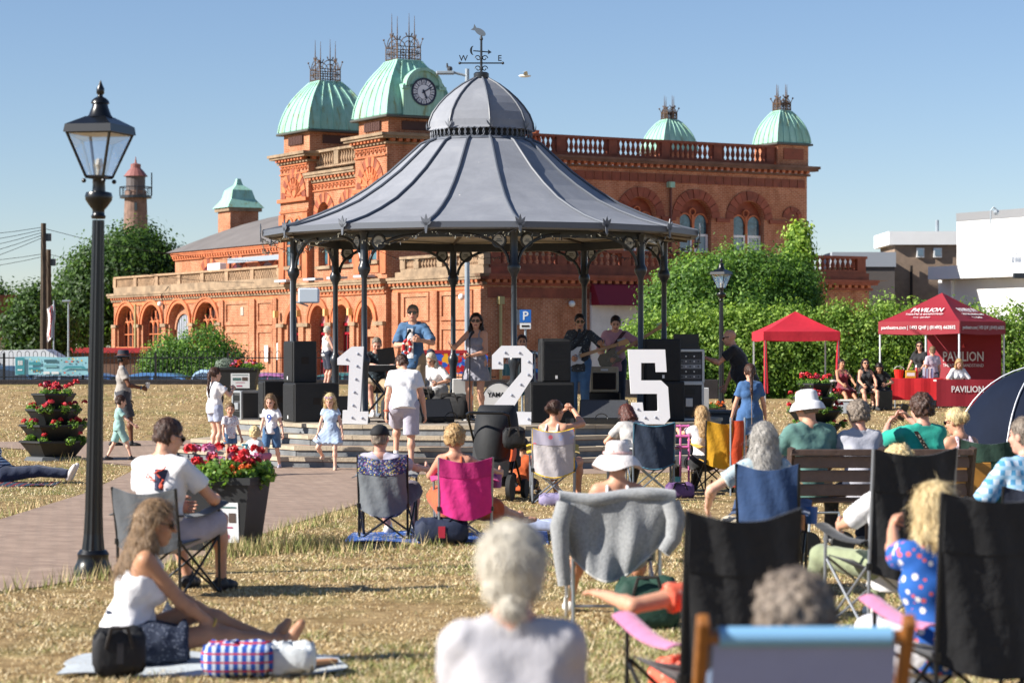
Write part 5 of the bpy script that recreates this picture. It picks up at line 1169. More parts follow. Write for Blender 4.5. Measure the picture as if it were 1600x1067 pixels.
def far_heads(a, b, H):
 rs = random.Random(9); hd, gr = [], []
 for i in range(34): x = rs.uniform(-.1, a*.95); hd.append(((x, rs.uniform(-b, b)*.8, H+rs.uniform(.04, .2)), rs.uniform(.04, .06), rs.choice(('red', 'orange', 'pink', 'pink', 'orange'))))
 for i in range(12): gr.append(((rs.uniform(-.1, a), rs.uniform(-b, b)*.8, H+.04), (.15, .15, .1)))
 return hd, gr
ft = tub(369, 62, 'black planter tub with grey cushion plant and a notice beyond the children', 1.18, .7, .62, 0, far_heads, (-.1, .38, .12, .5))
P_, D_ = crown_pts([((-.28, 0, .68), (.27, .25, .2))], 4200, .08, .15); V_, F_ = leaf_quads(P_, D_, np.full(len(P_), .03)); ob('cushion_plant', np_mesh('cushion_plant', V_, F_, mat('sage_grey', '#7f8c7c', .8)), ft)
tub(1108, 50, 'brown planter tub of orange flowers between stage and far lamp post', .5, .5, .45, .3, lambda a, b, H: ([((random.uniform(-a, a), random.uniform(-b, b), H+random.uniform(.05, .15)), .04, 'orange') for _ in range(16)], [((0, 0, H+.03), (.25, .25, .1))]), None, mat('tub_brown', '#6b5848', .7))
# --- tents
def canopy_tent(px, d, side, yaw, hv, hb, peak, m, label, mv=None):
 z0 = gz(X(px, d), d); t = thing('canopy_tent', label, 'tent', (X(px, d), d, z0), yaw); h = side/2
 mb = MB(); N_ = 8
 for k in range(4):
  M = RZ(k*PI/2)
  mb.grid(lambda u, v: M @ Vector(((u*2-1)*h*(1-v), -h*(1-v), hv+(peak-hv)*(v**1.12)-.05*math.sin(PI*u)*(1-v)*v*2)), 6, 6)
 mb.build('canopy', m, t, 30)
 for k in range(4):
  M = RZ(k*PI/2); mb = MB(); mb.sheet(lambda u, v: M @ Vector(((u*2-1)*h, -h-.012+.006*math.sin(14*u), hb+(hv-hb)*v-.03*math.sin(PI*u)*(1-v))), 10, 2, .004); mb.build('valance', mv or m, t)
 for sx in (-1, 1):
  for sy in (-1, 1): mb = MB(); mb.box(sx*(h-.03)-.018, sx*(h-.03)+.018, sy*(h-.03)-.018, sy*(h-.03)+.018, 0, hb+.1); mb.build('leg', mat('leg_white', '#c8ccd0', .4, metal=.3), t)
 mb = MB()
 for k in range(4): mb.tube(RZ(k*PI/2) @ Vector((-h+.03, -h+.03, hb+.08)), RZ(k*PI/2) @ Vector((h-.03, -h+.03, hb+.08)), .015, n=5)
 mb.build('roof_truss', GALV, t); return t
REDT = mat('tent_red', '#b3192c', .75, .12, 2.5, .3, 7); MAR = mat('tent_maroon', '#8a1626', .7, .08, 2)
g1 = canopy_tent(1243, 62.5, 1.95, 0.05, 1.92, 1.70, 2.45, REDT, 'plain red pop-up gazebo beside the far lamp post')
for s in (-1, 1):        # gathered curtains on the front legs
 mb = MB(); mb.sheet(lambda u, v: (s*(.97-.13*u*(1-.5*v)), -.95-.03*math.sin(12*u), .35+1.5*v), 6, 8, .01); mb.build('curtain', REDT, g1)
g2 = canopy_tent(1472, 64, 2.42, math.radians(50), 2.18, 1.86, 2.95, MAR, 'maroon branded market tent with white lettering at the right')
TW = mat('tent_print', (.72, .70, .70), .7)
for k, off in ((0, 0), (3, 0)):
 M = RZ(k*PI/2); h = 1.21
 text_part('lettering', 'pavtheatre.com | 1493 QHF | (01493) 662832', .125, TW, g2, M @ TR(0, -h-.03, 2.02) @ TXY, sx=.95, bold=True)
 ang = math.atan2(2.95-2.18, 1.21); S_ = M @ TR(0, -h*.66-.015, 2.18+.77*.31) @ Matrix.Rotation(ang, 4, 'X')
 text_part('lettering', 'PAVILION', .27, TW, g2, S_ @ TR(0, .08, .02), sx=.8, bold=True); text_part('lettering', 'THEATRE & BANDSTAND', .11, TW, g2, S_ @ TR(0, -.12, .02), sx=.9); text_part('lettering', 'f t o  /pavilion', .1, TW, g2, S_ @ TR(0, -.27, .02), sx=.9)
mb = MB(); M = RZ(3*PI/2); mb.sheet(lambda u, v: RZ(PI/2) @ Vector(((u*2-1)*1.12, -1.15+.01*math.sin(11*u), .1+1.75*v)), 8, 4, .006); sw = mb.build('side_wall', MAR, g2)
MW = RZ(PI/2) @ TR(0, -1.15, 0) @ RZ(PI)
text_part('lettering', 'PAVILION', .36, TW, sw, MW @ TR(.0, -.03, 1.25) @ TXY, sx=.8, bold=True); text_part('lettering', 'THEATRE & BANDSTAND', .12, TW, sw, MW @ TR(0, -.03, 1.02) @ TXY, sx=.9)
mb = MB(); mb.add([(0,0,0), (.1,0,0), (.05,0,.12)], [(0,1,2)], MW @ TR(-.05, -.03, 1.5)); mb.build('emblem', mat('emblem_red', '#d84a4e', .6), sw)
d = 61.5; zt0 = gz(X(1430, d), d)
tb = thing('stall_table', 'trestle table under a bright red cloth in the branded tent', 'table', (X(1430, d), d, zt0), 0)
mb = MB(); mb.box(-.62, .62, -.3, .3, .70, .74); mb.build('table_top', mat('table_white', '#b8b8b4', .6), tb)
for sx in (-.55, .55): mb = MB(); mb.tube((sx,-.25,0), (sx,-.25,.7), .015); mb.tube((sx,.25,0), (sx,.25,.7), .015); mb.build('leg', GALV, tb)
cl = MB(); cl.box(-.66, .66, -.34, .34, .742, .75); cl.sheet(lambda u, v: ((u*2-1)*.66, -.345+.008*math.sin(19*u), .2+.55*v), 16, 3, .004); o = cl.build('table_cloth', mat('cloth_red', '#d3222a', .7, .08, 3)); o.location = tb.location; tag(o, 'bright red cloth hanging over the stall table', 'tablecloth')
tb2 = thing('stall_table', 'stall table with maroon branded cloth front at the right', 'table', (X(1505, 60.5), 60.5, gz(12, 60.5)), 0)
mb = MB(); mb.box(-.7, .7, -.28, .28, .7, .74); mb.build('table_top', MATS['table_white'], tb2); mb = MB(); mb.sheet(lambda u, v: ((u*2-1)*.72, -.3+.006*math.sin(15*u), .08+.67*v), 12, 3, .004); c2 = mb.build('cloth_front', MAR, tb2)
text_part('lettering', 'PAVILION', .22, TW, c2, TR(0.05, -.32, .5) @ TXY, sx=.85, bold=True)
def on_table(x, name, label, cat, fn, y=-.05): o = thing(name, label, cat, (tb.location.x+x, tb.location.y+y, zt0+.75)); fn(o); return o
def bucket(o): mb = MB(); mb.lathe([(.1,0),(.13,.22),(.12,.22),(.09,.02)], 14); mb.build('pail', mat('bucket_red', '#d6261f', .4), o); mb = MB(); mb.path([(.13*math.cos(a), 0, .22+.08*math.sin(a)) for a in np.linspace(0, PI, 9)], .006, 4); mb.build('handle', WHITEP, o)
on_table(-.42, 'collection_bucket', 'red charity bucket on the red stall table', 'bucket', bucket)
def bottle(o): mb = MB(); mb.lathe([(.05,0),(.055,.16),(.03,.22),(.02,.27)], 12); mb.build('bottle_body', MATS['bucket_red'], o, 40); mb = MB(); mb.lathe([(.022,.27),(.022,.3),(.01,.34)], 10); mb.build('cap', WHITEP, o)
on_table(.02, 'sauce_bottle', 'red squeezy bottle standing on the red stall table', 'bottle', bottle)
def carton(col):
 def f(o): mb = MB(); mb.cbox(-.13,.13,-.08,.08,0,.2,.01); mb.build('carton', mat('carton'+col, col, .5), o); mb = MB(); mb.box(-.1,.1,-.083,-.08,.06,.14); mb.build('carton_print', WHITEP, o)
 return f
on_table(-.14, 'carton', 'yellow and black box between bucket and leaflet rack on the table', 'box', carton('#c29a2c'), -.1)
def rack(o):
 for i in range(4): mb = MB(); mb.box(-.14+i*.07,-.08+i*.07,-.02+i*.01,-.01+i*.01,0,.28-.03*(i % 2)); mb.build('leaflet', mat('leaflet%d' % i, ['#c9d4e2', '#9fb0c9', '#d8d3cf', '#7f90b4'][i], .5), o)
on_table(.32, 'leaflet_rack', 'rack of pale leaflets at the right end of the red table', 'leaflet rack', rack)
gt = thing('garden_table', 'small white round table under the red gazebo', 'table', (X(1298, 61), 61, gz(8, 61)))
mb = MB(); mb.lathe([(.42,.68),(.42,.72)], 20); mb.build('table_top', WHITEP, gt); mb = MB(); mb.path([(0,0,0),(0,0,.68)], .03); mb.lathe([(.2,0),(.2,.02)], 12); mb.build('leg', GALV, gt)
ct2 = thing('storage_crate', 'white plastic crate on the grass under the garden table', 'crate', (X(1318, 58), 58, gz(8, 58))); mb = MB(); mb.cbox(-.22,.22,-.15,.15,0,.3,.02); mb.build('box_body', mat('crate_clear', '#b9bfc4', .3), ct2); mb = MB(); mb.cbox(-.24,.24,-.17,.17,.302,.34,.01); mb.build('lid', WHITEP, ct2)
bk = thing('bin_box', 'black square box on the grass left of the stall', 'box', (X(1380, 60), 60, gz(9, 60))); mb = MB(); mb.cbox(-.2,.2,-.2,.2,0,.5,.02); mb.build('body', BLK, bk)
# --- dark pop-up shelter at the right
sh_ = thing('popup_shelter', 'dark blue-grey domed festival shelter with white poles at the right edge', 'shelter', (X(1640, 28), 28, 0), math.radians(-12))
DK = mat('shelter_navy', '#111a2c', .8, .15, 2, .4, 6, spec=.15)
R_ = 1.05
mb = MB()
def shel(u, v):
 a = PI*.02+PI*.62*v; b = (u-.5)*PI*1.1
 return (R_*math.sin(b)*math.sin(a*.9+.15)*1.0, -R_*.75*math.cos(b)*math.sin(a)+.3, 1.52*(1-.5*(1-math.cos(PI*(1-v)*.5))**1.4) if False else max(0, 1.5*math.cos(a*.8)))
def shel2(u, v): th = (u-.5)*PI; r = math.sin(v*PI/2); return (1.15*r*math.sin(th), .25-.85*r*math.cos(th), 1.52*math.cos(v*PI/2)**.8 if v < 1 else 0)
mb.sheet(shel2, 16, 10, .006); mb.build('canopy', DK, sh_, 40)
for th in (-PI/2, -.45, .35, PI/2):
 mb = MB(); mb.path([(1.17*math.sin(q)*math.sin(th), .25-.87*math.sin(q)*math.cos(th), 1.54*max(0, math.cos(q))**.8) for q in np.linspace(0, PI/2, 14)], .009, 6); mb.build('pole', mat('pole_white', '#c9ccd1', .35), sh_)
# --- stage gear (stage floor z = .6)
STG = .603
SPK = mat('speaker_black', '#15171a', .6, .15, 20, .3, 120); GRL = mat('speaker_grille', '#0d0e10', .5, bump=.6, bs=220)
def speaker(px, d, z, w, dp, h, yaw, label, grille='side', name='loudspeaker', badge=True):
 t = thing(name, label, 'speaker', (X(px, d), d, z), yaw)
 mb = MB(); mb.cbox(-w/2, w/2, -dp/2, dp/2, 0, h, .012); mb.build('cabinet', SPK, t)
 mb = MB(); mb.cbox(-w/2+.02, w/2-.02, -dp/2-.012, -dp/2-.001, .02, h-.02, .004); g = mb.build('grille', GRL, t)
 for i in range(int(h/.02)-2):
  pass
 mb = MB(); n = int(h/.022)
 for i in range(n): mb.box(-w/2+.03, w/2-.03, -dp/2-.016, -dp/2-.013, .03+i*(h-.06)/n, .03+i*(h-.06)/n+.008)
 struct(mb.build('grille_bars', SPK, g), 'stuff')
 if badge: mb = MB(); mb.box(-.018, .018, -dp/2-.02, -dp/2-.0165, .05, .1); mb.build('badge', WHITEP, t)
 for s in (-1, 1):
  mb = MB(); mb.cbox(s*w/2-.003, s*w/2+.003, -.06, .06, h*.45, h*.62, .001); mb.build('handle_recess', DARKV, t)
 return t
ya = math.radians(-66)
speaker(469, 37.6, STG+.601, .46, .38, .645, ya, 'upper black loudspeaker of the left stack')
speaker(486, 37.5, STG, .55, .72, .6, ya, 'large black subwoofer at the bottom of the left stack', name='subwoofer')
speaker(432, 38.3, STG, .3, .5, .62, ya, 'dark teal speaker cabinet half hidden left of the subwoofer', name='cabinet')
speaker(866, 37.0, STG+.622, .45, .4, .66, math.radians(8), 'upper black loudspeaker of the middle stack between the 2 and the guitarist')
speaker(858, 37.0, STG, .68, .5, .62, math.radians(10), 'black subwoofer under the middle loudspeaker', name='subwoofer')
speaker(1030, 37.8, STG+.622, .58, .45, .66, math.radians(12), 'upper black loudspeaker behind the number 5')
speaker(1033, 37.8, STG, .62, .5, .62, math.radians(12), 'lower black subwoofer behind the number 5', name='subwoofer')
def wedge(px, d, yaw, label, w=.62, lit=False):
 t = thing('floor_monitor', label, 'monitor speaker', (X(px, d), d, STG), yaw)
 pr = [(-.2, 0), (.2, 0), (.22, .08), (.05, .36), (-.1, .36), (-.22, .12)]        # x = back to front, y = up
 mb = MB(); mb.prism(pr, -w/2, w/2, Matrix(((0,0,1,0), (-1,0,0,0), (0,1,0,0), (0,0,0,1)))); mb.build('cabinet', SPK, t)
 mb = MB(); n_ = 1
 mb.add([(x, -(y_)-.006, z) for x, y_, z in ((-w/2+.02, .222, .095), (w/2-.02, .222, .095), (w/2-.02, .06, .35), (-w/2+.02, .06, .35))], [(0,1,2,3)]); mb.build('grille', mat('monitor_grille', '#3a3c40', .5, .2, 60), t)
 for s in (-1, 1): mb = MB(); mb.box(s*w/2-.003, s*w/2+.003, -.05, .05, .12, .22); mb.build('handle_recess', DARKV, t)
 return t
wedge(675, 37.0, math.radians(28), 'wedge floor monitor in front of the man with the microphone', .56)
wedge(944, 36.4, math.radians(-6), 'wide wedge floor monitor in front of the guitarist', .72)
wedge(545, 39.5, math.radians(200), 'wedge monitor turned toward the keyboard player', .5)
def rcase(px, d, z, w, dp, h, yaw, label, rackgear=False, col='#2a2b2e'):
 t = thing('flight_case', label, 'flight case', (X(px, d), d, z), yaw); AL = mat('alu_edge', '#b7bbbf', .35, metal=.7)
 mb = MB(); mb.box(-w/2, w/2, -dp/2, dp/2, 0, h); mb.build('case_body', mat('case'+col, col, .6), t)
 mb = MB(); e = .02
 for x in (-w/2, w/2):
  for y_ in (-dp/2, dp/2): mb.cbox(x-e, x+e, y_-e, y_+e, -.003, h+.003, .004)
 for z_ in (0, h):
  for y_ in (-dp/2, dp/2): mb.cbox(-w/2-.001, w/2+.001, y_-e*.9, y_+e*.9, z_-e, z_+e, .004)
  for x in (-w/2, w/2): mb.cbox(x-e*.9, x+e*.9, -dp/2-.001, dp/2+.001, z_-e, z_+e, .004)
 mb.build('edge_trim', AL, t)
 if rackgear:
  for i in range(5):
   z0 = .05+i*(h-.1)/5; mb = MB(); mb.box(-w/2+.03, w/2-.03, -dp/2-.012, -dp/2-.002, z0+.005, z0+(h-.1)/5-.005); u = mb.build('rack_unit', mat('rack%d' % (i % 3), ['#5d6166', '#23252a', '#8b9096'][i % 3], .4), t)
   for k in range(5): mb = MB(); mb.lathe([(.012,0),(.012,.012)], 8, TR(-w/2+.08+k*(w-.16)/4, -dp/2-.012, z0+(h-.1)/10) @ Matrix.Rotation(PI/2, 4, 'X')); mb.build('knob', WHITEP if k % 2 else BLK, u)
 else:
  mb = MB(); mb.cbox(-.06, .06, -dp/2-.03, -dp/2-.006, h*.35, h*.6, .008); mb.build('handle', AL, t);
  for z_ in (.2, .78): mb = MB(); mb.box(-.1, .1, -dp/2-.012, -dp/2-.002, h*z_-.04, h*z_+.04); mb.build('latch', BLK, t)
 return t
rcase(396, 39.0, STG, .24, .62, .44, math.radians(-50), 'grey aluminium-edged flight case on the left of the stage', col='#3c3c3d')
rcase(1074, 38.2, STG+.6, .42, .45, .5, math.radians(6), 'open rack of silver audio gear right of the number 5', True)
rcase(1072, 38.2, STG+.02, .44, .48, .56, math.radians(6), 'black lower flight case under the audio rack')
ds = thing('mixing_desk', 'small mixer lid open on top of the audio rack', 'mixer', (X(1073, 38.2), 38.2, STG+1.12)); mb = MB(); mb.box(-.2,.2,-.15,.15,0,.05); mb.build('desk', BLK, ds); mb = MB(); mb.box(-.2,.2,.1,.13,.05,.24); mb.build('lid', BLK, ds)
am = thing('guitar_amplifier', 'cream combo guitar amplifier with dark grille cloth', 'amplifier', (X(942, 39.4), 39.4, STG+.42), math.radians(8))
mb = MB(); mb.cbox(-.24,.24,-.13,.13,0,.42,.02); mb.build('cabinet', mat('tolex_cream', '#b5a78c', .6, .1, 20), am); mb = MB(); mb.cbox(-.19,.19,-.142,-.131,.05,.32,.004); mb.build('grille_cloth', mat('amp_grille', '#1d1613', .8), am); mb = MB(); mb.box(-.06,.06,-.145,-.131,.35,.385); mb.build('name_plate', WHITEP, am)
cr_ = thing('amp_crate', 'black crate under the cream amplifier', 'crate', (X(942, 39.4), 39.4, STG), math.radians(8)); mb = MB(); mb.cbox(-.26,.26,-.16,.16,0,.418,.01); mb.build('crate_body', BLK, cr_); mb = MB(); mb.box(-.1,.1,-.166,-.161,.2,.26); mb.build('hand_slot', DARKV, cr_)
NUMW = mat('numeral_white', (.80, .80, .82), .5); BULB = mat('bulb_glass', '#8d92a2', .25)
def numeral(pts, ox, oy, sc_, d, label, bulbs, lean=0):
 P2 = [((ox+x/sc_), (oy+y/sc_)) for x, y in pts]; cx = sum(p[0] for p in P2)/len(P2); yb = max(p[1] for p in P2); k = d/FPX
 t = thing('marquee_number', label, 'number sign', (X(cx, d), d, STG)); t.rotation_euler = (lean, 0, 0)
 poly = [((px-cx)*k, (yb-py)*k) for px, py in P2]
 mb = MB(); mb.prism(poly, 0, .12, TXY); mb.build('panel', NUMW, t)
 for x, y in bulbs:
  px, py = ox+x/sc_, oy+y/sc_; mb = MB(); mb.sphere(((px-cx)*k, -.125, (yb-py)*k), (.014, .012, .014), 6); b = mb.build('bulb', BULB, t)
  mb = MB(); mb.lathe([(.022, 0), (.019, .005)], 12, TR((px-cx)*k, -.121, (yb-py)*k) @ Matrix.Rotation(PI/2, 4, 'X')); mb.build('bulb_socket', mat('socket_grey', '#b4b6bc', .4), b)
 mb = MB(); mb.box(-.15, .15, .0, .3, 0, .02); mb.build('foot', NUMW, t); return t
numeral([(397,405),(480,338),(548,338),(527,710),(575,710),(570,783),(425,780),(428,703),(455,703),(465,445),(397,443)], 420, 450, 3.68, 36.25, 'white light-up number 1 standing at the stage front', [(515,380),(450,412),(510,450),(503,525),(495,600),(488,675),(482,745),(540,748)])
numeral([(400,450),(475,375),(655,375),(722,440),(722,625),(548,895),(712,900),(710,998),(400,998),(400,865),(632,585),(632,470),(490,470),(490,560),(400,560)], 690, 470, 5.08, 36.1, 'white light-up number 2 standing behind the pram', [(505,430),(618,432),(455,510),(690,502),(688,605),(628,682),(556,766),(688,955)])
n5 = numeral([(790,358),(1115,358),(1128,555),(1035,555),(1028,475),(905,475),(905,628),(1080,628),(1140,685),(1158,955),(1110,1010),(880,1010),(830,960),(820,822),(918,822),(925,895),(1053,895),(1045,745),(815,745)], 840, 480, 5.614, 36.3, 'white light-up number 5 standing at the right of the stage', [(875,880),(940,955),(1032,952)])
kb = thing('keyboard', 'black stage keyboard on a cross-legged stand', 'keyboard', (X(600, 39.4), 39.4, STG), math.radians(6))
mb = MB(); mb.cbox(-.55,.45,-.14,.14,.76,.86,.01); mb.build('key_case', BLK, kb); mb = MB(); mb.box(-.5,.4,-.02,.12,.861,.868); mb.build('key_bed', WHITEP, kb)
for s in (-1, 1): mb = MB(); mb.tube((-.35*s,-.05*s,.0), (.3*s,-.05*s,.76), .018); mb.tube((-.38*s,-.2,.02), (-.38*s,.2,.02), .015); mb.build('stand_leg', BLK, kb)
ms = thing('music_stand', 'black folding music stand beside the keyboard player', 'music stand', (X(603, 39.7), 39.7, STG)); mb = MB(); mb.tube((0,0,0), (0,0,.9), .012)
for k in range(3): a = k*2.1; mb.tube((0,0,.2), (.22*math.cos(a), .22*math.sin(a), 0), .01, n=5)
mb.build('stem', BLK, ms); mb = MB(); mb.box(-.13,.15,-.01,.01,-.12,.17, TR(0,0,.98) @ Matrix.Rotation(-.4, 4, 'X') @ Matrix.Rotation(-.15, 4, 'Y')); mb.build('desk', BLK, ms)
def mic_stand(px, d, hgt, label, boom=None):
 t = thing('microphone_stand', label, 'microphone stand', (X(px, d), d, STG)); mb = MB(); mb.lathe([(.14,0),(.13,.02),(.03,.035)], 16); mb.build('base', BLK, t)
 mb = MB(); mb.path([(0,0,.03), (0,0,hgt)], .011, 8); mb.build('pole', BLK, t); e = Vector((0,0,hgt))
 if boom: mb = MB(); mb.tube(e-Vector(boom)*.25, e+Vector(boom), .009); mb.build('boom', BLK, t); e = e+Vector(boom)
 u = Vector((.03, .06, .06)); mb = MB(); mb.path([e-u*.3, e+u*1.2], [.012,.02], 8); mb.sphere(e+u*1.5, .03, 8); mb.build('microphone', BLK, t); return t
mic_stand(635, 37.95, 1.32, 'microphone stand held in front of the man in the denim shirt'); mic_stand(734, 38.1, 1.3, 'microphone stand in front of the woman in the grey dress'); mic_stand(872, 38.6, 1.05, 'boom microphone stand beside the guitarist', (.3, .1, .28))
dk = thing('drum_kit', 'drum kit with white bass drum partly hidden behind the number 2', 'drum kit', (X(780, 40.6), 40.6, STG))
M = Matrix.Rotation(PI/2, 4, 'X'); mb = MB(); mb.lathe([(.27,-.2),(.285,-.2),(.285,.2),(.27,.2)], 28, TR(0,0,.285) @ M); bd = mb.build('bass_drum', mat('drum_shell', '#30333a', .3), dk, 40)
mb = MB(); mb.lathe([(.268,.203),(.268,.206)], 28, TR(0,0,.285) @ M); mb.build('drum_head', mat('drum_white', (.7,.7,.7), .4), bd)
text_part('lettering', 'YAMAHA', .11, BLK, bd, TR(.02, -.209, .36) @ TXY, sx=.95, bold=True)
for x, y_, z, r in ((-.28, .1, .62, .15), (.2, .05, .68, .15), (.5, .2, .35, .2)): mb = MB(); mb.lathe([(r,0),(r,.2)], 20, TR(x, y_, z)); mb.build('tom', mat('drum_teal', '#2f6672', .3), dk, 40)
for x, y_, z, r in ((-.55, .2, 1.0, .2), (.6, .2, 1.05, .22)):
 mb = MB(); mb.lathe([(.02,.03),(.05,.02),(r,0)], 20, TR(x, y_, z), cap=False); cy = mb.build('cymbal', mat('brass', '#b79a55', .25, metal=.9), dk); mb = MB(); mb.tube((x,y_,0), (x,y_,z+.05), .012); mb.build('cymbal_stand', GALV, cy)
def bag(name, px, d, z, sx, sy, sz, col, label, cat='bag', strap=True, yaw=0, sc2=None):
 t = thing(name, label, cat, (X(px, d), d, z), yaw); mb = MB(); n = 12
 mb.grid(lambda u, v: (lambda a, b: (sx*math.copysign(abs(math.cos(a)*math.sin(b))**.45, math.cos(a)*math.sin(b)), sy*math.copysign(abs(math.sin(a)*math.sin(b))**.5, math.sin(a)*math.sin(b)), sz*(1-math.copysign(abs(math.cos(b))**.45, math.cos(b))*(1+.1*math.sin(3*a+1)+.06*math.sin(5*a)))+.014*math.sin(7*a+5*b)+.01*math.sin(13*a-4*b)))(2*PI*u, PI*v), 24, n)
 mb.build('bag_body', mat('bag'+col, col, .75, .2, 8, .4, 14), t, 60)
 if strap: mb = MB(); mb.path([(-sx*.5, -sy*.9, sz*1.2), (-sx*.3, -sy*1.02, sz*2.15), (sx*.3, -sy*1.02, sz*2.2), (sx*.5, -sy*.9, sz*1.2)], .012, 5); mb.build('handle', mat('strap_dark', '#2a2522', .7), t)
 if sc2: mb = MB(); mb.box(-sx*.1, sx*.15, -sy*1.03, -sy*.98, sz*.5, sz*1.5); mb.build('pocket', mat('bag'+sc2, sc2, .6), t)
 return t
bag('gig_bag', 705, 38.9, STG, .34, .16, .19, '#16171a', 'black rounded gig bag lying on stage left of the woman singer', yaw=-.3); bag('backpack', 665, 39.3, STG, .16, .13, .22, '#1a1815', 'black and yellow backpack behind the floor monitor', sc2='#d8a920')
bag('holdall', 612, 38.6, STG, .17, .14, .17, '#1d1e22', 'black round holdall under the keyboard')
ab = thing('sandwich_board', 'white bar sign board standing behind the woman singer', 'sign', (X(722, 41.8), 41.8, STG), .1); mb = MB(); mb.cbox(-.17,.19,-.02,.02,0,.62,.008, TR(0,0,0) @ Matrix.Rotation(.12, 4, 'X')); mb.build('board', WHITEP, ab); text_part('lettering', 'BAR OPEN', .075, mat('bar_teal', '#4fa3a8', .5), ab, TR(.01, -.075, .32) @ TXY, bold=True)
wbd = thing('information_board', 'tall white information board between audio rack and brown planter', 'sign', (X(1096, 48), 48, gz(3.7, 48)), .2); mb = MB(); mb.cbox(-.15,.15,-.02,.02,.05,.95,.01); mb.build('board', WHITEP, wbd); mb = MB(); mb.box(-.1,.1,-.026,-.021,.25,.55); mb.build('print', mat('board_blue', '#8fb6d4', .5), wbd)
cb = thing('cool_box', 'grey tool box on the ground right of the stage', 'box', (X(1122, 42.5), 42.5, .3), .2); mb = MB(); mb.cbox(-.3,.3,-.2,.2,0,.3,.03); mb.build('box_body', mat('toolbox_grey', '#3f4143', .6), cb); mb = MB(); mb.cbox(-.31,.31,-.21,.21,.301,.36,.015); mb.build('lid', mat('toolbox_lid', '#55585a', .6), cb)
pl3 = thing('low_plinth', 'low concrete plinth beside the stage under the grey tool box', 'plinth', (X(1122, 42.5), 42.5, 0), .2); mb = MB(); mb.cbox(-.5,.5,-.4,.4,0,.298,.02); mb.build('block', STAGEF, pl3)
for k, pts in enumerate((((590,655), (640,662), (690,655), (720,650)), ((735,655), (765,662), (800,655)), ((900,662), (930,668), (960,655)), ((520,655), (560,664), (600,656)))):
 mb = MB(); P = []
 for i in range(len(pts)-1):
  for q in np.linspace(0, 1, 8)[:-1]:
   px = pts[i][0]+(pts[i+1][0]-pts[i][0])*q; P.append((X(px, 36.8+.3*k*.5), 36.8+.15*k+.12*math.sin(q*6+i), STG+.012))
 mb.path(P, .009, 5); o = mb.build('stage_cable', BLK); tag(o, 'black cable lying on the stage floor ' + ('near the left monitor', 'below the woman singer', 'by the right monitor', 'behind the number 1')[k], 'cable', 'stage cables')
for px, d, lb in ((705, 36.6, 'small coil of black cable right of the left floor monitor'), (940, 35.9, 'coil of black cable in front of the right floor monitor')):
 mb = MB(); mb.path([(X(px, d)+.09*math.cos(a), d+.02*math.sin(3*a), STG+.09+.075*math.sin(a)) for a in np.linspace(-.3, PI+.4, 12)], .008, 5); o = mb.build('cable_coil', BLK); tag(o, lb, 'cable')
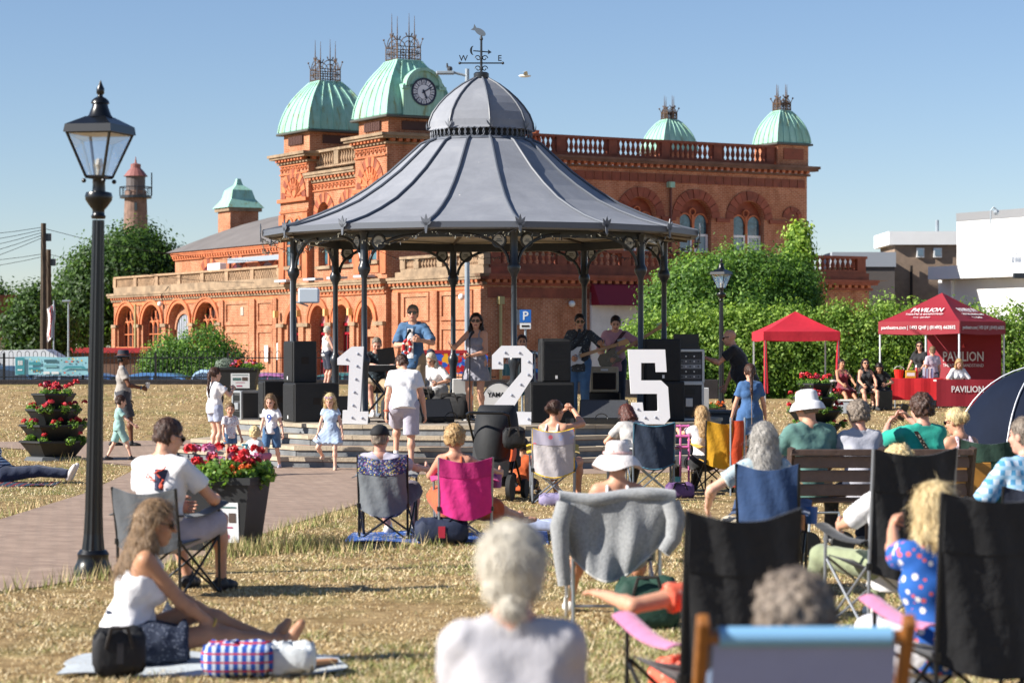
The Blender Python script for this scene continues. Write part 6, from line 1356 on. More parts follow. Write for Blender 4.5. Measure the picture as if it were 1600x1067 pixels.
# ------------------------------------------------------------------ people: smooth signed-distance bodies turned into one mesh
A_ = lambda p: np.array(p, float)
class SDF:
 def __init__(s): s.p = []; s.cuts = []; s.nz = None
 def cap(s, a, b, r0, r1=None, k=.03, flat=False): s.p.append(('c', A_(a), A_(b), r0, r0 if r1 is None else r1, k, flat)); return s
 def ell(s, c, r, R=None, k=.03, sub=False): s.p.append(('e', A_(c), A_(r), np.eye(3) if R is None else np.asarray(R, float), k, sub)); return s
 def cut(s, p, n, rad=9.): s.cuts.append((A_(p), A_(n)/np.linalg.norm(n), rad)); return s          # remove the side the normal points to, near p
 def noise(s, amp, f, seed=0): s.nz = (amp, f, seed); return s
 def mesh(s, h):
  lo, hi = np.full(3, 1e9), np.full(3, -1e9)
  for q in s.p:
   if q[0] == 'c':
    r = max(q[3], q[4]); lo = np.minimum(lo, np.minimum(q[1], q[2])-r); hi = np.maximum(hi, np.maximum(q[1], q[2])+r)
   elif not q[5]: r = q[2].max(); lo = np.minimum(lo, q[1]-r); hi = np.maximum(hi, q[1]+r)
  lo -= 3*h+.02; hi += 3*h+.02; n = np.ceil((hi-lo)/h).astype(int)+1
  ax = [lo[i]+h*np.arange(n[i]) for i in range(3)]; D = np.full(n, .3, np.float32)
  for q in s.p:
   if q[0] == 'c': a, b = np.minimum(q[1], q[2]), np.maximum(q[1], q[2]); r = max(q[3], q[4])+q[5]+2*h; a, b = a-r, b+r; k = q[5]
   else: r = q[2].max()+q[4]+2*h; a, b = q[1]-r, q[1]+r; k = q[4]
   i0 = np.clip(((a-lo)/h).astype(int), 0, n-1); i1 = np.clip(np.ceil((b-lo)/h).astype(int)+1, 1, n)
   sl = tuple(slice(i0[i], i1[i]) for i in range(3)); x, y, z = (ax[i][i0[i]:i1[i]] for i in range(3))
   P = np.stack(np.meshgrid(x, y, z, indexing='ij'), -1)
   if q[0] == 'c':
    v = q[2]-q[1]; L2 = v@v+1e-12; w = P-q[1]; t0 = (w@v)/L2; t = np.clip(t0, 0, 1); d = np.linalg.norm(w-t[..., None]*v, axis=-1)-(q[3]+(q[4]-q[3])*t)
    if q[6]:
     L = math.sqrt(L2); rad = np.linalg.norm(w-t0[..., None]*v, axis=-1)-(q[3]+(q[4]-q[3])*t); d = np.maximum(rad, (t0-1)*L); d = np.where(t0 < 0, np.maximum(d, np.linalg.norm(w, axis=-1)-q[3]), d)
   else:
    u = ((P-q[1])@q[3])/q[2]; k0 = np.linalg.norm(u, axis=-1); k1 = np.linalg.norm(u/q[2], axis=-1)+1e-9; d = k0*(k0-1)/k1
   B_ = D[sl]
   if q[0] == 'e' and q[5]: D[sl] = np.maximum(B_, -d); continue
   hh = np.clip(.5+.5*(B_-d)/k, 0, 1); D[sl] = B_*(1-hh)+d*hh-k*hh*(1-hh)
  X_, Y_, Z_ = np.meshgrid(*ax, indexing='ij', sparse=True)
  if s.nz:
   a, f, sd = s.nz
   D = D+a*(np.sin(X_*f+sd)*np.sin(Y_*f*1.1+2*sd)*np.sin(Z_*f*.8+.5)+.6*np.sin(X_*f*1.9+Z_*f*1.3+sd)*np.sin(Y_*f*1.7-Z_*f*.9)).astype(np.float32)
  for p, nn, rad in s.cuts:
   pd = (X_-p[0])*nn[0]+(Y_-p[1])*nn[1]+(Z_-p[2])*nn[2]
   if rad < 5: m = ((X_-p[0])**2+(Y_-p[1])**2+(Z_-p[2])**2) < rad**2; D = np.where(m, np.maximum(D, pd), D)
   else: D = np.maximum(D, pd)
  return surface_nets(D, lo, h)
def surface_nets(D, lo, h):
 n = np.array(D.shape); c = [D[i:n[0]-1+i, j:n[1]-1+j, k:n[2]-1+k] for i in (0,1) for j in (0,1) for k in (0,1)]
 neg = sum((a < 0).astype(np.int8) for a in c); act = (neg > 0) & (neg < 8); idx = np.full(act.shape, -1, np.int64); cells = np.argwhere(act); idx[act] = np.arange(len(cells))
 cv = np.stack([a[act] for a in c], 1); off = np.array([(i, j, k) for i in (0,1) for j in (0,1) for k in (0,1)], float)
 acc = np.zeros((len(cells), 3)); cnt = np.zeros(len(cells))
 for a in range(8):
  for b in range(a+1, 8):
   if np.abs(off[a]-off[b]).sum() != 1: continue
   m = (cv[:, a] < 0) != (cv[:, b] < 0); t = cv[m, a]/(cv[m, a]-cv[m, b]+1e-12); acc[m] += off[a]+(off[b]-off[a])*t[:, None]; cnt[m] += 1
 V = lo+h*(cells+acc/np.maximum(cnt, 1)[:, None]); Fs = []
 for ax in range(3):
  sl0 = [slice(1, -1)]*3; sl0[ax] = slice(0, -1); sl1 = list(sl0); sl1[ax] = slice(1, None)
  a, b = D[tuple(sl0)] < 0, D[tuple(sl1)] < 0; e = np.argwhere(a != b); inn = a[tuple(e.T)]
  p = e.copy(); o = [i for i in range(3) if i != ax]
  for i in o: p[:, i] += 1
  q = [p.copy() for _ in range(4)]; q[1][:, o[0]] -= 1; q[2][:, o[0]] -= 1; q[2][:, o[1]] -= 1; q[3][:, o[1]] -= 1
  f = np.stack([idx[tuple(x.T)] for x in q], 1); flip = inn if ax != 1 else ~inn; f[~flip] = f[~flip][:, ::-1]; Fs.append(f)
 Fc = np.concatenate(Fs); return V, Fc[(Fc >= 0).all(1)]
def rotm(yaw=0, pitch=0, roll=0):     # columns: right, forward, up
 return np.array(Matrix.Rotation(yaw, 3, 'Z') @ Matrix.Rotation(pitch, 3, 'X') @ Matrix.Rotation(roll, 3, 'Y'))
def ik(a, b, l1, l2, hint):
 a, b = A_(a), A_(b); v = b-a; d = np.linalg.norm(v)
 if d > (l1+l2)*.995: b = a+v/d*(l1+l2)*.995; v = b-a; d = np.linalg.norm(v)
 x = (l1*l1-l2*l2+d*d)/(2*d); y = math.sqrt(max(0, l1*l1-x*x)); u = v/d; hh = A_(hint); hh = hh-(hh@u)*u; hh /= np.linalg.norm(hh)+1e-9
 return a+u*x+hh*y, b
SKINS = {}
def skin(tone):
 if tone not in SKINS:
  m = mat('skin_'+tone, {'fair': '#cf9c82', 'pale': '#d8ab94', 'tan': '#b58566', 'brown': '#6f4832', 'sun': '#c99479', 'pink': '#d29c88'}[tone], .5, .06, 30, spec=.35)
  p = m.node_tree.nodes['Principled BSDF']; p.inputs['Subsurface Weight'].default_value = .12; p.inputs['Subsurface Radius'].default_value = (.02, .008, .004); p.inputs['Subsurface Scale'].default_value = .4
  SKINS[tone] = m
 return SKINS[tone]
LIP = mat('lip', '#9a5148', .45); EYE = mat('eye_dark', '#241812', .3)
def hair_mat(name, col, col2):
 m, n, l, p = node_mat(name, .45); p.inputs['Specular IOR Level'].default_value = .4; t = n.new('ShaderNodeTexCoord').outputs['Object']
 mp = n.new('ShaderNodeMapping'); mp.inputs['Scale'].default_value = (60, 60, 7); l.new(t, mp.inputs[0]); z = noise(n, l, mp.outputs[0], 1.6, 4, .7, .6)
 r = ramp(n, [(.32, col2), (.68, col)]); l.new(z.outputs[0], r.inputs[0]); l.new(r.outputs[0], p.inputs['Base Color'])
 b = n.new('ShaderNodeBump'); b.inputs['Strength'].default_value = .7; b.inputs['Distance'].default_value = .01; l.new(z.outputs[0], b.inputs['Height']); l.new(b.outputs[0], p.inputs['Normal']); return m
HAIRS = {k: hair_mat('hair_'+k, a, b) for k, (a, b) in {'white': ('#e6e0d2', '#bdb5a4'), 'grey': ('#97897a', '#5c5148'), 'silver': ('#b9b5ae', '#77726c'), 'blond': ('#c9a876', '#8a6840'), 'pale': ('#e0cfa4', '#b5985f'), 'brown': ('#55382a', '#2c1b14'), 'dark': ('#2e211b', '#120c0a'), 'auburn': ('#6b3a2c', '#3c1c16'), 'mouse': ('#9c7f5c', '#5d4630'), 'black': ('#191414', '#080606')}.items()}
def hand_geo(wrist, dirv, palm, curl=.5, side=1, s=1., spread=.12, point=False):
 """palm and five separate bent fingers; dirv along the hand, palm = palm normal"""
 d = A_(dirv); d /= np.linalg.norm(d); pn = A_(palm); pn = pn-(pn@d)*d; pn /= np.linalg.norm(pn)+1e-9; sd = np.cross(d, pn)*side   # sd towards the thumb
 w = A_(wrist); mb = MB(); R = []
 for t, hw, ht in ((-.02, .024, .02), (.02, .03, .018), (.06, .041, .015), (.09, .040, .012)):
  c = w+d*t*s; R.append([c+sd*hw*s*math.cos(a)+pn*ht*s*math.sin(a) for a in np.linspace(0, 2*PI, 9)[:-1]])
 mb.add([Vector(p) for r in R for p in r], [(i*8+j, i*8+(j+1) % 8, (i+1)*8+(j+1) % 8, (i+1)*8+j) for i in range(3) for j in range(8)]+[tuple(range(24, 32))])
 for i, (o, L) in enumerate(((.031, .070), (.011, .080), (-.010, .074), (-.030, .058))):
  p = w+d*.078*s+sd*o*s; dd = d+sd*(o*spread*22); dd /= np.linalg.norm(dd); pts = [p]; ang = 0; cc = .1 if (point and i == 0) else curl
  for seg, ca in ((.42, .9), (.32, 1.1), (.26, .8)):
   ang += ca*cc; p = p+(dd*math.cos(ang)+pn*math.sin(ang))*L*seg*s; pts.append(p)
  mb.path([Vector(q) for q in pts], [.0098*s, .0092*s, .0085*s, .0062*s], 6)
 p = w+d*.018*s+sd*.024*s; q = [p]; v = d*.55+sd*.75+pn*.25; v /= np.linalg.norm(v); q.append(p+v*.034*s); v = d*.8+sd*.35+pn*(.25+.5*curl); v /= np.linalg.norm(v); q.append(q[-1]+v*.032*s); v = d*.9+pn*(.3+.6*curl)-sd*.1; v /= np.linalg.norm(v); q.append(q[-1]+v*.026*s)
 mb.path([Vector(x) for x in q], [.014*s, .0125*s, .0105*s, .007*s], 6)
 return mb
def merge(parts):
 V, F4, mi, o = [], [], [], 0
 for v, f, m in parts: V.append(np.asarray(v, float)); F4 += [tuple(int(i)+o for i in q) for q in f]; mi += list(m) if hasattr(m, '__len__') else [m]*len(f); o += len(v)
 return np.concatenate(V), F4, mi
def obj_from(name, V, Fc, mats, parent=None, mi=None, smooth_=True):
 if isinstance(Fc, np.ndarray): me = np_mesh(name, V, Fc, mats, smooth_, mi)
 else:
  me = bpy.data.meshes.new(name); me.from_pydata([tuple(p) for p in V], [], Fc)
  for m in (mats if isinstance(mats, (list, tuple)) else [mats]): me.materials.append(m)
  if mi is not None: me.polygons.foreach_set('material_index', mi)
  if smooth_: me.polygons.foreach_set('use_smooth', [True]*len(Fc))
  me.update()
 return ob(name, me, parent)
def strands(V, Fc, n, L, w, c, grav=1., spreadk=.35):
 """loose hairs standing a little off the hair mass"""
 f = Fc[rng.integers(0, len(Fc), n)]; P = V[f].mean(1); N = np.cross(V[f[:, 1]]-V[f[:, 0]], V[f[:, 2]]-V[f[:, 0]]); N /= np.linalg.norm(N, axis=1)[:, None]+1e-9
 out = P-c; N *= np.sign((N*out).sum(1))[:, None]; g = np.tile([0, 0, -1.], (n, 1))*grav+rng.normal(0, .35, (n, 3)); t = g-(g*N).sum(1)[:, None]*N; t /= np.linalg.norm(t, axis=1)[:, None]+1e-9
 l_ = (L*(.5+rng.random(n)))[:, None]; b = np.cross(N, t)*w; m1 = P+t*l_*.5+N*l_*spreadk*.5*rng.random((n, 1)); e = P+t*l_+N*l_*spreadk*.7*rng.random((n, 1))
 VV = np.empty((n*5, 3)); VV[0::5] = P-b; VV[1::5] = P+b; VV[2::5] = m1+b*.8; VV[3::5] = m1-b*.8; VV[4::5] = e
 i = np.arange(n)*5; return VV, [tuple(q) for q in np.stack([i, i+1, i+2, i+3], 1)]+[tuple(q) for q in np.stack([i+3, i+2, i+4], 1)]
def person(label, loc, yaw=0., H=1.7, group=None, vox=.014, sex='m', tone='fair', pelvis=None, lean=0., side=0., twist=0., head=(0., 0.), hs=1., bulk=1.,
           feet=None, knees=((0, 1, .1), (0, 1, .1)), hands=None, elbows=((.5, -1, -.3), (-.5, -1, -.3)), curl=(.5, .5), palms=None,
           hair='brown', style='short', top=None, bottom=None, shoes='#ddd9d2', extras=None, nohands=False, point=(False, False), fuzz=None, toe=None):
 """facing +y, right side = +x. hands/feet = (right, left) targets in metres for the person's own frame"""
 s = H/1.72; f = sex == 'f'
 pel = A_(pelvis if pelvis is not None else (0, 0, .93*s)); RT = rotm(twist, -math.radians(lean), math.radians(side))
 def T(x, y, z): return pel+RT@A_((x, y, z))*s
 hw, sw = (.10 if f else .092)*bulk**.5, (.142 if f else .163)*bulk**.3
 hip = [T(hw, 0, -.02), T(-hw, 0, -.02)]; sho = [T(sw, -.01, .452), T(-sw, -.01, .452)]; neck0 = T(0, -.012, .50);
 RH = rotm(twist+head[0], -math.radians(lean)*.35+head[1], 0); hc = neck0+RT@A_((0, .012, .052))*s+RH@A_((0, .02, .105))*s*hs
 def HP(x, y, z): return hc+RH@A_((x, y, z))*s*hs
 if feet is None: feet = ((.10*s, 0, 0), (-.10*s, 0, 0))
 if hands is None: hands = ((.24*s, .06*s, .74*s), (-.24*s, .06*s, .74*s))
 kne, ank, elb, wri = [], [], [], []
 for i in (0, 1):
  k, a = ik(hip[i], A_(feet[i])+A_((0, -.03, .075))*s, .43*s, .425*s, knees[i]); kne.append(k); ank.append(a)
  e, w = ik(sho[i]+RT@A_((.012*(1-2*i), 0, -.03))*s, hands[i], .285*s, .25*s, RT@A_(elbows[i])); elb.append(e); wri.append(w)
 b = SDF(); g = bulk
 def torso(q, t=0., kk=.05):
  q.cap(T(-.05*g, 0, .0), T(.05*g, 0, .0), (.118*g+t)*s, None, kk*s); q.ell(T(0, .0, .13), ((.135 if f else .145)*g*s+t*s, (.098*g+.01)*s+t*s, .15*s), RT, kk*s)
  q.cap(T(-.055, .0, .30), T(.055, .0, .30), (.112*g**.5+t)*s, None, kk*s); q.cap(T(-sw+.05, -.012, .41), T(sw-.05, -.012, .41), (.068*g**.4+t)*s, None, kk*s)
  for x in (-1, 1): q.cap(T(x*.02, -.02, .50), T(x*(sw-.02), -.014, .462), (.042+t*.6)*s, (.042+t*.6)*s, .03*s)
  if f and H > 1.4:
   for x in (-.07, .07): q.ell(T(x, .085, .30), ((.062+t)*s,)*3, RT, .03*s)
  if g > 1.08: q.ell(T(0, .07, .1), (.13*g*s+t*s, .11*g*s+t*s, .14*s), RT, .05*s)
 torso(b); b.cap(neck0, hc, .054*s, .05*s, .03*s)
 for i in (0, 1):
  sx = 1-2*i; b.cap(sho[i], elb[i], .047*g**.5*s, .037*g**.5*s, .03*s); b.cap(elb[i], wri[i], .039*g**.5*s, .027*s, .012*s); b.ell(elb[i]+(wri[i]-elb[i])*.25, (.04*g**.5*s,)*3, None, .02*s)
  b.cap(hip[i], kne[i], .086*g*s, .055*g**.5*s, .04*s); b.cap(kne[i], ank[i], .05*g**.5*s, .036*s, .02*s); m = kne[i]*.68+ank[i]*.32; ax = RT@A_((0, -1, 0)); b.ell(m+A_((0, 0, 0))+.012*ax*s, (.054*g**.5*s,)*3, None, .04*s)
 V, Fc = b.mesh(vox); parts = [(V, Fc, 0)]
 hd = SDF(); hs_ = s*hs; e = lambda c, r, k=.02, **kw: hd.ell(HP(*c), A_(r)*hs_, RH, k*hs_, **kw)
 e((0, -.014, .03), (.076, .094, .088)); e((0, .014, -.04), (.062, .074, .082)); e((0, .052, -.092), (.03, .03, .024)); hd.cap(HP(0, .088, .012), HP(0, .104, -.022), .009*hs_, .013*hs_, .012*hs_)
 hd.cap(HP(-.03, .074, .024), HP(.03, .074, .024), .015*hs_, None, .014*hs_); hd.cap(HP(-.018, .083, -.058), HP(.018, .083, -.058), .0095*hs_, None, .01*hs_); e((-.04, .058, -.025), (.022, .022, .024)); e((.04, .058, -.025), (.022, .022, .024))
 for x in (-.078, .078): e((x, -.01, -.008), (.011, .022, .032), .008)
 hd.cap(hc+RH@A_((0, -.02, -.04))*hs_, neck0, .05*hs_**.5*s**.5, .054*s, .02*hs_)
 V, Fc = hd.mesh(min(vox*.62, .0085)); L = ((V-hc)@RH)/hs_; cf = L[Fc].mean(1)
 mi = np.zeros(len(Fc), int); mi[(np.abs(cf[:, 0]) < .024) & (np.abs(cf[:, 2]+.058) < .011) & (cf[:, 1] > .07)] = 1
 mi[(np.abs(np.abs(cf[:, 0])-.031) < .015) & (np.abs(cf[:, 2]-.004) < .008) & (cf[:, 1] > .06)] = 2; mi[(np.abs(np.abs(cf[:, 0])-.031) < .02) & (np.abs(cf[:, 2]-.028) < .006) & (cf[:, 1] > .06)] = 3
 parts.append((V, Fc, mi))
 for i in (0, 1):
  if nohands: break
  d = wri[i]-elb[i]; pn = A_(palms[i]) if palms is not None else (RT@A_((1 if i else -1, .3, 0))); h_ = hand_geo(wri[i], d, pn, curl[i], 1 if i == 0 else -1, s*(1.05 if H > 1.4 else 1.15), point=point[i]); parts.append((np.array([tuple(v) for v in h_.v]), h_.f, 0))
 bare = shoes in (None, 'bare')
 fdir = []
 for i in (0, 1):
  fd = A_(toe[i]) if toe is not None else A_((.12*(1-2*i), 1, 0)); fd = fd/np.linalg.norm(fd); fdir.append(fd)
  q = SDF(); up = np.cross(np.cross(fd, A_((0, 0, 1))) if abs(fd[2]) < .9 else A_((1, 0, 0)), fd); up /= np.linalg.norm(up); w = 1. if not bare else .82; a0 = ank[i]-up*.03*s
  q.cap(a0-fd*.045*s-up*.005*s, a0+fd*.09*s-up*.012*s, .042*s*w, .036*s*w, .02*s); q.cap(a0+fd*.08*s-up*.015*s, a0+fd*.145*s-up*.018*s, .042*s*w, .03*s*w, .02*s); q.cap(a0, ank[i]+up*.02*s, .04*s, .038*s, .02*s)
  q.cut(a0-up*.047*s, -up)
  V, Fc = q.mesh(min(vox*.8, .01)*max(.7, s))
  if bare: parts.append((V, Fc, 0))
  else: ank[i] = (ank[i], V, Fc)
 V, Fc, mi = merge(parts); o = obj_from('person', V, Fc, [skin(tone), LIP, EYE, HAIRS[hair]], None, mi); o.location = loc; o.rotation_euler = (0, 0, yaw); tag(o, label, 'person', group)
 if not bare:
  SM = shoes if not isinstance(shoes, str) else mat('shoe_'+shoes, shoes, .6)
  for i in (0, 1): a, V, Fc = ank[i]; ank[i] = a; obj_from('shoe', V, Fc, SM, o)
 if style != 'bald':
  h = SDF(); thick = {'short': .006, 'crop': .003, 'curly': .024, 'long': .014, 'bob': .018, 'bun': .012, 'tail': .011, 'thin': .004}.get(style, .012)
  h.ell(HP(0, -.016, .034), A_((.079+thick, .098+thick, .092+thick))*hs_, RH, .02*hs_)
  nh = RH@A_((0, .82, -.57)); hline = (0, .062, .07) if style not in ('thin',) else (0, .02, .1)
  if style in ('long', 'bob', 'tail', 'bun'): hline = (0, .055, .066)
  zb = {'short': -.07, 'crop': -.07, 'curly': -.075, 'thin': -.05, 'bun': -.05, 'tail': -.05}.get(style)
  if style in ('short', 'crop', 'thin', 'curly'): h.ell(HP(0, -.05, -.03), A_((.068+thick, .06+thick, .06))*hs_, RH, .02*hs_)
  cuts = [(HP(*hline), nh, .16*hs_)]
  if style == 'bob':
   for a in np.linspace(-1.9, 1.9, 9): x, y = math.sin(a), -math.cos(a); h.cap(HP(x*.078, y*.085-.01, .02), HP(x*.088, y*.09-.015, -.13), .03*hs_, .028*hs_, .02*hs_)
  if style == 'long':
   for a in np.linspace(-1.75, 1.75, 9): x, y = math.sin(a), -math.cos(a); h.cap(HP(x*.074, y*.085-.012, .02), HP(x*.09, y*.09-.02, -.14), .032*hs_, .03*hs_, .02*hs_); h.cap(HP(x*.09, y*.09-.02, -.13), T(x*.105, y*.09-.045, .36), .032*s, .02*s, .03*s)
  if style == 'tail': h.ell(HP(0, -.105, .03), A_((.032, .035, .032))*hs_, RH, .015*hs_); h.cap(HP(0, -.12, .02), T(.0, -.15, .38), .034*hs_, .022*s, .02*s); h.cap(T(0, -.15, .38), T(.01, -.14, .22), .024*s, .01*s, .02*s)
  if style == 'bun': h.ell(HP(0, -.12, .03), A_((.045, .042, .042))*hs_, RH, .012*hs_)
  if style == 'nape': h.ell(HP(0, -.085, -.085), A_((.04, .03, .035))*hs_, RH, .012*hs_); h.ell(HP(0, -.05, -.03), A_((.078, .062, .05))*hs_, RH, .02*hs_)
  for c in cuts: h.cut(*c)
  if zb is not None: h.cut(HP(0, 0, zb), RH@A_((0, -.25, -1)), .12*hs_)
  if style in ('curly',): h.noise(.011*hs_, 95/hs_, 1.3)
  elif style in ('long', 'bob'): h.noise(.005*hs_, 70/hs_, .7)
  else: h.noise(.0045*hs_, 85/hs_, .4)
  V, Fc = h.mesh(min(vox*.7, .01))
  k = fuzz if fuzz is not None else (420 if style != 'short' else 1300)
  SL = {'short': .03, 'crop': .012, 'curly': .018, 'thin': .02, 'long': .09, 'bob': .07, 'tail': .05, 'bun': .04, 'nape': .05}.get(style, .03)
  fl_ = style in ('long', 'bob', 'nape', 'tail'); sv, sf = strands(V, Fc, int(k*(1.6 if fl_ else 1)), SL*hs_, .0015 if fl_ else .002, hc, 1. if style != 'curly' else .2, .5 if style == 'curly' else .10 if fl_ else .25)
  VV, FF, _ = merge([(V, Fc, 0), (sv, sf, 0)]); obj_from('hair', VV, FF, HAIRS[hair], o)
 ctx = dict(o=o, T=T, HP=HP, RH=RH, RT=RT, s=s, hs=hs_, sho=sho, elb=elb, wri=wri, hip=hip, kne=kne, ank=ank, hc=hc, vox=vox, pel=pel, sw=sw, torso=torso)
 if top:
  kind, m = top[0], top[1]; q = SDF(); t = (top[2] if len(top) > 2 else .016)*.6; torso(q, t, .045)
  hem = {'tee': -.10, 'shirt': -.16, 'crop': .08, 'tank': -.06, 'dress': -.02, 'strap': -.06, 'slip': -.02}[kind]
  q.cap(T(0, 0, .05), T(0, 0, hem-.06), (.135*g+t)*s, (.15*g+t)*s, .04*s)
  sl = {'tee': .62, 'shirt': .9, 'crop': .5, 'dress': .4}.get(kind)
  if sl:
   for i in (0, 1):
    e_ = sho[i]+(elb[i]-sho[i])*sl; q.cap(sho[i], e_, (.05*g**.5+t)*s, (.047*g**.5+t+.014)*s, .02*s, True)
  if len(top) > 3 and top[3] == 'long':
   for i in (0, 1): q.cap(sho[i], elb[i], (.05+t)*s, (.045+t)*s, .02*s); q.cap(elb[i], elb[i]+(wri[i]-elb[i])*.95, (.046+t)*s, (.034+t)*s, .03*s)
  if kind in ('dress', 'slip'): pass
  q.cut(T(0, 0, hem), RT@A_((0, 0, -1)), .3*s)
  q.ell(neck0+RT@A_((0, .02, .045))*s, A_((.075, .085, .06))*s, RT, .01, True)
  if kind in ('tank', 'strap', 'slip'):
   q.cut(T(0, 0, .40 if kind != 'tank' else .47), RT@A_((0, .15, 1)), .4*s)
   for x in (-1, 1): q.ell(T(x*sw, -.01, .47), A_((.07, .13, .12))*s, RT, .01, True)
  q.noise(.0055*s, 27/s, 2.1+H*3); V, Fc = q.mesh(vox)
  sh_ = obj_from('dress' if kind in ('dress', 'slip') else 'shirt', V, Fc, m, o); ctx['shirt'] = sh_
  if kind in ('tank', 'strap', 'slip'):
   mb = MB()
   for x in (-1, 1): mb.path([T(x*.085, .1, .36), T(x*.08, .09, .44), T(x*.075, .02, .505), T(x*.07, -.06, .49), T(x*.075, -.115, .40)], .011*s if kind != 'tank' else .02*s, 6)
   mb.build('strap', m, sh_, 60)
 if bottom:
  kind, m = bottom[0], bottom[1]; q = SDF(); t = .014
  if kind in ('shorts', 'trousers', 'bermuda'):
   q.cap(T(-.05*g, 0, .0), T(.05*g, 0, .0), (.122*g+t)*s, None, .05*s); q.cap(T(0, 0, .02), T(0, 0, .12), (.13*g+t)*s, (.12*g+t)*s, .04*s)
   fr = {'shorts': .55, 'bermuda': .95}.get(kind, 1.)
   for i in (0, 1):
    if kind == 'trousers': q.cap(hip[i], kne[i], (.09*g+t)*s, (.062*g**.5+t)*s, .04*s); q.cap(kne[i], ank[i], (.06+t)*s, (.045+t)*s, .03*s, True)
    else: q.cap(hip[i], hip[i]+(kne[i]-hip[i])*fr, (.092*g+t)*s, (.078*g+t+.012)*s, .035*s, True)
   q.cut(T(0, 0, .13), RT@A_((0, 0, 1)), .3*s); q.noise(.004*s, 26/s, 1.1)
  elif kind in ('skirt', 'longskirt'):
   fr = {'skirt': .75, 'longskirt': 1.0}[kind]
   q.cap(T(0, 0, .12), T(0, 0, -.02), (.125*g+t)*s, (.14*g+t)*s, .05*s)
   ends = [hip[i]+(kne[i]-hip[i])*fr for i in (0, 1)]
   for w_ in np.linspace(0, 1, 5): a = hip[0]*(1-w_)+hip[1]*w_; e_ = ends[0]*(1-w_)+ends[1]*w_; e_ = e_+(e_-(ends[0]+ends[1])/2)*.5; q.cap(a, e_, (.1*g+t)*s, (.10*g+t)*s, .05*s, True)
   if kind == 'longskirt':
    for i in (0, 1): q.cap(kne[i], kne[i]*.25+ank[i]*.75, .085*s, .09*s, .06*s, True)
   q.cut(T(0, 0, .14), RT@A_((0, 0, 1)), .3*s); q.noise(.007*s, 30/s, .6)
  V, Fc = q.mesh(vox); obj_from(kind if kind != 'longskirt' else 'skirt', V, Fc, m, o)
 for ex in (extras or []): ex(ctx)
 return o
# --- things worn (parts of the person)
SGL = mat('lens_dark', '#0b0b0d', .12, spec=.8)
def sunglasses(col='#141416', up=0.):
 def f(c):
  HP = c['HP']; mb = MB(); k = c['hs']; m = mat('glasses'+col, col, .3)
  for x in (-.034, .034): mb.ell = None; mb.path([HP(x+.026*math.cos(a), .094+up*.0-abs(x)*.1, .006+up+.019*math.sin(a)) for a in np.linspace(0, 2*PI, 11)[:-1]], .004*k, 5, closed=True); mb.add([HP(x+.026*math.cos(a), .0955-abs(x)*.1, .006+up+.019*math.sin(a)) for a in np.linspace(0, 2*PI, 11)[:-1]], [tuple(range(10))])
  mb.tube(HP(-.01, .098, .012+up), HP(.01, .098, .012+up), .004*k, n=5)
  for x in (-1, 1): mb.path([HP(x*.06, .088, .012+up), HP(x*.083, .05, .012+up), HP(x*.085, -.01, .008+up)], .0045*k, 5)
  mb.build('sunglasses', SGL if up == 0 else m, c['o'])
 return f
def cap(col, back=True):
 def f(c):
  q = SDF(); RH, hs_, HP = c['RH'], c['hs'], c['HP']; q.ell(HP(0, -.016, .04), A_((.094, .112, .1))*hs_, RH); q.cut(HP(0, 0, .03), RH@A_((0, -.12, -1))); V, Fc = q.mesh(.009); m = mat('cap'+col, col, .8); k = obj_from('cap', V, Fc, m, c['o'])
  mb = MB(); mb.sheet(lambda u, v: HP((u-.5)*.15, .085+.075*v*math.sin(PI*(.15+.7*u)), .045-.02*v-.05*abs(u-.5)), 8, 4, .006); mb.build('peak', m, k)
 return f
def brim_hat(m, r=.16, droop=.05, crown=.1, dent=False, flop=0., band=None):
 def f(c):
  HP, hs_, RH = c['HP'], c['hs'], c['RH']; mb = MB(); n = 28; prof = [(.002, .06+crown), (.05, .062+crown), (.078, .05+crown), (.088, .03+crown), (.095, .055), (.1, .045)]
  ring = []
  for r_, z in prof: ring.append([HP(r_*math.sin(2*PI*j/n)*.93, -.012+r_*1.12*math.cos(2*PI*j/n), z-(.025 if (dent and r_ < .06) else 0)) for j in range(n)])
  for t in np.linspace(.25, 1, 4): ring.append([HP((.1+(r-.1)*t)*math.sin(2*PI*j/n)*.95, -.012+(.112+(r-.1)*t)*math.cos(2*PI*j/n), .045-droop*t*t*1.0+flop*t*math.sin(3*2*PI*j/n+1)) for j in range(n)])
  vs = [p for q in ring for p in q]; mb.add([Vector(p) for p in vs], [(i*n+j, i*n+(j+1) % n, (i+1)*n+(j+1) % n, (i+1)*n+j) for i in range(len(ring)-1) for j in range(n)]); h = mb.build('hat', m, c['o'], 70)
  if band: mb = MB(); mb.path([HP(.1*math.sin(a)*.94, -.012+.107*math.cos(a), .06) for a in np.linspace(0, 2*PI, 25)[:-1]], .012*hs_, 6, closed=True); mb.build('hat_band', band, h)
 return f
def print_patch(m, w=.16, h=.15, z=.33, back=True, name='shirt_print', x0=0.):
 def f(c):
  T = c['T']; y = -.142 if back else .155
  mb = MB(); mb.sheet(lambda u, v: T(x0+(u-.5)*w, y+((u-.5)**2)*.5*(1 if back else -1), z+(v-.5)*h), 8, 6, .004); mb.build(name, m, c['shirt'])
 return f
def bracelet(i, col):
 def f(c): w = c['wri'][i]-(c['wri'][i]-c['elb'][i])*.1; d = c['wri'][i]-c['elb'][i]; d = d/np.linalg.norm(d); a = np.cross(d, [0.3, .2, .9]); a /= np.linalg.norm(a); b = np.cross(d, a); mb = MB(); mb.path([Vector(w+(a*math.cos(t)+b*math.sin(t))*.034*c['s']) for t in np.linspace(0, 2*PI, 13)[:-1]], .008, 5, closed=True); mb.build('wristband', mat('band'+col, col, .5), c['o'])
 return f
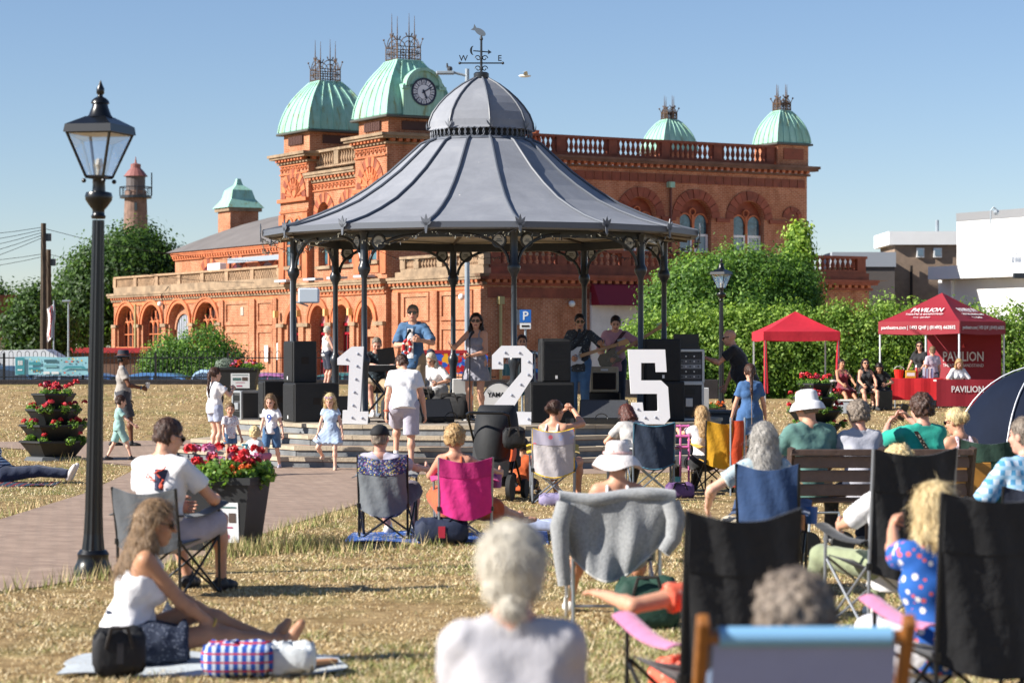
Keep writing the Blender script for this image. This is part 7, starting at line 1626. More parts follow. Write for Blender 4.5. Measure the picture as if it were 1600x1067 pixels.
def pattern_mat(name, base, spots, scale=26, thr=.28, stretch=None):
 m, n, l, p = node_mat(name, .8); t = n.new('ShaderNodeTexCoord').outputs['Object']; last = None
 for i, c in enumerate(spots):
  mp = n.new('ShaderNodeMapping'); mp.inputs['Location'].default_value = (i*3.7, i*1.3, i*2.1);
  if stretch: mp.inputs['Scale'].default_value = stretch
  l.new(t, mp.inputs[0]); v = n.new('ShaderNodeTexVoronoi'); v.inputs['Scale'].default_value = scale*(1+.35*i); l.new(mp.outputs[0], v.inputs['Vector'])
  g = n.new('ShaderNodeMath'); g.operation = 'LESS_THAN'; g.inputs[1].default_value = thr; l.new(v.outputs['Distance'], g.inputs[0]); last = mixc(n, l, g.outputs[0], base if last is None else last, c)
 l.new(last, p.inputs['Base Color']); return m
def check_mat(name, a, b, c, sc_=18, th=.6):
 m, n, l, p = node_mat(name, .8); t = n.new('ShaderNodeTexCoord').outputs['Object']
 w1 = n.new('ShaderNodeTexWave'); w1.inputs['Scale'].default_value = sc_; w1.bands_direction = 'X'; l.new(t, w1.inputs['Vector']); w2 = n.new('ShaderNodeTexWave'); w2.bands_direction = 'Z'; w2.inputs['Scale'].default_value = sc_; l.new(t, w2.inputs['Vector'])
 g = []
 for w, t_ in ((w1, .6), (w2, th)): q = n.new('ShaderNodeMath'); q.operation = 'GREATER_THAN'; q.inputs[1].default_value = t_; l.new(w.outputs['Fac'], q.inputs[0]); g.append(q.outputs[0])
 l.new(mixc(n, l, g[1], mixc(n, l, g[0], a, b), c), p.inputs['Base Color']); return m
def cloth(name, col, var=.1): return mat('cloth_'+name, col, .85, var, 9, .5, 13, sheen=.2)
# ------------------------------------------------------------------ chairs, then everyone
def camp_chair(label, px, d, yaw, fab, back=.82, w=.52, seat=.40, frame='#2c2e31', head=None, arm=None, edge=None, armm=None, z=0., cup=None, group='folding camp chairs on the lawn'):
 t = thing('camp_chair', label, 'camp chair', (X(px, d), d, z), yaw, group); FR = mat('tube'+frame, frame, .35, metal=.5); a = w/2
 rp_ = [(s*a, -.24, .0) for s in (-1, 1)]; tops = [(s*(a+.005), -.31, back) for s in (-1, 1)]; fr = [(s*(a+.02), .25, 0) for s in (-1, 1)]; ft_ = [(s*(a+.03), .22, .60) for s in (-1, 1)]
 for i in (0, 1):
  mb = MB(); mb.path([rp_[i], (rp_[i][0], -.25, seat), tops[i]], .011, 8); mb.build('back_post', FR, t); mb = MB(); mb.path([fr[i], ft_[i]], .0105, 8); mb.build('front_post', FR, t)
  mb = MB(); mb.tube(rp_[i], (-rp_[i][0]*.96, -.235, seat-.02), .009); mb.build('cross_brace', FR, t); mb = MB(); mb.tube(fr[i], (-fr[i][0]*.96, .24, seat), .009); mb.build('cross_brace', FR, t)
  mb = MB(); mb.tube(rp_[i], (fr[i][0], .235, seat), .009); mb.build('cross_brace', FR, t); mb = MB(); mb.tube(fr[i], (rp_[i][0], -.23, seat-.02), .009); mb.build('cross_brace', FR, t)
  for p in (rp_[i], fr[i]): mb = MB(); mb.lathe([(.016,0),(.018,.02),(.012,.035)], 8, TR(*p)); mb.build('foot', BLK, t)
 mb = MB(); mb.sheet(lambda u, v: ((u*2-1)*a*(.98), -.25+.5*v, seat-.03+.04*v-.10*math.sin(PI*u)*math.sin(PI*(.15+.7*(1-v)))), 12, 10, .007); mb.build('seat', fab, t, 60)
 mb = MB(); hd = head
 def bk(u, v): return ((u*2-1)*a*1.0, -.25-.06*v-.07*math.sin(PI*u)*(1-.55*v)+.008*math.sin(17*u+6*v), seat-.05+(back-seat+.05)*v-(.045*math.sin(PI*u) if v > .5 else 0)*(v-.5)*2-.07*math.sin(PI*u)*(1-v)**2)
 v0 = .66 if head else 1.0
 mb.sheet(lambda u, v: bk(u, v*v0), 14, 12, .007); b = mb.build('backrest', fab, t, 60)
 if head: mb = MB(); mb.sheet(lambda u, v: (lambda p: (p[0], p[1]-.004, p[2]))(bk(u, v0+v*(1-v0))), 14, 5, .009); mb.build('head_panel', head, t, 60)
 if edge:
  for v_ in (1.0, .02): mb = MB(); mb.path([bk(u, v_) for u in np.linspace(0, 1, 13)], .009, 5); mb.build('piping', edge, t)
  for u_ in (0, 1): mb = MB(); mb.path([bk(u_, v) for v in np.linspace(0, 1, 9)], .009, 5); mb.build('piping', edge, t)
 for s in (-1, 1):
  mb = MB(); mb.sheet(lambda u, v: (s*(a+.015)+(u-.5)*.1, -.26+.56*v, .56+.07*v-.03*math.sin(PI*v)+.015*math.cos(PI*(u-.5))), 3, 8, .008); mb.build('armrest', armm or fab, t, 60)
 for s in (-1, 1): mb = MB(); mb.lathe([(.02,-.02),(.02,.02)], 8, TR(s*a, -.25, seat-.02)); mb.build('joint', BLK, t)
 if cup: mb = MB(); mb.lathe([(.038,.48),(.045,.6),(.04,.6),(.035,.49)], 12, TR(a+.07, .12, 0)); mb.build('cup_holder', cup, t)
 return t
def seated(label, px, d, yaw, seat=.40, H=1.66, z=0., rec=8, fwd=.0, fx=(.13, .13), fy=.44, off=(0, 0), **k):
 s = H/1.75; k.setdefault('lean', -rec); k.setdefault('hands', ((.17, .22, seat+.17), (-.17, .22, seat+.17)))
 k.setdefault('feet', ((fx[0], fy, 0), (-fx[1], fy+.03, 0))); k.setdefault('knees', ((.25, .3, 1), (-.25, .3, 1))); k.setdefault('pelvis', (off[0], -.10+fwd, seat+(.085 if z or seat > .439 and d > 20 else .03)*s)); k.setdefault('elbows', ((1, -.6, -.5), (-1, -.6, -.5)))
 return person(label, (X(px, d), d, z), yaw, H, **k)
wt = cloth('white', (.74, .73, .74), .04); denim = cloth('denim', '#3d6288', .2); navy = cloth('navy', '#20283c'); black = cloth('black', '#15161a'); khaki = cloth('khaki', '#a08a6c'); lilac = cloth('lilac', '#a9a5b4'); greyc = cloth('grey', '#9a948e')
R = math.radians
def held(name, label, cat, build, M):
 o = thing(name, label, cat); build(o); o.matrix_world = M; return o
def in_person(p, *q): return Matrix.Translation(p.location) @ Matrix.Rotation(p.rotation_euler.z, 4, 'Z') @ Vector(q)
# ---------- foreground
camp_chair('grey camp chair of the man in white by the near planter', 262, 16.9, R(-24), cloth('chair_grey', '#4b4f54'), .76, .5, .40)
def tee_print(c):
 print_patch(mat('print_navy', '#2c3350', .7), .15, .14, .36, True, 'shirt_print', .05)(c)
 T = c['T']; mb = MB()
 for i in range(6): x = .05+random.uniform(-.06, .06); z = .36+random.uniform(-.06, .06); mb.path([T(x, -.15, z), T(x+random.uniform(-.05, .05), -.15, z+random.uniform(-.04, .04)), T(x+random.uniform(-.04, .04), -.15, z+.03)], .005, 4)
 mb.sphere(T(.09, -.148, .315), .018, 6); mb.build('print_lines', mat('print_coral', '#d8563c', .7), c['shirt'])
seated('man in white printed T-shirt sitting in the grey camp chair beside the planter', 262, 16.9, R(-24), .40, 1.78, rec=-4, tone='fair', hair='brown', style='short', head=(R(-28), R(-14)), top=('tee', wt, .02), bottom=('bermuda', lilac), shoes='#1c1c20', hands=((.2, .34, .62), (-.12, .3, .6)), feet=((.2, .42, 0), (-.12, .5, 0)), extras=[sunglasses(), tee_print], vox=.011, fuzz=500, point=(False, False))
picnic = thing('picnic_blanket', 'pale grey picnic blanket under the woman at the lower left', 'blanket', (X(320, 13.0), 13.05, 0), .05)
mb = MB(); mb.sheet(lambda u, v: ((u*2-1)*.74+.03*math.sin(8*v), (v*2-1)*.45+.03*math.sin(7*u), .02+.012*math.sin(13*u+5*v)+.012*math.sin(9*v-4*u)), 30, 18, .006); mb.build('cloth', cloth('blanket_pale', '#aeb6bb'), picnic, 60)
navyskirt = pattern_mat('skirt_speckle', '#2b3242', ['#8d93a2', '#4a5368'], 70, .22)
def hairbow(c): HP = c['HP']; mb = MB(); mb.sphere(HP(0, -.12, .03), (.03, .015, .02), 6); mb.path([HP(-.01, -.125, .02), HP(-.02, -.14, -.06), HP(-.015, -.135, -.13)], [.008, .012, .008], 5); mb.build('hair_tie', black, c['o'])
person('woman in white top and dark speckled skirt sitting on the pale blanket', (X(196, 13.0), 13.0, .03), R(-76), 1.68, sex='f', tone='tan', pelvis=(.0, 0, .12), lean=14, head=(R(-8), R(-6)), hair='mouse', style='long', fuzz=1500, top=('strap', wt, .026), bottom=('skirt', navyskirt), shoes='bare',
       feet=((.08, .93, .02), (-.04, .80, .02)), knees=((.25, .1, 1), (-.1, .1, 1)), hands=((.06, .50, .16), (-.02, .52, .17)), elbows=((.6, -.2, -.6), (-.6, -.2, -.6)), toe=((.1, .5, .85), (-.1, .55, .8)), extras=[sunglasses(), hairbow, bracelet(0, '#c9a24a')], vox=.010, curl=(.35, .35), palms=((0, 0, -1), (0, 0, -1)))
bag('handbag', 186, 12.55, .03, .14, .07, .11, '#1b1c20', 'black leather handbag on the blanket beside the woman', sc2='#2c2d33', yaw=.2)
bag('beach_bag', 372, 12.55, .03, .19, .12, .075, '#3553a8', 'blue and red checked beach bag on the pale blanket', strap=False).children[0].data.materials[0] = check_mat('beach_check', '#2f55a8', '#c7d2e4', '#b8373c', 7, .9)
ll = bpy.data.objects['beach_bag'] if 'beach_bag' in bpy.data.objects else None
bag('folded_towel', 455, 12.6, .03, .13, .1, .07, '#cfd4d6', 'crumpled white towel at the right end of the blanket', 'towel', strap=False)
so_ = MB(); so_.prism([(-.04,-.12),(.04,-.12),(.045,.05),(.03,.13),(-.03,.13),(-.045,.05)], 0, .02); o = so_.build('sandal', mat('sandal_tan', '#a5764f', .7)); o.location = (X(492, 12.9), 12.9, .03); o.rotation_euler = (0, 0, -.9); tag(o, 'tan sandal lying at the edge of the blanket', 'sandal')
stool = thing('camping_stool', 'folding stool under the white-haired woman in front', 'stool', (X(795, 6.5), 6.55, 0)); mb = MB(); mb.sheet(lambda u, v: ((u-.5)*.4, (v-.5)*.36, .43-.03*math.sin(PI*u)), 6, 6, .008); mb.build('seat', navy, stool)
for s in (-1, 1): mb = MB(); mb.tube((-.2*s,-.17,0), (.2*s,-.17,.43), .012); mb.tube((-.2*s,.17,0), (.2*s,.17,.43), .012); mb.build('leg', GALV, stool)
beige = cloth('beige', '#b5b3b8', .05)
seated('white-haired woman in a pale top seated in the front centre', 797, 6.5, R(4), .47, 1.62, sex='f', rec=-3, tone='pink', hair='white', style='nape', fuzz=2600, head=(R(-6), R(2)), top=('shirt', beige, .022, 'long'), bottom=('trousers', cloth('stone', '#8d8578')), vox=.010, bulk=1.02, hs=1.02, elbows=((.15, -1, -.8), (-.15, -1, -.8)), hands=((.1, .25, .62), (-.1, .25, .62)))
dc = thing('deck_chair', 'wooden deck chair with blue canvas in the right foreground', 'deck chair', (X(1268, 6.0), 6.35, 0), R(1)); WOOD = mat('varnished_wood', '#8d5a2a', .4, .25, 9, stretch=(6, 6, 1))
for s in (-1, 1): mb = MB(); mb.cbox(-.016, .016, -.022, .022, 0, 1.22, .005, TR(s*.262, .44, 0) @ Matrix.Rotation(R(33), 4, 'X')); mb.build('long_rail', WOOD, dc); mb = MB(); mb.cbox(-.014, .014, -.02, .02, 0, .85, .005, TR(s*.225, -.5, 0) @ Matrix.Rotation(R(-52), 4, 'X')); mb.build('support_rail', WOOD, dc)
ztop = 1.22*math.cos(R(33)); ytop = .44-1.22*math.sin(R(33)); mb = MB(); mb.tube((-.262, ytop+.03, ztop-.05), (.262, ytop+.03, ztop-.05), .018, n=10); mb.build('top_bar', WOOD, dc)
mb = MB(); mb.tube((-.24, .2, .5), (.24, .2, .5), .016); mb.tube((-.225, -.48, .03), (.225, -.48, .03), .016); mb.build('cross_bar', WOOD, dc)
CANV = mat('canvas_lavender', '#929cc8', .8, .06, 5); mb = MB()
mb.sheet(lambda u, v: ((u*2-1)*.235, ytop+.03+(.42-ytop)*v+.10*math.sin(PI*v), ztop-.05-(ztop-.5)*v-.30*math.sin(PI*v**.8)+.0), 10, 16, .006); mb.build('canvas_sling', CANV, dc, 60)
mb = MB(); mb.path([(x, ytop+.03, ztop-.05) for x in np.linspace(-.22, .22, 3)], .026, 12); mb.build('canvas_roll', mat('canvas_blue', '#78aad0', .7), dc, 60)
person('man with curly grey hair reclining in the wooden deck chair', (X(1212, 6.45), 6.5, .06), R(3), 1.72, sex='m', tone='pink', pelvis=(.03, .22, .36), lean=-32, head=(R(4), R(18)), hair='grey', style='curly', fuzz=2600, top=('tee', cloth('teeblue', '#56657a'), .02), bottom=('bermuda', khaki), shoes='#4a4440', feet=((.12, .95, 0), (-.12, .95, 0)), knees=((.1, .2, 1), (-.1, .2, 1)), hands=((.25, .5, .55), (-.27, .42, .55)), vox=.010,
       extras=[lambda c: (lambda mb: (mb.path([c['HP'](x*.083, y, .012) for x, y in ((-1, .07), (-1.02, .0), (-1, -.05))], .006, 5), mb.path([c['HP'](x*.083, y, .012) for x, y in ((1, .07), (1.02, .0), (1, -.05))], .006, 5), mb.build('spectacles', BLK, c['o'])))(MB())])
BLKF = cloth('chair_black', '#1d1e21', .25); PINKF = cloth('chair_pinkarm', '#d27fa6')
camp_chair('black high-backed camp chair with pink arms left of the deck chair', 1110, 9.6, R(20), BLKF, 1.09, .47, .46, '#26282b', head=BLKF, armm=PINKF)
coral = pattern_mat('coral_dress', '#d9664f', ['#e6a08c', '#c4473a'], 30, .3)
seated('person in a coral dress hunched in the black chair with pink arms', 1146, 9.85, R(14), .40, 1.5, sex='f', tone='sun', rec=-48, hair='brown', style='bun', top=('dress', coral, .02), bottom=('longskirt', coral), shoes='#bfa58a', hands=((.16, .52, .6), (-.44, .36, .68)), elbows=((1, -.6, -.5), (-.9, -1, -1.6)), head=(0, R(-20)), vox=.012, fy=.5, palms=((0, 0, -1), (0, 0, -1)), curl=(.3, .2))
camp_chair('black high-backed camp chair with pink arms at the right edge', 1510, 10.3, R(20), BLKF, 1.12, .58, .46, '#26282b', head=BLKF, armm=PINKF)
bflor = pattern_mat('blue_floral', '#2f62b0', ['#e8e2e0', '#d9686a'], 17, .26)
seated('blond woman in blue floral top raising a phone by the right black chair', 1458, 10.75, R(12), .36, 1.6, sex='f', tone='sun', rec=2, hair='pale', style='bob', fuzz=1800, top=('tee', bflor, .02), bottom=('trousers', cloth('white_trouser', (.62, .62, .66))), shoes='#d8d4cf', hands=((.12, .38, .62), (-.06, .34, .88)), elbows=((1, -.4, -.8), (-.5, -.5, -1)), head=(R(8), R(-4)), vox=.011, curl=(.5, .7), palms=((0, .3, -1), (.9, .3, 0)), off=(-.03, 0))
def phone(o): mb = MB(); mb.cbox(-.037, .037, -.005, .005, -.075, .075, .003); mb.build('case', BLK, o); mb = MB(); mb.box(-.033, .033, -.0065, -.0055, -.07, .07); mb.build('screen', mat('screen_dark', '#171d26', .1), o)
held('phone', 'black phone held up by the blond woman in blue floral', 'phone', phone, TR(X(1424, 11.05), 11.05, Zp(806, 11.05)) @ RZ(.2))
camp_chair('black high-backed camp chair of the person in sage trousers', 1388, 14.7, R(22), BLKF, 1.12, .56, .44, '#8c9096', head=BLKF, armm=BLKF)
seated('person with curly blond hair in white top and sage trousers in the black chair', 1385, 15.0, R(14), .36, 1.6, sex='f', tone='fair', rec=10, hair='pale', style='curly', fuzz=900, top=('shirt', wt, .03), bottom=('trousers', cloth('sage', '#8f9878')), shoes='#d9d6d0', hands=((.17, .3, .62), (-.2, .26, .6)), feet=((.1, .5, 0), (-.36, .42, 0)), knees=((.2, .3, 1), (-.6, .3, 1)), vox=.012, off=(.0, .0))
al = thing('garden_chair', 'tubular aluminium folding chair with a grey cardigan over it', 'garden chair', (X(957, 15.25), 15.25, 0), R(3)); ALU = mat('aluminium', '#b9bcc0', .3, metal=.8)
for s in (-1, 1):
 mb = MB(); mb.path([(s*.27, -.28, 0), (s*.27, -.26, .6), (s*.27, -.24, .64), (s*.27, .2, .64), (s*.27, .25, .6), (s*.27, .28, 0)], .012, 8); mb.build('side_frame', ALU, al)
 mb = MB(); mb.path([(s*.24, .22, .42), (s*.24, -.2, .40), (s*.24, -.29, .78)], .012, 8); mb.build('back_frame', ALU, al); mb = MB(); mb.tube((s*.26, -.27, .12), (s*.26, .27, .38), .009); mb.tube((s*.26, .27, .12), (s*.26, -.27, .38), .009); mb.build('cross_brace', ALU, al)
mb = MB(); mb.tube((-.24,-.29,.78), (.24,-.29,.78), .012); mb.tube((-.27,-.27,.12), (.27,-.27,.12), .009); mb.build('cross_bar', ALU, al)
mb = MB(); mb.sheet(lambda u, v: ((u*2-1)*.23, -.2+.42*v, .40-.03*math.sin(PI*u)), 8, 6, .006); mb.build('seat', cloth('green_seat', '#2e4a3c'), al); mb = MB(); mb.sheet(lambda u, v: ((u*2-1)*.23, -.205-.08*v, .42+.35*v), 8, 6, .006); mb.build('backrest', MATS['cloth_green_seat'], al)
cdg = thing('cardigan', 'grey marl cardigan draped over the aluminium chair back', 'cardigan', (X(957, 15.25), 15.25, 0), R(3)); GM = mat('grey_marl', '#8d8f90', .95, .25, 60, .3, 90, sheen=.4)
def card(u, v):        # draped over the top bar: front flap, fold, long back
 x = (u*2-1)*(.31+.04*math.sin(3*v)); y = -.335-.03*math.sin(8*u+5*v)*v-.03*math.sin(15*u-3*v)*v-.018*math.sin(31*u+2*v)*v-.04*math.sin(PI*u)*v; z = .81-.48*v*(.7+.3*math.sin(PI*u)+.12*math.sin(5*u)); return (x, y, z)
mb = MB(); mb.sheet(card, 30, 18, .008); mb.build('back_panel', GM, cdg, 60); mb = MB(); mb.path([card(u, 1.) for u in np.linspace(0, 1, 25)], .009, 5); mb.build('hem_trim', mat('trim_pale', '#b9b7b2', .9), cdg)
mb = MB(); mb.sheet(lambda u, v: ((u*2-1)*.36, -.34+.10*v*v+.01*math.sin(14*u)-.03*math.sin(PI*v), .77+.06*math.sin(PI*v*.6)-.03*math.sin(2*PI*u)*.6), 22, 6, .016); mb.build('collar', GM, cdg, 60)
mb = MB(); mb.path([(-.32,-.33,.76), (-.36,-.35,.62), (-.35,-.36,.44), (-.33,-.35,.26)], [.06,.062,.052,.042], 10); mb.build('sleeve', GM, cdg, 60); mb = MB(); mb.path([(.33,-.33,.76), (.36,-.35,.66), (.34,-.37,.54), (.28,-.38,.46)], [.06,.062,.052,.042], 10); mb.build('sleeve', GM, cdg, 60)
HATW = mat('sun_hat', '#e2dad6', .85, .05, 12, .3, 60)
seated('woman in a floppy cream sun hat sitting in the aluminium chair', 965, 15.3, R(-3), .40, 1.53, sex='f', tone='sun', rec=6, hair='auburn', style='short', top=('strap', wt, .014), bottom=('shorts', cloth('stone2', '#a89d8d')), shoes='#e0ddd6', extras=[brim_hat(HATW, .19, .09, .085, flop=.02, band=mat('hat_pink', '#dcb7b3', .8))], fx=(.1, .32), vox=.011, head=(R(-4), R(-4)))
# ---------- middle rows
camp_chair('grey camp chair with floral towel over its back', 604, 22.0, R(-4), cloth('chair_grey2', '#6d7276'), .77, .44, .33, '#1d1f22', head=pattern_mat('floral_towel', '#3a3f66', ['#a9a0c4', '#d8c85e', '#8c4f8c', '#6fa0c4'], 34, .3))
seated('man in black cap sitting in the grey chair with floral towel', 606, 22.05, R(-14), .29, 1.6, tone='pink', rec=16, hair='grey', style='crop', top=('tee', lilac, .022), bottom=('bermuda', cloth('plum', '#5b5260')), shoes='#d9d6d2', extras=[cap('#16171a')], hands=((.3, .36, .6), (-.1, .3, .55)), vox=.012)
PINKC = cloth('chair_pink', '#d01f7c')
camp_chair('bright pink camp chair in the middle of the lawn', 725, 21.4, R(4), PINKC, .77, .46, .34, '#8f949a', head=cloth('chair_pink2', '#b5166c'), cup=mat('cup_purple', '#8f4f8c', .5))
seated('woman with curly fair hair in the bright pink camp chair', 716, 21.5, R(-8), .31, 1.56, sex='f', tone='sun', rec=10, hair='blond', style='curly', fuzz=900, top=('slip', cloth('orange_dress', '#b5572f'), .014), bottom=('skirt', MATS['cloth_orange_dress']), shoes='bare', feet=((.5, .62, .12), (-.1, .5, 0)), knees=((.5, .3, .8), (-.2, .3, 1)), hands=((.34, .3, .6), (-.2, .24, .58)), vox=.012, toe=((.9, .3, .1), (0, 1, 0)))
bl2 = thing('picnic_blanket', 'blue patterned picnic blanket under the pink and grey chairs', 'blanket', (X(700, 21.8), 21.9, 0), 0)
mb = MB(); mb.sheet(lambda u, v: ((u*2-1)*.9, (v*2-1)*.62+.05*math.sin(5*u), .016+.01*math.sin(11*u+4*v)), 26, 14, .006); mb.build('cloth', pattern_mat('blue_blanket', '#3c62a8', ['#b9c4dd', '#274a8c'], 9, .3), bl2, 60)
bag('cool_bag', 690, 21.25, .02, .24, .17, .1, '#1c2740', 'navy cool bag with red trim under the pink chair', sc2='#b0243c', strap=False)
bag('rolled_mat', 842, 22.6, .01, .2, .06, .05, '#aeb9d4', 'rolled pale blue mat right of the pink chair', 'mat', strap=False)
camp_chair('white camp chair with yellow piping and floral head panel', 864, 27.1, R(0), cloth('chair_white', '#b9b3b4'), .84, .46, .40, '#8f949a', head=pattern_mat('pink_floral', '#a9a4b4', ['#d8697c', '#9aa5c9'], 12, .3), edge=cloth('yellow_trim', '#d6ae1f'), armm=cloth('yellow_arm', '#d6ae1f'))
seated('woman with pinned-up brown hair in white straps holding a camera', 868, 27.2, R(-20), .38, 1.62, sex='f', tone='sun', rec=-6, hair='brown', style='bun', top=('strap', wt, .014), bottom=('shorts', denim), shoes='#c9b49a', hands=((.12, .27, 1.03), (-.02, .27, 1.0)), elbows=((1, -.2, -.8), (-1, -.2, -.8)), head=(R(-30), R(0)), curl=(.8, .8), palms=((-1, .2, 0), (1, .2, 0)), vox=.012)
def camera_(o): mb = MB(); mb.cbox(-.06, .06, -.035, .03, -.04, .04, .008); mb.build('camera_body', BLK, o); mb = MB(); mb.lathe([(.03,0),(.032,.07)], 12, TR(0, .03, 0) @ Matrix.Rotation(-PI/2, 4, 'X')); mb.build('lens', BLK, o)
held('camera', 'small black camera held up by the woman in white straps', 'camera', camera_, TR(X(893, 27.5), 27.5, Zp(658, 27.5)) @ RZ(R(-30)))
bag('toy_bag', 870, 26.6, 0, .2, .12, .06, '#8f86a8', 'lilac bag on the grass under the white chair', strap=False)
camp_chair('navy camp chair with teal edges near the steps', 1017, 28.6, R(4), cloth('chair_navy', '#1c2b40'), .86, .48, .42, '#7f8a92', edge=cloth('teal_edge', '#3b6f86'))
seated('dark-haired person in white T-shirt bending forward by the navy chair', 990, 29.2, R(18), .40, 1.55, sex='f', tone='fair', rec=-28, hair='auburn', style='bob', top=('tee', cloth('offwhite', '#b8b4b0'), .018), bottom=('trousers', black), shoes='#55504c', head=(R(10), R(-30)), hands=((.16, .45, .6), (-.16, .4, .55)), vox=.013)
camp_chair('yellow camp chair beside the folded orange chair', 1122, 28.8, R(12), cloth('chair_yellow', '#d09a12'), .88, .46, .42, '#2b2c2e')
seated('blond girl in white crop top sitting in the yellow camp chair', 1093, 29.0, R(22), .35, 1.46, sex='f', tone='fair', rec=-2, hair='blond', style='long', fuzz=600, top=('crop', wt, .014), bottom=('trousers', black), shoes='#222226', hands=((.02, .38, .72), (-.12, .34, .74)), elbows=((1, -.3, -.8), (-1, -.3, -.8)), head=(R(8), R(-6)), vox=.012)
of = thing('folded_chair', 'folded orange camp chair leaning right of the yellow chair', 'camp chair', (X(1152, 28.4), 28.4, 0), R(8)); mb = MB(); mb.sheet(lambda u, v: ((u-.5)*.14+.02*math.sin(9*v), -.02*math.sin(PI*u), .1+.78*v), 6, 8, .03); mb.build('fabric', cloth('chair_orange', '#c9471c'), of, 60)
for x in (-.08, .08): mb = MB(); mb.tube((x,0,0), (x*1.05,-.02,.92), .011); mb.build('pole', GALV, of)
pk = thing('toy_truck', 'pink plastic toy frame beside the navy chair', 'toy', (X(1058, 28.9), 28.9, 0)); mb = MB(); PT = mat('toy_pink', '#d06aa6', .4)
for z in (.55, .68, .8): mb.tube((-.08,0,z), (.14,0,z), .016)
for x in (-.08, .04, .14): mb.tube((x,0,0), (x,0,.82), .013)
mb.build('frame', PT, pk); mb = MB(); mb.lathe([(.04,0),(.04,.2)], 10, TR(.0,-.05,0)); mb.build('base', mat('toy_teal', '#4fa3b5', .4), pk)
bag('shoulder_bag', 1062, 28.0, 0, .17, .1, .08, '#6a4a78', 'purple bag on the grass between the navy and yellow chairs');
def bott(o): mb = MB(); mb.lathe([(.03,0),(.033,.12),(.014,.18),(.012,.24)], 12); mb.build('bottle_body', mat('bottle_brown', '#3c1e10', .15), o, 40); mb = MB(); mb.lathe([(.034,.04),(.034,.1)], 12); mb.build('label', mat('bottle_label', '#b09a6c', .5), o)
held('bottle', 'brown glass bottle on the grass under the yellow chair', 'bottle', bott, TR(X(1112, 27.4), 27.4, 0))
camp_chair('blue camp chair of the woman with long silver hair', 1204, 17.0, R(-10), cloth('chair_blue', '#22406a'), .92, .42, .42, '#1d1f22', cup=mat('cup_blue', '#2f62a8', .5))
seated('woman with long silver hair sitting in the blue camp chair', 1190, 17.1, R(8), .43, 1.62, sex='f', tone='pale', rec=-2, hair='silver', style='long', fuzz=1200, top=('tee', pattern_mat('pale_floral', '#a9b8bd', ['#d8d4cc', '#7f98a8'], 30, .3), .02), bottom=('trousers', cloth('cream', '#b8ad98')), shoes='#a58f78', hands=((.2, .3, .6), (-.36, .12, .60)), elbows=((1, -.6, -.5), (-1.2, -.6, -.2)), vox=.012, curl=(.5, .3), head=(R(6), 0))
bn_ = thing('park_bench', 'brown slatted park bench with three people on it', 'bench', (X(1365, 20.8), 20.8, 0), R(2)); BW = mat('bench_brown', '#4a3a33', .6, .2, 6, .3, 20); BW2 = mat('bench_slat', '#6d5a52', .6, .2, 6, .3, 20)
for i, z in enumerate((.52, .64, .76)): mb = MB(); mb.cbox(-.75, .75, -.03, .0, z-.05, z+.05, .006, TR(0, -.24-.05*i, 0)); mb.build('back_slat', BW2, bn_)
mb = MB(); mb.cbox(-.78, .78, -.04, .01, .815, .87, .006, TR(0, -.38, 0)); mb.build('top_rail', BW, bn_); mb = MB(); mb.cbox(-.78, .78, -.035, .005, .41, .455, .006, TR(0, -.22, 0)); mb.build('bottom_rail', BW, bn_)
for i in range(4): mb = MB(); mb.cbox(-.76, .76, -.2+i*.12, -.1+i*.12, .42, .445, .005); mb.build('seat_slat', BW2, bn_)
for x in (-.77, 0, .77): mb = MB(); mb.cbox(x-.035, x+.035, -.26, -.2, 0, .5, .006); mb.build('back_leg', BW, bn_); mb = MB(); mb.path([(x, -.23, .45), (x, -.40, .88)], .035, 4); mb.build('back_stile', BW, bn_); mb = MB(); mb.cbox(x-.03, x+.03, .2, .26, 0, .44, .006); mb.build('front_leg', BW, bn_)
teal = cloth('sage_polo', '#587f78'); BH = mat('bucket_white', (.72, .72, .74), .85)
seated('man in white bucket hat and sea-green polo sitting on the bench', 1256, 20.95, R(16), .45, 1.78, tone='fair', rec=2, hair='grey', style='crop', top=('tee', teal, .022), bottom=('bermuda', khaki), shoes='#4d4a48', extras=[brim_hat(BH, .15, .07, .085), sunglasses()], head=(R(22), R(-8)), vox=.011, bulk=1.08, off=(.0, .02))
seated('woman with curly grey hair in a pale grey top on the bench', 1341, 20.95, R(6), .45, 1.62, sex='f', tone='pink', rec=-6, hair='grey', style='curly', fuzz=900, top=('shirt', cloth('pale_grey', '#a9aab4'), .03), bottom=('trousers', navy), shoes='#777', hands=((.1, .35, .72), (-.1, .35, .74)), head=(R(14), R(-8)), vox=.011)
tg = cloth('bright_teal', '#149a86')
def strap_(c): T = c['T']; mb = MB(); mb.sheet(lambda u, v: T(-.13+.26*v+(u-.5)*.04, -.155-.01*math.sin(PI*v), .46-.42*v), 3, 8, .005); mb.build('bag_strap', pattern_mat('striped_strap', '#3c3430', ['#cbb9a0'], 40, .3), c['o'])
seated('woman in bright teal top holding up a phone on the bench', 1438, 21.2, R(12), .45, 1.72, sex='f', tone='pink', rec=-4, hair='brown', style='curly', top=('shirt', tg, .03), bottom=('trousers', navy), shoes='#555', hands=((.02, .33, 1.10), (-.16, .36, 1.04)), elbows=((1, -.2, -.9), (-1, -.2, -.9)), head=(R(14), R(-4)), curl=(.8, .8), palms=((-1, .2, 0), (1, .2, 0)), extras=[strap_], vox=.011, bulk=1.05)
held('phone', 'white phone held by the woman in the teal top', 'phone', lambda o: (phone(o)), TR(X(1408, 21.8), 21.7, Zp(644, 21.7)) @ RZ(.3) @ Matrix.Rotation(.4, 4, 'Y'))
bag('rucksack', 1388, 22.6, .45, .17, .14, .2, '#17181b', 'black rucksack beyond the bench between the seated women');
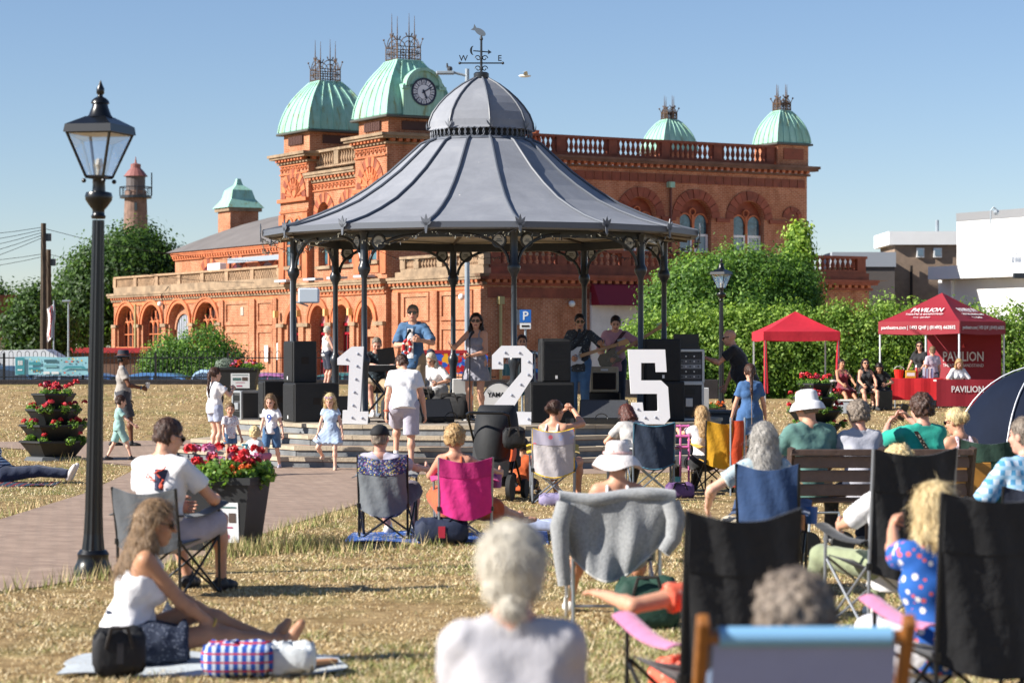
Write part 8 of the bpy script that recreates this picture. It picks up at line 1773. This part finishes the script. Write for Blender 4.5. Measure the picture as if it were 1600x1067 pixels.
tr_ = thing('pushchair_wheel_frame', 'wheeled walking frame parked behind the bench', 'walking frame', (X(1280, 20.0), 20.1, 0), .2)
for x in (-.08, .22): mb = MB(); mb.lathe([(.06,-.02),(.1,-.02),(.1,.02),(.06,.02)], 18, TR(x, 0, .1) @ Matrix.Rotation(PI/2, 4, 'Y') @ Matrix.Rotation(PI/2, 4, 'X')); w = mb.build('wheel', MATS['tyre'], tr_); mb = MB(); mb.lathe([(.01,-.015),(.06,-.012),(.06,.012),(.01,.015)], 10, TR(x, 0, .1) @ Matrix.Rotation(PI/2, 4, 'Y') @ Matrix.Rotation(PI/2, 4, 'X')); mb.build('hub', GALV, w)
mb = MB(); mb.path([(-.08,0,.1), (-.05,.05,.35), (.2,.05,.35), (.22,0,.1)], .012); mb.build('frame', GALV, tr_)
tr_.name = 'walking_frame'
camp_chair('dark green camp chair right of the bench', 1538, 22.2, R(-4), cloth('chair_green', '#1d4a38'), .90, .5, .42, '#2b2c2e', head=cloth('chair_green2', '#1a3a2e'))
wa = thing('wooden_chair', 'wooden-armed chair of the blond woman with a ponytail', 'chair', (X(1492, 22.0), 21.9, 0), R(5))
for s in (-1, 1):
 mb = MB(); mb.cbox(s*.25-.02, s*.25+.02, -.3, .25, .56, .59, .006); mb.build('arm', mat('pine', '#b98237', .5, .2, 8), wa)
 for y_ in (-.25, .2): mb = MB(); mb.cbox(s*.25-.018, s*.25+.018, y_-.018, y_+.018, 0, .56, .004); mb.build('leg', MATS['pine'], wa)
mb = MB(); mb.cbox(-.23, .23, -.24, .22, .38, .41, .006); mb.build('seat', MATS['pine'], wa); mb = MB(); mb.cbox(-.24, .24, -.27, -.245, .42, .7, .006); mb.build('backrest', MATS['pine'], wa)
seated('blond woman with a short ponytail and patterned sleeveless top', 1496, 22.1, R(24), .41, 1.64, sex='f', tone='sun', rec=-8, hair='pale', style='bun', fuzz=500, top=('tank', pattern_mat('mosaic_top', '#b9a9b0', ['#8c4a58', '#d8d2d0'], 40, .3), .016), bottom=('shorts', navy), shoes='#888', head=(R(26), R(-10)), extras=[sunglasses()], vox=.012)
camp_chair('dark blue camp chair at the right edge under the man in check', 1600, 16.4, R(8), navy, .80, .5, .40, '#2b2c2e')
seated('grey-haired man in blue checked shirt at the right edge', 1592, 16.5, R(20), .42, 1.76, tone='pink', rec=0, hair='grey', style='short', top=('shirt', check_mat('blue_check', '#b9c9da', '#4f8fb8', '#8fb4cf', 5), .025), bottom=('bermuda', khaki), shoes='#555', head=(R(25), R(-4)), vox=.012)
pm = thing('pram', 'black pram with its hood up in front of the number 2', 'pram', (X(775, 27.7), 27.7, 0), R(-14)); HD = mat('pram_black', '#15171a', .75, .15, 6, .3, 9); WH = MATS['tyre']
mb = MB()
def hood(u, v): a = PI*(u-.5); b = v*PI*.60; return (.24*math.cos(b*.35)*math.sin(a)*1.0, -.02-.34*math.sin(b)*math.cos(a)*.9-.04, .62+.44*math.cos(b)*(.55+.45*math.cos(a))+.02)
mb.sheet(lambda u, v: (lambda th, ph: (.265*math.sin(th)*(.7+.3*math.sin(ph)), .05-.38*math.sin(ph)*math.cos(th), .56+.52*math.cos(ph)))((u-.5)*PI, .12+v*1.62), 14, 12, .008); mb.build('hood', HD, pm, 60)
mb = MB(); mb.sheet(lambda u, v: ((u*2-1)*.22, -.3+.12*v-.06*math.sin(PI*u), .28+.32*v), 10, 6, .01); mb.build('carrycot', HD, pm, 60); mb = MB(); mb.cbox(-.2, .2, -.2, .42, .34, .5, .03); mb.build('seat_body', HD, pm)
for s in (-1, 1): mb = MB(); mb.path([(s*.22, .35, .12), (s*.22, -.05, .55), (s*.24, -.38, .98)], .014, 8); mb.build('frame_tube', BLK, pm); mb = MB(); mb.path([(s*.22, -.3, .12), (s*.22, -.0, .5)], .014, 8); mb.build('rear_strut', BLK, pm)
mb = MB(); mb.path([(-.24, -.38, .98), (-.2, -.43, 1.0), (.2, -.43, 1.0), (.24, -.38, .98)], .018, 8); mb.build('push_handle', BLK, pm)
for s in (-1, 1):
 for y_, r in ((-.32, .15), (.36, .11)): mb = MB(); mb.lathe([(r*.72,-.025),(r,-.025),(r,.025),(r*.72,.025)], 22, TR(s*.25, y_, r) @ Matrix.Rotation(PI/2, 4, 'Y')); w = mb.build('wheel', WH, pm, 40); mb = MB(); mb.lathe([(.02,-.02),(r*.72,-.01),(r*.72,.01),(.02,.02)], 12, TR(s*.25, y_, r) @ Matrix.Rotation(PI/2, 4, 'Y')); mb.build('hub', RIBG, w)
mb = MB(); mb.cbox(-.19, .19, -.26, .25, .16, .3, .03); mb.build('shopping_basket', HD, pm); mb = MB(); mb.sheet(lambda u, v: (.24+.02*math.sin(5*v), -.3+.2*u, .45+.36*v), 4, 6, .02); mb.build('orange_cloth', cloth('orange', '#d8561c'), pm, 60)
bag('changing_bag', 803, 27.2, .62, .13, .08, .1, '#141518', 'black changing bag hung on the pram handle')
person('child in patterned shorts sitting on the grass beyond the pram', (X(815, 27.9), 28.3, 0), R(-10), 1.2, tone='tan', pelvis=(0, 0, .12), lean=10, hair='dark', style='short', hs=1.15, top=('tee', cloth('orange_tee', '#c75a24'), .016), bottom=('bermuda', pattern_mat('hibiscus', '#2d2b33', ['#c9a24a'], 20, .3)), shoes='#333', feet=((.1, .6, 0), (-.12, .58, 0)), knees=((.2, 0, 1), (-.2, 0, 1)), hands=((.2, .3, .3), (-.2, .3, .3)), vox=.013)
person('person in striped top and dark jeans lying on the grass at the left edge', (X(5, 31), 31, .02), R(-88), 1.66, sex='f', tone='fair', pelvis=(0, 0, .11), lean=-36, hair='dark', style='long', top=('shirt', check_mat('stripe_tee', '#c9cdd4', '#c9cdd4', '#39435c', 9), .02), bottom=('trousers', cloth('jean_dark', '#1f2a44')), shoes='#d5ccc6', feet=((.06, .90, .03), (-.08, .88, .03)), knees=((0, 0, 1), (0, 0, 1)), hands=((.28, -.45, .02), (-.28, -.45, .02)), elbows=((.3, -1, 0), (-.3, -1, 0)), toe=((.2, .4, .9), (-.1, .4, .9)), vox=.013)
bl3 = thing('picnic_blanket', 'dark tartan blanket under the person at the left edge', 'blanket', (X(20, 30.6), 30.6, 0)); mb = MB(); mb.sheet(lambda u, v: ((u*2-1)*.55, (v*2-1)*.4, .014+.01*math.sin(9*u+5*v)), 16, 10, .006); mb.build('cloth', check_mat('tartan', '#2c4456', '#6d2f38', '#38606a', 2.5), bl3, 60)
# ---------- children and standing figures
gtee = cloth('stone_tee', '#9c968f')
CUP = mat('paper_cup', (.7, .68, .62), .5)
def cup_(o): mb = MB(); mb.lathe([(.03,0),(.042,.11),(.04,.11),(.028,.005)], 14); mb.build('cup_wall', CUP, o); mb = MB(); mb.lathe([(.038,.085),(.038,.09)], 14); mb.build('drink', mat('coffee', '#4a2c18', .3), o)
hm = person('man in dark trilby hat and stone T-shirt holding a paper cup', (X(192, 43), 43, 0), R(-82), 1.70, tone='brown', hair='black', style='short', top=('tee', gtee, .02), bottom=('bermuda', cloth('charcoal', '#3a3b40')), shoes='#1c1c1e', feet=((.1, .18, 0), (-.1, -.14, 0)), hands=((.16, .34, 1.04), (-.2, .1, .8)), elbows=((.6, -1, -.4), (-.5, -1, -.3)), extras=[sunglasses(), brim_hat(mat('trilby', '#262a36', .8), .15, .012, .1, dent=True, band=mat('trilby_band', '#6b4034', .7)), bracelet(0, '#4a6f86')], vox=.014, curl=(.9, .4), palms=((-1, 0, 0), (1, 0, 0)))
held('paper_cup', 'pale paper cup in the hand of the man in the trilby', 'cup', cup_, Matrix.Translation(in_person(hm, .12, .44, 1.03)))
mint = cloth('mint', '#8fb5b0')
person('small boy in pale mint shirt and shorts walking by the lamp post', (X(186, 37.3), 37.3, 0), R(-72), .97, tone='pale', hair='brown', style='short', hs=1.42, top=('tee', mint, .03), bottom=('bermuda', mint), shoes='#2a2a2e', feet=((.06, .2, 0), (-.06, -.16, .02)), hands=((.2, .26, .5), (-.2, .02, .42)), vox=.011, head=(R(10), R(-12)))
def tee_art(c):
 T = c['T']; m = mat('tee_navy', '#2b3350', .7); mb = MB(); mb.sheet(lambda u, v: T((u-.5)*.2, .17-((u-.5)**2)*.6, .35+.06*v), 8, 3, .004); mb.build('shirt_print', m, c['shirt']); mb = MB(); mb.path([T(.07*math.cos(a)*.8, .165, .2+.1*math.sin(a)) for a in np.linspace(0, 2*PI, 15)], .012, 5); mb.path([T(.03*math.cos(a), .17, .2+.05*math.sin(a)) for a in np.linspace(0, 2*PI, 11)], .01, 5); mb.build('shirt_print', m, c['shirt'])
person('girl with a plait in white printed T-shirt and pale shorts on the steps', (X(334, 36.0), 36.1, .15), R(-52), 1.28, sex='f', tone='pale', hair='brown', style='tail', hs=1.16, top=('tee', wt, .03), bottom=('shorts', cloth('pale_denim', '#a9b0c4')), shoes='#999', hands=((.1, .26, .98), (-.14, .2, .96)), elbows=((1, -.2, -1), (-1, -.2, -1)), curl=(.9, .9), extras=[tee_art], vox=.012, bulk=1.05)
person('toddler in cherry-print T-shirt standing in front of the steps', (X(362, 35.2), 35.0, 0), R(-150), .90, tone='fair', hair='mouse', style='short', hs=1.45, top=('tee', pattern_mat('cherry', (.68, .66, .68), ['#a03040', '#5a6a98'], 34, .22), .025), bottom=('shorts', denim), shoes='#777', hands=((.16, .14, .36), (-.18, .02, .40)), head=(R(-20), R(-8)), vox=.011)
def nine(c):
 text_part('shirt_number', '9', .17*c['s']/.6, mat('nine_blue', '#24489a', .6), c['shirt'], Matrix.Translation(Vector(c['T'](0, .172, .26))) @ Matrix(((-1,0,0,0), (0,0,1,0), (0,1,0,0), (0,0,0,1))), bold=True)
person('girl with long wavy hair in a white number nine football shirt', (X(427, 35.2), 34.9, 0), R(168), 1.04, sex='f', tone='pale', hair='mouse', style='long', hs=1.34, fuzz=500, top=('tee', wt, .025), bottom=('bermuda', denim), shoes='#b9b5c4', hands=((.12, .18, .48), (-.22, .05, .40)), head=(0, R(-20)), extras=[nine], vox=.011, feet=((.08, .02, 0), (-.09, -.1, 0)))
pk2 = pattern_mat('dotty', (.70, .68, .68), ['#7d3c50'], 60, .2); rose = cloth('rose', '#c46a82')
person('blond toddler in dotted top and pink trousers squatting on a pink scooter', (X(398, 33.0), 33.0, .04), R(6), .86, sex='f', tone='pale', pelvis=(0, -.08, .22), lean=32, hair='pale', style='curly', hs=1.45, top=('tee', pk2, .02), bottom=('trousers', rose), shoes='#b04a6c', feet=((.12, .04, .0), (-.12, .0, .0)), knees=((.9, .9, .6), (-.9, .9, .6)), hands=((.17, .22, .12), (-.2, .2, .22)), head=(0, R(20)), vox=.010)
scn = thing('toddler_scooter', 'pink plastic scooter under the squatting toddler', 'scooter', (X(402, 32.9), 32.9, 0), R(60)); mb = MB(); mb.cbox(-.07, .07, -.26, .22, .06, .1, .02); mb.build('deck', mat('scooter_pink', '#c9487c', .4), scn)
for y_ in (-.22, .24): mb = MB(); mb.lathe([(.02,-.02),(.06,-.02),(.06,.02),(.02,.02)], 16, TR(0, y_, .06) @ Matrix.Rotation(PI/2, 4, 'Y')); mb.build('wheel', MATS['tyre'], scn)
mb = MB(); mb.tube((0,.24,.08), (0,.18,.42), .014); mb.tube((-.1,.18,.42), (.1,.18,.42), .014); mb.build('handlebar', mat('scooter_teal', '#3c8fa0', .4), scn)
pblue = cloth('powder_blue', '#a9bcd4')
person('little blond girl in a powder blue dress stepping off the steps', (X(516, 34.35), 34.4, 0), R(176), 1.06, sex='f', tone='pale', hair='pale', style='long', hs=1.32, fuzz=600, top=('dress', pblue, .02), bottom=('skirt', pblue), shoes='#c4a592', feet=((.14, -.16, .15), (-.08, .12, 0)), knees=((.3, 1, .2), (-.1, 1, .2)), hands=((.2, .06, .42), (-.2, .04, .42)), head=(R(-6), R(-16)), extras=[sunglasses('#c9a9c4', .075)], vox=.011)
wsh = person('man in white shirt and grey shorts climbing the steps, seen from behind', (X(632, 34.7), 34.6, 0), R(2), 1.72, tone='fair', lean=22, hair='brown', style='short', head=(R(35), R(-22)), top=('tee', wt, .03), bottom=('bermuda', lilac), shoes='#d8d4d0', feet=((.1, -.06, 0), (-.12, .28, .15)), hands=((.3, .12, .78), (-.27, -.02, .72)), extras=[sunglasses(), bracelet(1, '#d8562c')], vox=.012, bulk=1.14, curl=(.4, .3))
# ---------- on stage
def denim_shirt(c):
 T = c['T']; q = SDF();
 for x in (-1, 1): pass
 mb = MB(); mb.sheet(lambda u, v: T((u-.5)*.10, .150-.0*u+.012*math.cos(PI*(u-.5)), .43-.44*v), 5, 12, .006); mb.build('undershirt', wt, c['o'], 60)
 for s in (-1, 1): mb = MB(); mb.sheet(lambda u, v: T(s*(.05+.045*u*(1-v)), .162-.01*u, .46-.16*v), 4, 6, .006); mb.build('collar', denim, c['shirt'], 60)
 mb = MB(); mb.sheet(lambda u, v: T((u-.5)*.16, .145, -.085+.03*v), 4, 2, .006); mb.build('belt', black, c['o'])
sm_ = person('man in open denim shirt and khaki shorts singing at the microphone', (X(645, 38.2), 38.25, STG), R(166), 1.83, tone='fair', hair='grey', style='short', head=(R(10), R(0)), top=('shirt', denim, .03), bottom=('bermuda', khaki), shoes='#3a342f', hands=((.02, .30, 1.20), (-.22, .34, 1.26)), elbows=((1, -.3, -.7), (-1, -.4, -.8)), curl=(1.0, .75), palms=((-1, .2, .2), (1, .2, .2)), extras=[sunglasses('#3a1d14'), denim_shirt], vox=.012)
def lei(o):
 mb = MB(); n = 24
 for i in range(n): a = 2*PI*i/n; mb.sphere((.055*math.cos(a), 0, .10*math.sin(a)), .026, 5, None, i % 5 == 0)
 mb.build('garland_ring', [mat('lei_red', '#c81f22', .7), wt], o)
held('flower_garland', 'red flower garland held in the singing man\'s hand', 'garland', lei, Matrix.Translation(in_person(sm_, -.02, .40, 1.16)))
sw_ = person('woman with long dark curly hair in a grey strapless dress singing', (X(744, 38.4), 38.4, STG), R(160), 1.70, sex='f', tone='fair', hair='dark', style='long', fuzz=900, head=(R(16), R(-4)), top=('slip', cloth('slate_dress', '#8b8a94'), .014), bottom=None, shoes='#1d1d20', hands=((.30, .32, 1.18), (-.02, .26, 1.02)), elbows=((1, -.2, -1), (-1, -.4, -.5)), curl=(.2, .7), palms=((-.3, .9, .3), (.2, -.2, 1)), extras=[sunglasses()], vox=.012)
q = SDF()        # flared skirt of her dress
q.cap((0, 0, 1.06), (0, 0, .60), .135, .24, .03, True); q.cap((-.04, 0, 1.16), (.04, 0, 1.16), .125, None, .05); q.noise(.012, 34, .8); q.cut((0, 0, .62), (0, 0, -1)); V_, F_ = q.mesh(.013); obj_from('skirt', V_, F_, MATS['cloth_slate_dress'], sw_)
def guitar(o, body, neck, bass=False):
 mb = MB(); pts = [(-.20,-.10),(-.225,0),(-.20,.10),(-.13,.145),(-.04,.115),(.04,.12),(.12,.15),(.19,.135),(.13,.07),(.10,.035),(.10,-.035),(.12,-.08),(.16,-.12),(.10,-.13),(.03,-.105),(-.05,-.11),(-.13,-.145)]
 mb.prism(pts, -.022, .022, TXY); mb.build('guitar_body', body, o); mb = MB(); mb.prism([(-.12,-.08),(.12,-.06),(.16,.05),(-.06,.09)], -.026, -.0225, TXY) ; mb.build('pickguard', mat('pickguard', '#b9b5ac', .3), o)
 NL = .62 if not bass else .78; mb = MB(); mb.cbox(.12, .12+NL, -.03, -.005, -.026, .026, .006); mb.build('neck', neck, o); mb = MB(); mb.prism([(.12+NL,-.03),(.3+NL,-.05),(.32+NL,.0),(.28+NL,.05),(.12+NL,.03)], .0, .018, TXY); hd_ = mb.build('headstock', neck, o)
 for i in range(4 if bass else 6): mb = MB(); mb.lathe([(.008,0),(.008,.03)], 6, TR(.15+NL+.022*i, .0, .045)); mb.build('tuning_peg', GALV, hd_)
 mb = MB()
 for i in range(4 if bass else 6): z = -.018+.036*i/(3 if bass else 5); mb.tube((-.08, -.03, z), (.14+NL, -.033, z), .0012, n=3)
 struct(mb.build('strings', GALV, o), 'stuff')
MAPLE = mat('maple', '#b98852', .35, .15, 6, stretch=(1, 8, 8))
gp_ = person('guitarist in dark patterned shirt, sunglasses and jeans', (X(906, 38.8), 38.9, STG), R(168), 1.70, tone='tan', hair='dark', style='short', head=(R(14), R(-8)), top=('shirt', pattern_mat('leaf_shirt', '#3c4045', ['#7f847f', '#23262a'], 26, .22), .028), bottom=('trousers', denim), shoes='#24262c', hands=((.10, .24, 1.00), (-.40, .30, 1.20)), elbows=((1, -.6, -.4), (-1, -.3, -.8)), curl=(.7, 1.0), palms=((-.3, -1, 0), (.2, -.6, .8)), extras=[sunglasses(), lambda c: (lambda mb: (mb.sheet(lambda u, v: c['T'](.16-.33*v+(u-.5)*.05, .165+.02*math.sin(PI*v), .50-.42*(1-v)-.0), 3, 8, .006), mb.build('guitar_strap', black, c['o'])))(MB())], vox=.012)
held('electric_guitar', 'white electric guitar with maple neck played by the man in sunglasses', 'guitar', lambda o: guitar(o, mat('guitar_white', '#b9bcc0', .2, coat=.4), MAPLE), Matrix.Translation(in_person(gp_, .06, .26, .98)) @ RZ(R(-4)) @ Matrix.Rotation(R(-17), 4, 'Y'))
bp_ = person('bass player in pink shirt looking down at his guitar', (X(962, 40.0), 40.1, STG), R(175), 1.70, tone='fair', hair='dark', style='short', head=(R(6), R(-24)), top=('shirt', cloth('pink_shirt', '#b98a94'), .028), bottom=('trousers', cloth('dark_jean', '#222a3c')), shoes='#222', hands=((.10, .22, .98), (-.42, .30, 1.26)), elbows=((1, -.6, -.4), (-1, -.3, -.8)), curl=(.7, 1.0), palms=((-.3, -1, 0), (.2, -.6, .8)), extras=[lambda c: (lambda mb: (mb.sheet(lambda u, v: c['T'](.14-.3*v+(u-.5)*.07, .168+.02*math.sin(PI*v), .50-.40*(1-v)), 3, 8, .006), mb.build('guitar_strap', cloth('strap_maroon', '#43262a'), c['o'])))(MB())], vox=.012)
held('bass_guitar', 'dark bass guitar with long maple neck played by the man in pink', 'guitar', lambda o: guitar(o, mat('bass_dark', '#241d24', .2, coat=.4), MAPLE, True), Matrix.Translation(in_person(bp_, .06, .25, .98)) @ RZ(R(-2)) @ Matrix.Rotation(R(-32), 4, 'Y'))
def stool_(px, d, z, h, lb, yaw=0): t = thing('stool', lb, 'stool', (X(px, d), d, z), yaw); mb = MB(); mb.lathe([(.17,h-.06),(.18,h-.02),(.16,h)], 18); mb.build('seat', black, t); mb = MB(); mb.tube((0,0,.05), (0,0,h-.06), .02); mb.lathe([(.18,0),(.17,.03),(.03,.05)], 14); mb.build('pedestal', GALV, t)
stool_(589, 40.6, STG, .48, 'black stool under the keyboard player')
seated('keyboard player in dark floral shirt seated behind the number 1', 589, 40.6, R(192), .48, 1.72, z=STG, tone='pink', hair='grey', style='crop', rec=-8, top=('shirt', pattern_mat('dark_floral', '#232c33', ['#4d5f66', '#171b20'], 22, .25), .026), bottom=('bermuda', khaki), shoes='#ddd', hands=((.12, .42, .86), (-.2, .42, .86)), head=(R(-8), R(-22)), vox=.013, palms=((0, 0, -1), (0, 0, -1)), curl=(.4, .4), off=(0, .1))
stool_(816, 41.9, STG, .5, 'drum stool behind the drum kit')
seated('drummer in dark shirt seated behind the drum kit', 816, 41.9, R(184), .5, 1.74, z=STG, tone='fair', hair='brown', style='short', top=('tee', navy, .02), bottom=('trousers', black), shoes='#222', hands=((.2, .4, .85), (-.25, .4, .85)), vox=.014, off=(0, .1), rec=-4, fx=(.2, .22))
stool_(681, 42.0, STG, .36, 'low stool at the back of the stage');
seated('white-haired woman in a white blouse seated at the back of the stage', 681, 42.0, R(150), .36, 1.5, z=STG, sex='f', tone='fair', hair='white', style='bob', rec=-24, top=('shirt', wt, .03), bottom=('trousers', cloth('grey_trouser', '#888')), shoes='#888', head=(0, R(-22)), vox=.013, off=(0, .1))
person('man in navy cap standing on the lawn beyond the stage', (X(671, 52), 52, gz(-2, 52)), R(200), 1.58, tone='fair', hair='dark', style='crop', top=('tee', navy, .02), bottom=('trousers', black), shoes='#333', extras=[cap('#1c2233')], vox=.016, head=(R(20), R(-20)))
person('woman in white vest and navy shorts standing on the lawn behind the left speakers', (X(511, 66), 66, gz(-5, 66)), R(-60), 1.66, sex='f', tone='pink', hair='white', style='short', top=('tank', wt, .016), bottom=('bermuda', navy), shoes='#ddd', hands=((.22, .28, .95), (-.2, .2, .95)), vox=.017, nohands=False)
person('man in white T-shirt on the road beyond the railing', (X(866, 74), 74, -.49), R(40), 1.78, tone='fair', hair='mouse', style='short', top=('tee', wt, .02), bottom=('trousers', navy), shoes='#333', vox=.018); bpy.data.objects['person'].name
# ---------- right of the stage
bkm = person('bald man in black T-shirt reaching out beside the stage', (X(1166, 38.3), 38.3, .3), R(78), 1.80, tone='sun', lean=24, hair='white', style='bald', top=('tee', black, .025), bottom=('bermuda', black), shoes='#2a2a2c', hands=((.12, .35, .80), (-.16, .66, 1.30)), elbows=((.5, -1, -.5), (-.2, -.5, -1)), feet=((.1, -.12, 0), (-.1, .14, 0)), extras=[sunglasses()], vox=.013, bulk=1.12, point=(False, True), curl=(.5, .6))
q = thing('step_block', 'low stone block beside the stage under the man in black', 'step', (X(1168, 38.3), 38.3, 0)); mb = MB(); mb.cbox(-.32, .32, -.3, .3, 0, .298, .015); mb.build('block', SLAB, q)
def seam(c): T = c['T']; mb = MB(); mb.path([T(.0, -.15, .42), T(0, -.155, .2), T(0, -.165, 0), T(0, -.17, -.2)], .004, 4); mb.build('back_seam', mat('seam_tan', '#8a7050', .7), c['o'])
person('girl with long brown ponytail in a blue denim dress, seen from behind', (X(1172, 35), 35, 0), R(4), 1.50, sex='f', tone='fair', hair='brown', style='tail', hs=1.08, top=('tee', cloth('denim_bright', '#385f8e', .15), .022), bottom=('skirt', MATS['cloth_denim_bright']), shoes='#333', hands=((.25, .12, .72), (-.25, .12, .72)), vox=.012, extras=[seam])
def folding(px, d, lb):
 t = thing('folding_chair', lb, 'chair', (X(px, d), d, gz(X(px, d), d)), R(185)); mb = MB(); mb.cbox(-.22,.22,-.2,.2,.42,.45,.01); mb.build('seat', black, t); mb = MB(); mb.cbox(-.22,.22,-.23,-.205,.5,.85,.01); mb.build('backrest', black, t)
 for s in (-1, 1): mb = MB(); mb.path([(s*.22,.2,0), (s*.22,-.22,.86)], .012); mb.build('leg', BLK, t); mb = MB(); mb.path([(s*.2,-.2,0), (s*.2,.2,.43)], .012); mb.build('leg', BLK, t)
folding(1320, 60.5, 'black folding chair of the woman in red near the gazebo'); folding(1355, 60, 'black folding chair of the woman in black near the gazebo'); folding(1374, 60.3, 'black folding chair nearest the stall')
gg = lambda px, d: gz(X(px, d), d)
seated('woman in a dark red dress seated by the red gazebo', 1320, 60.5, R(200), .45, 1.6, z=gg(1320, 60.5), sex='f', tone='tan', hair='dark', style='bun', top=('slip', cloth('wine', '#7a1f30'), .014), bottom=('skirt', MATS['cloth_wine']), shoes='#a98', vox=.017, fy=.55)
seated('woman in black with long dark hair seated between gazebo and stall', 1355, 60, R(188), .45, 1.64, z=gg(1355, 60), sex='f', tone='fair', hair='dark', style='long', top=('tank', black, .016), bottom=('shorts', black), shoes='#333', vox=.017, extras=[sunglasses()])
seated('person in dark clothes bent over on the chair nearest the stall', 1374, 60.3, R(170), .45, 1.6, z=gg(1374, 60.3), tone='fair', hair='dark', style='long', rec=-30, sex='f', top=('tee', black, .02), bottom=('skirt', black), shoes='#222', vox=.017, head=(0, R(-25)))
person('woman in black top with long brown hair serving at the stall', (X(1437, 62.6), 62.6, gg(1437, 62.6)), R(150), 1.68, sex='f', tone='fair', hair='dark', style='long', top=('tee', black, .018), bottom=('trousers', black), shoes='#222', hands=((.2, .3, .95), (-.15, .32, .95)), vox=.016, extras=[sunglasses()], head=(R(15), 0))
person('short-haired person in pale top standing at the stall, seen from behind', (X(1457, 62.1), 62.1, gg(1457, 62)), R(20), 1.56, tone='fair', hair='mouse', style='short', top=('tee', cloth('pale_lilac', '#b5a9b4'), .02), bottom=('trousers', navy), shoes='#333', vox=.016)
folding(1497, 61.6, 'black folding chair behind the maroon stall table'); seated('blond helper in white seated behind the maroon stall table', 1497, 61.6, R(190), .45, 1.62, z=gg(1497, 61.6), sex='f', tone='fair', hair='blond', style='bob', rec=-14, top=('shirt', wt, .025), bottom=('trousers', navy), shoes='#333', vox=.017, head=(0, R(-20)))
# ---------- small things on the grass
def clear_cup(o): mb = MB(); mb.lathe([(.035,0),(.045,.13),(.043,.13),(.033,.006)], 14); mb.build('cup_wall', mat('clear_plastic', '#dfe6e4', .1, trans=.8, alpha=.6), o); mb = MB(); mb.path([(.046*math.cos(a), .046*math.sin(a), .132) for a in np.linspace(0, 2*PI, 15)[:-1]], .004, 5, closed=True); mb.build('rim', mat('lime_rim', '#9ac43c', .4), o)
bag('clear_bag', 1300, 11.6, 0, .16, .12, .09, '#aeb4a8', 'pale translucent bag with lime edge on the grass beside the deck chair', sc2='#8fbf3a', strap=False)
bag('white_bag', 1400, 11.0, 0, .2, .14, .16, '#9aa3b4', 'pale grey holdall on the grass beside the right black chair', strap=False)
bag('green_bag', 1010, 14.8, 0, .2, .16, .15, '#1f4034', 'dark green shopping bag under the aluminium chair', strap=True)
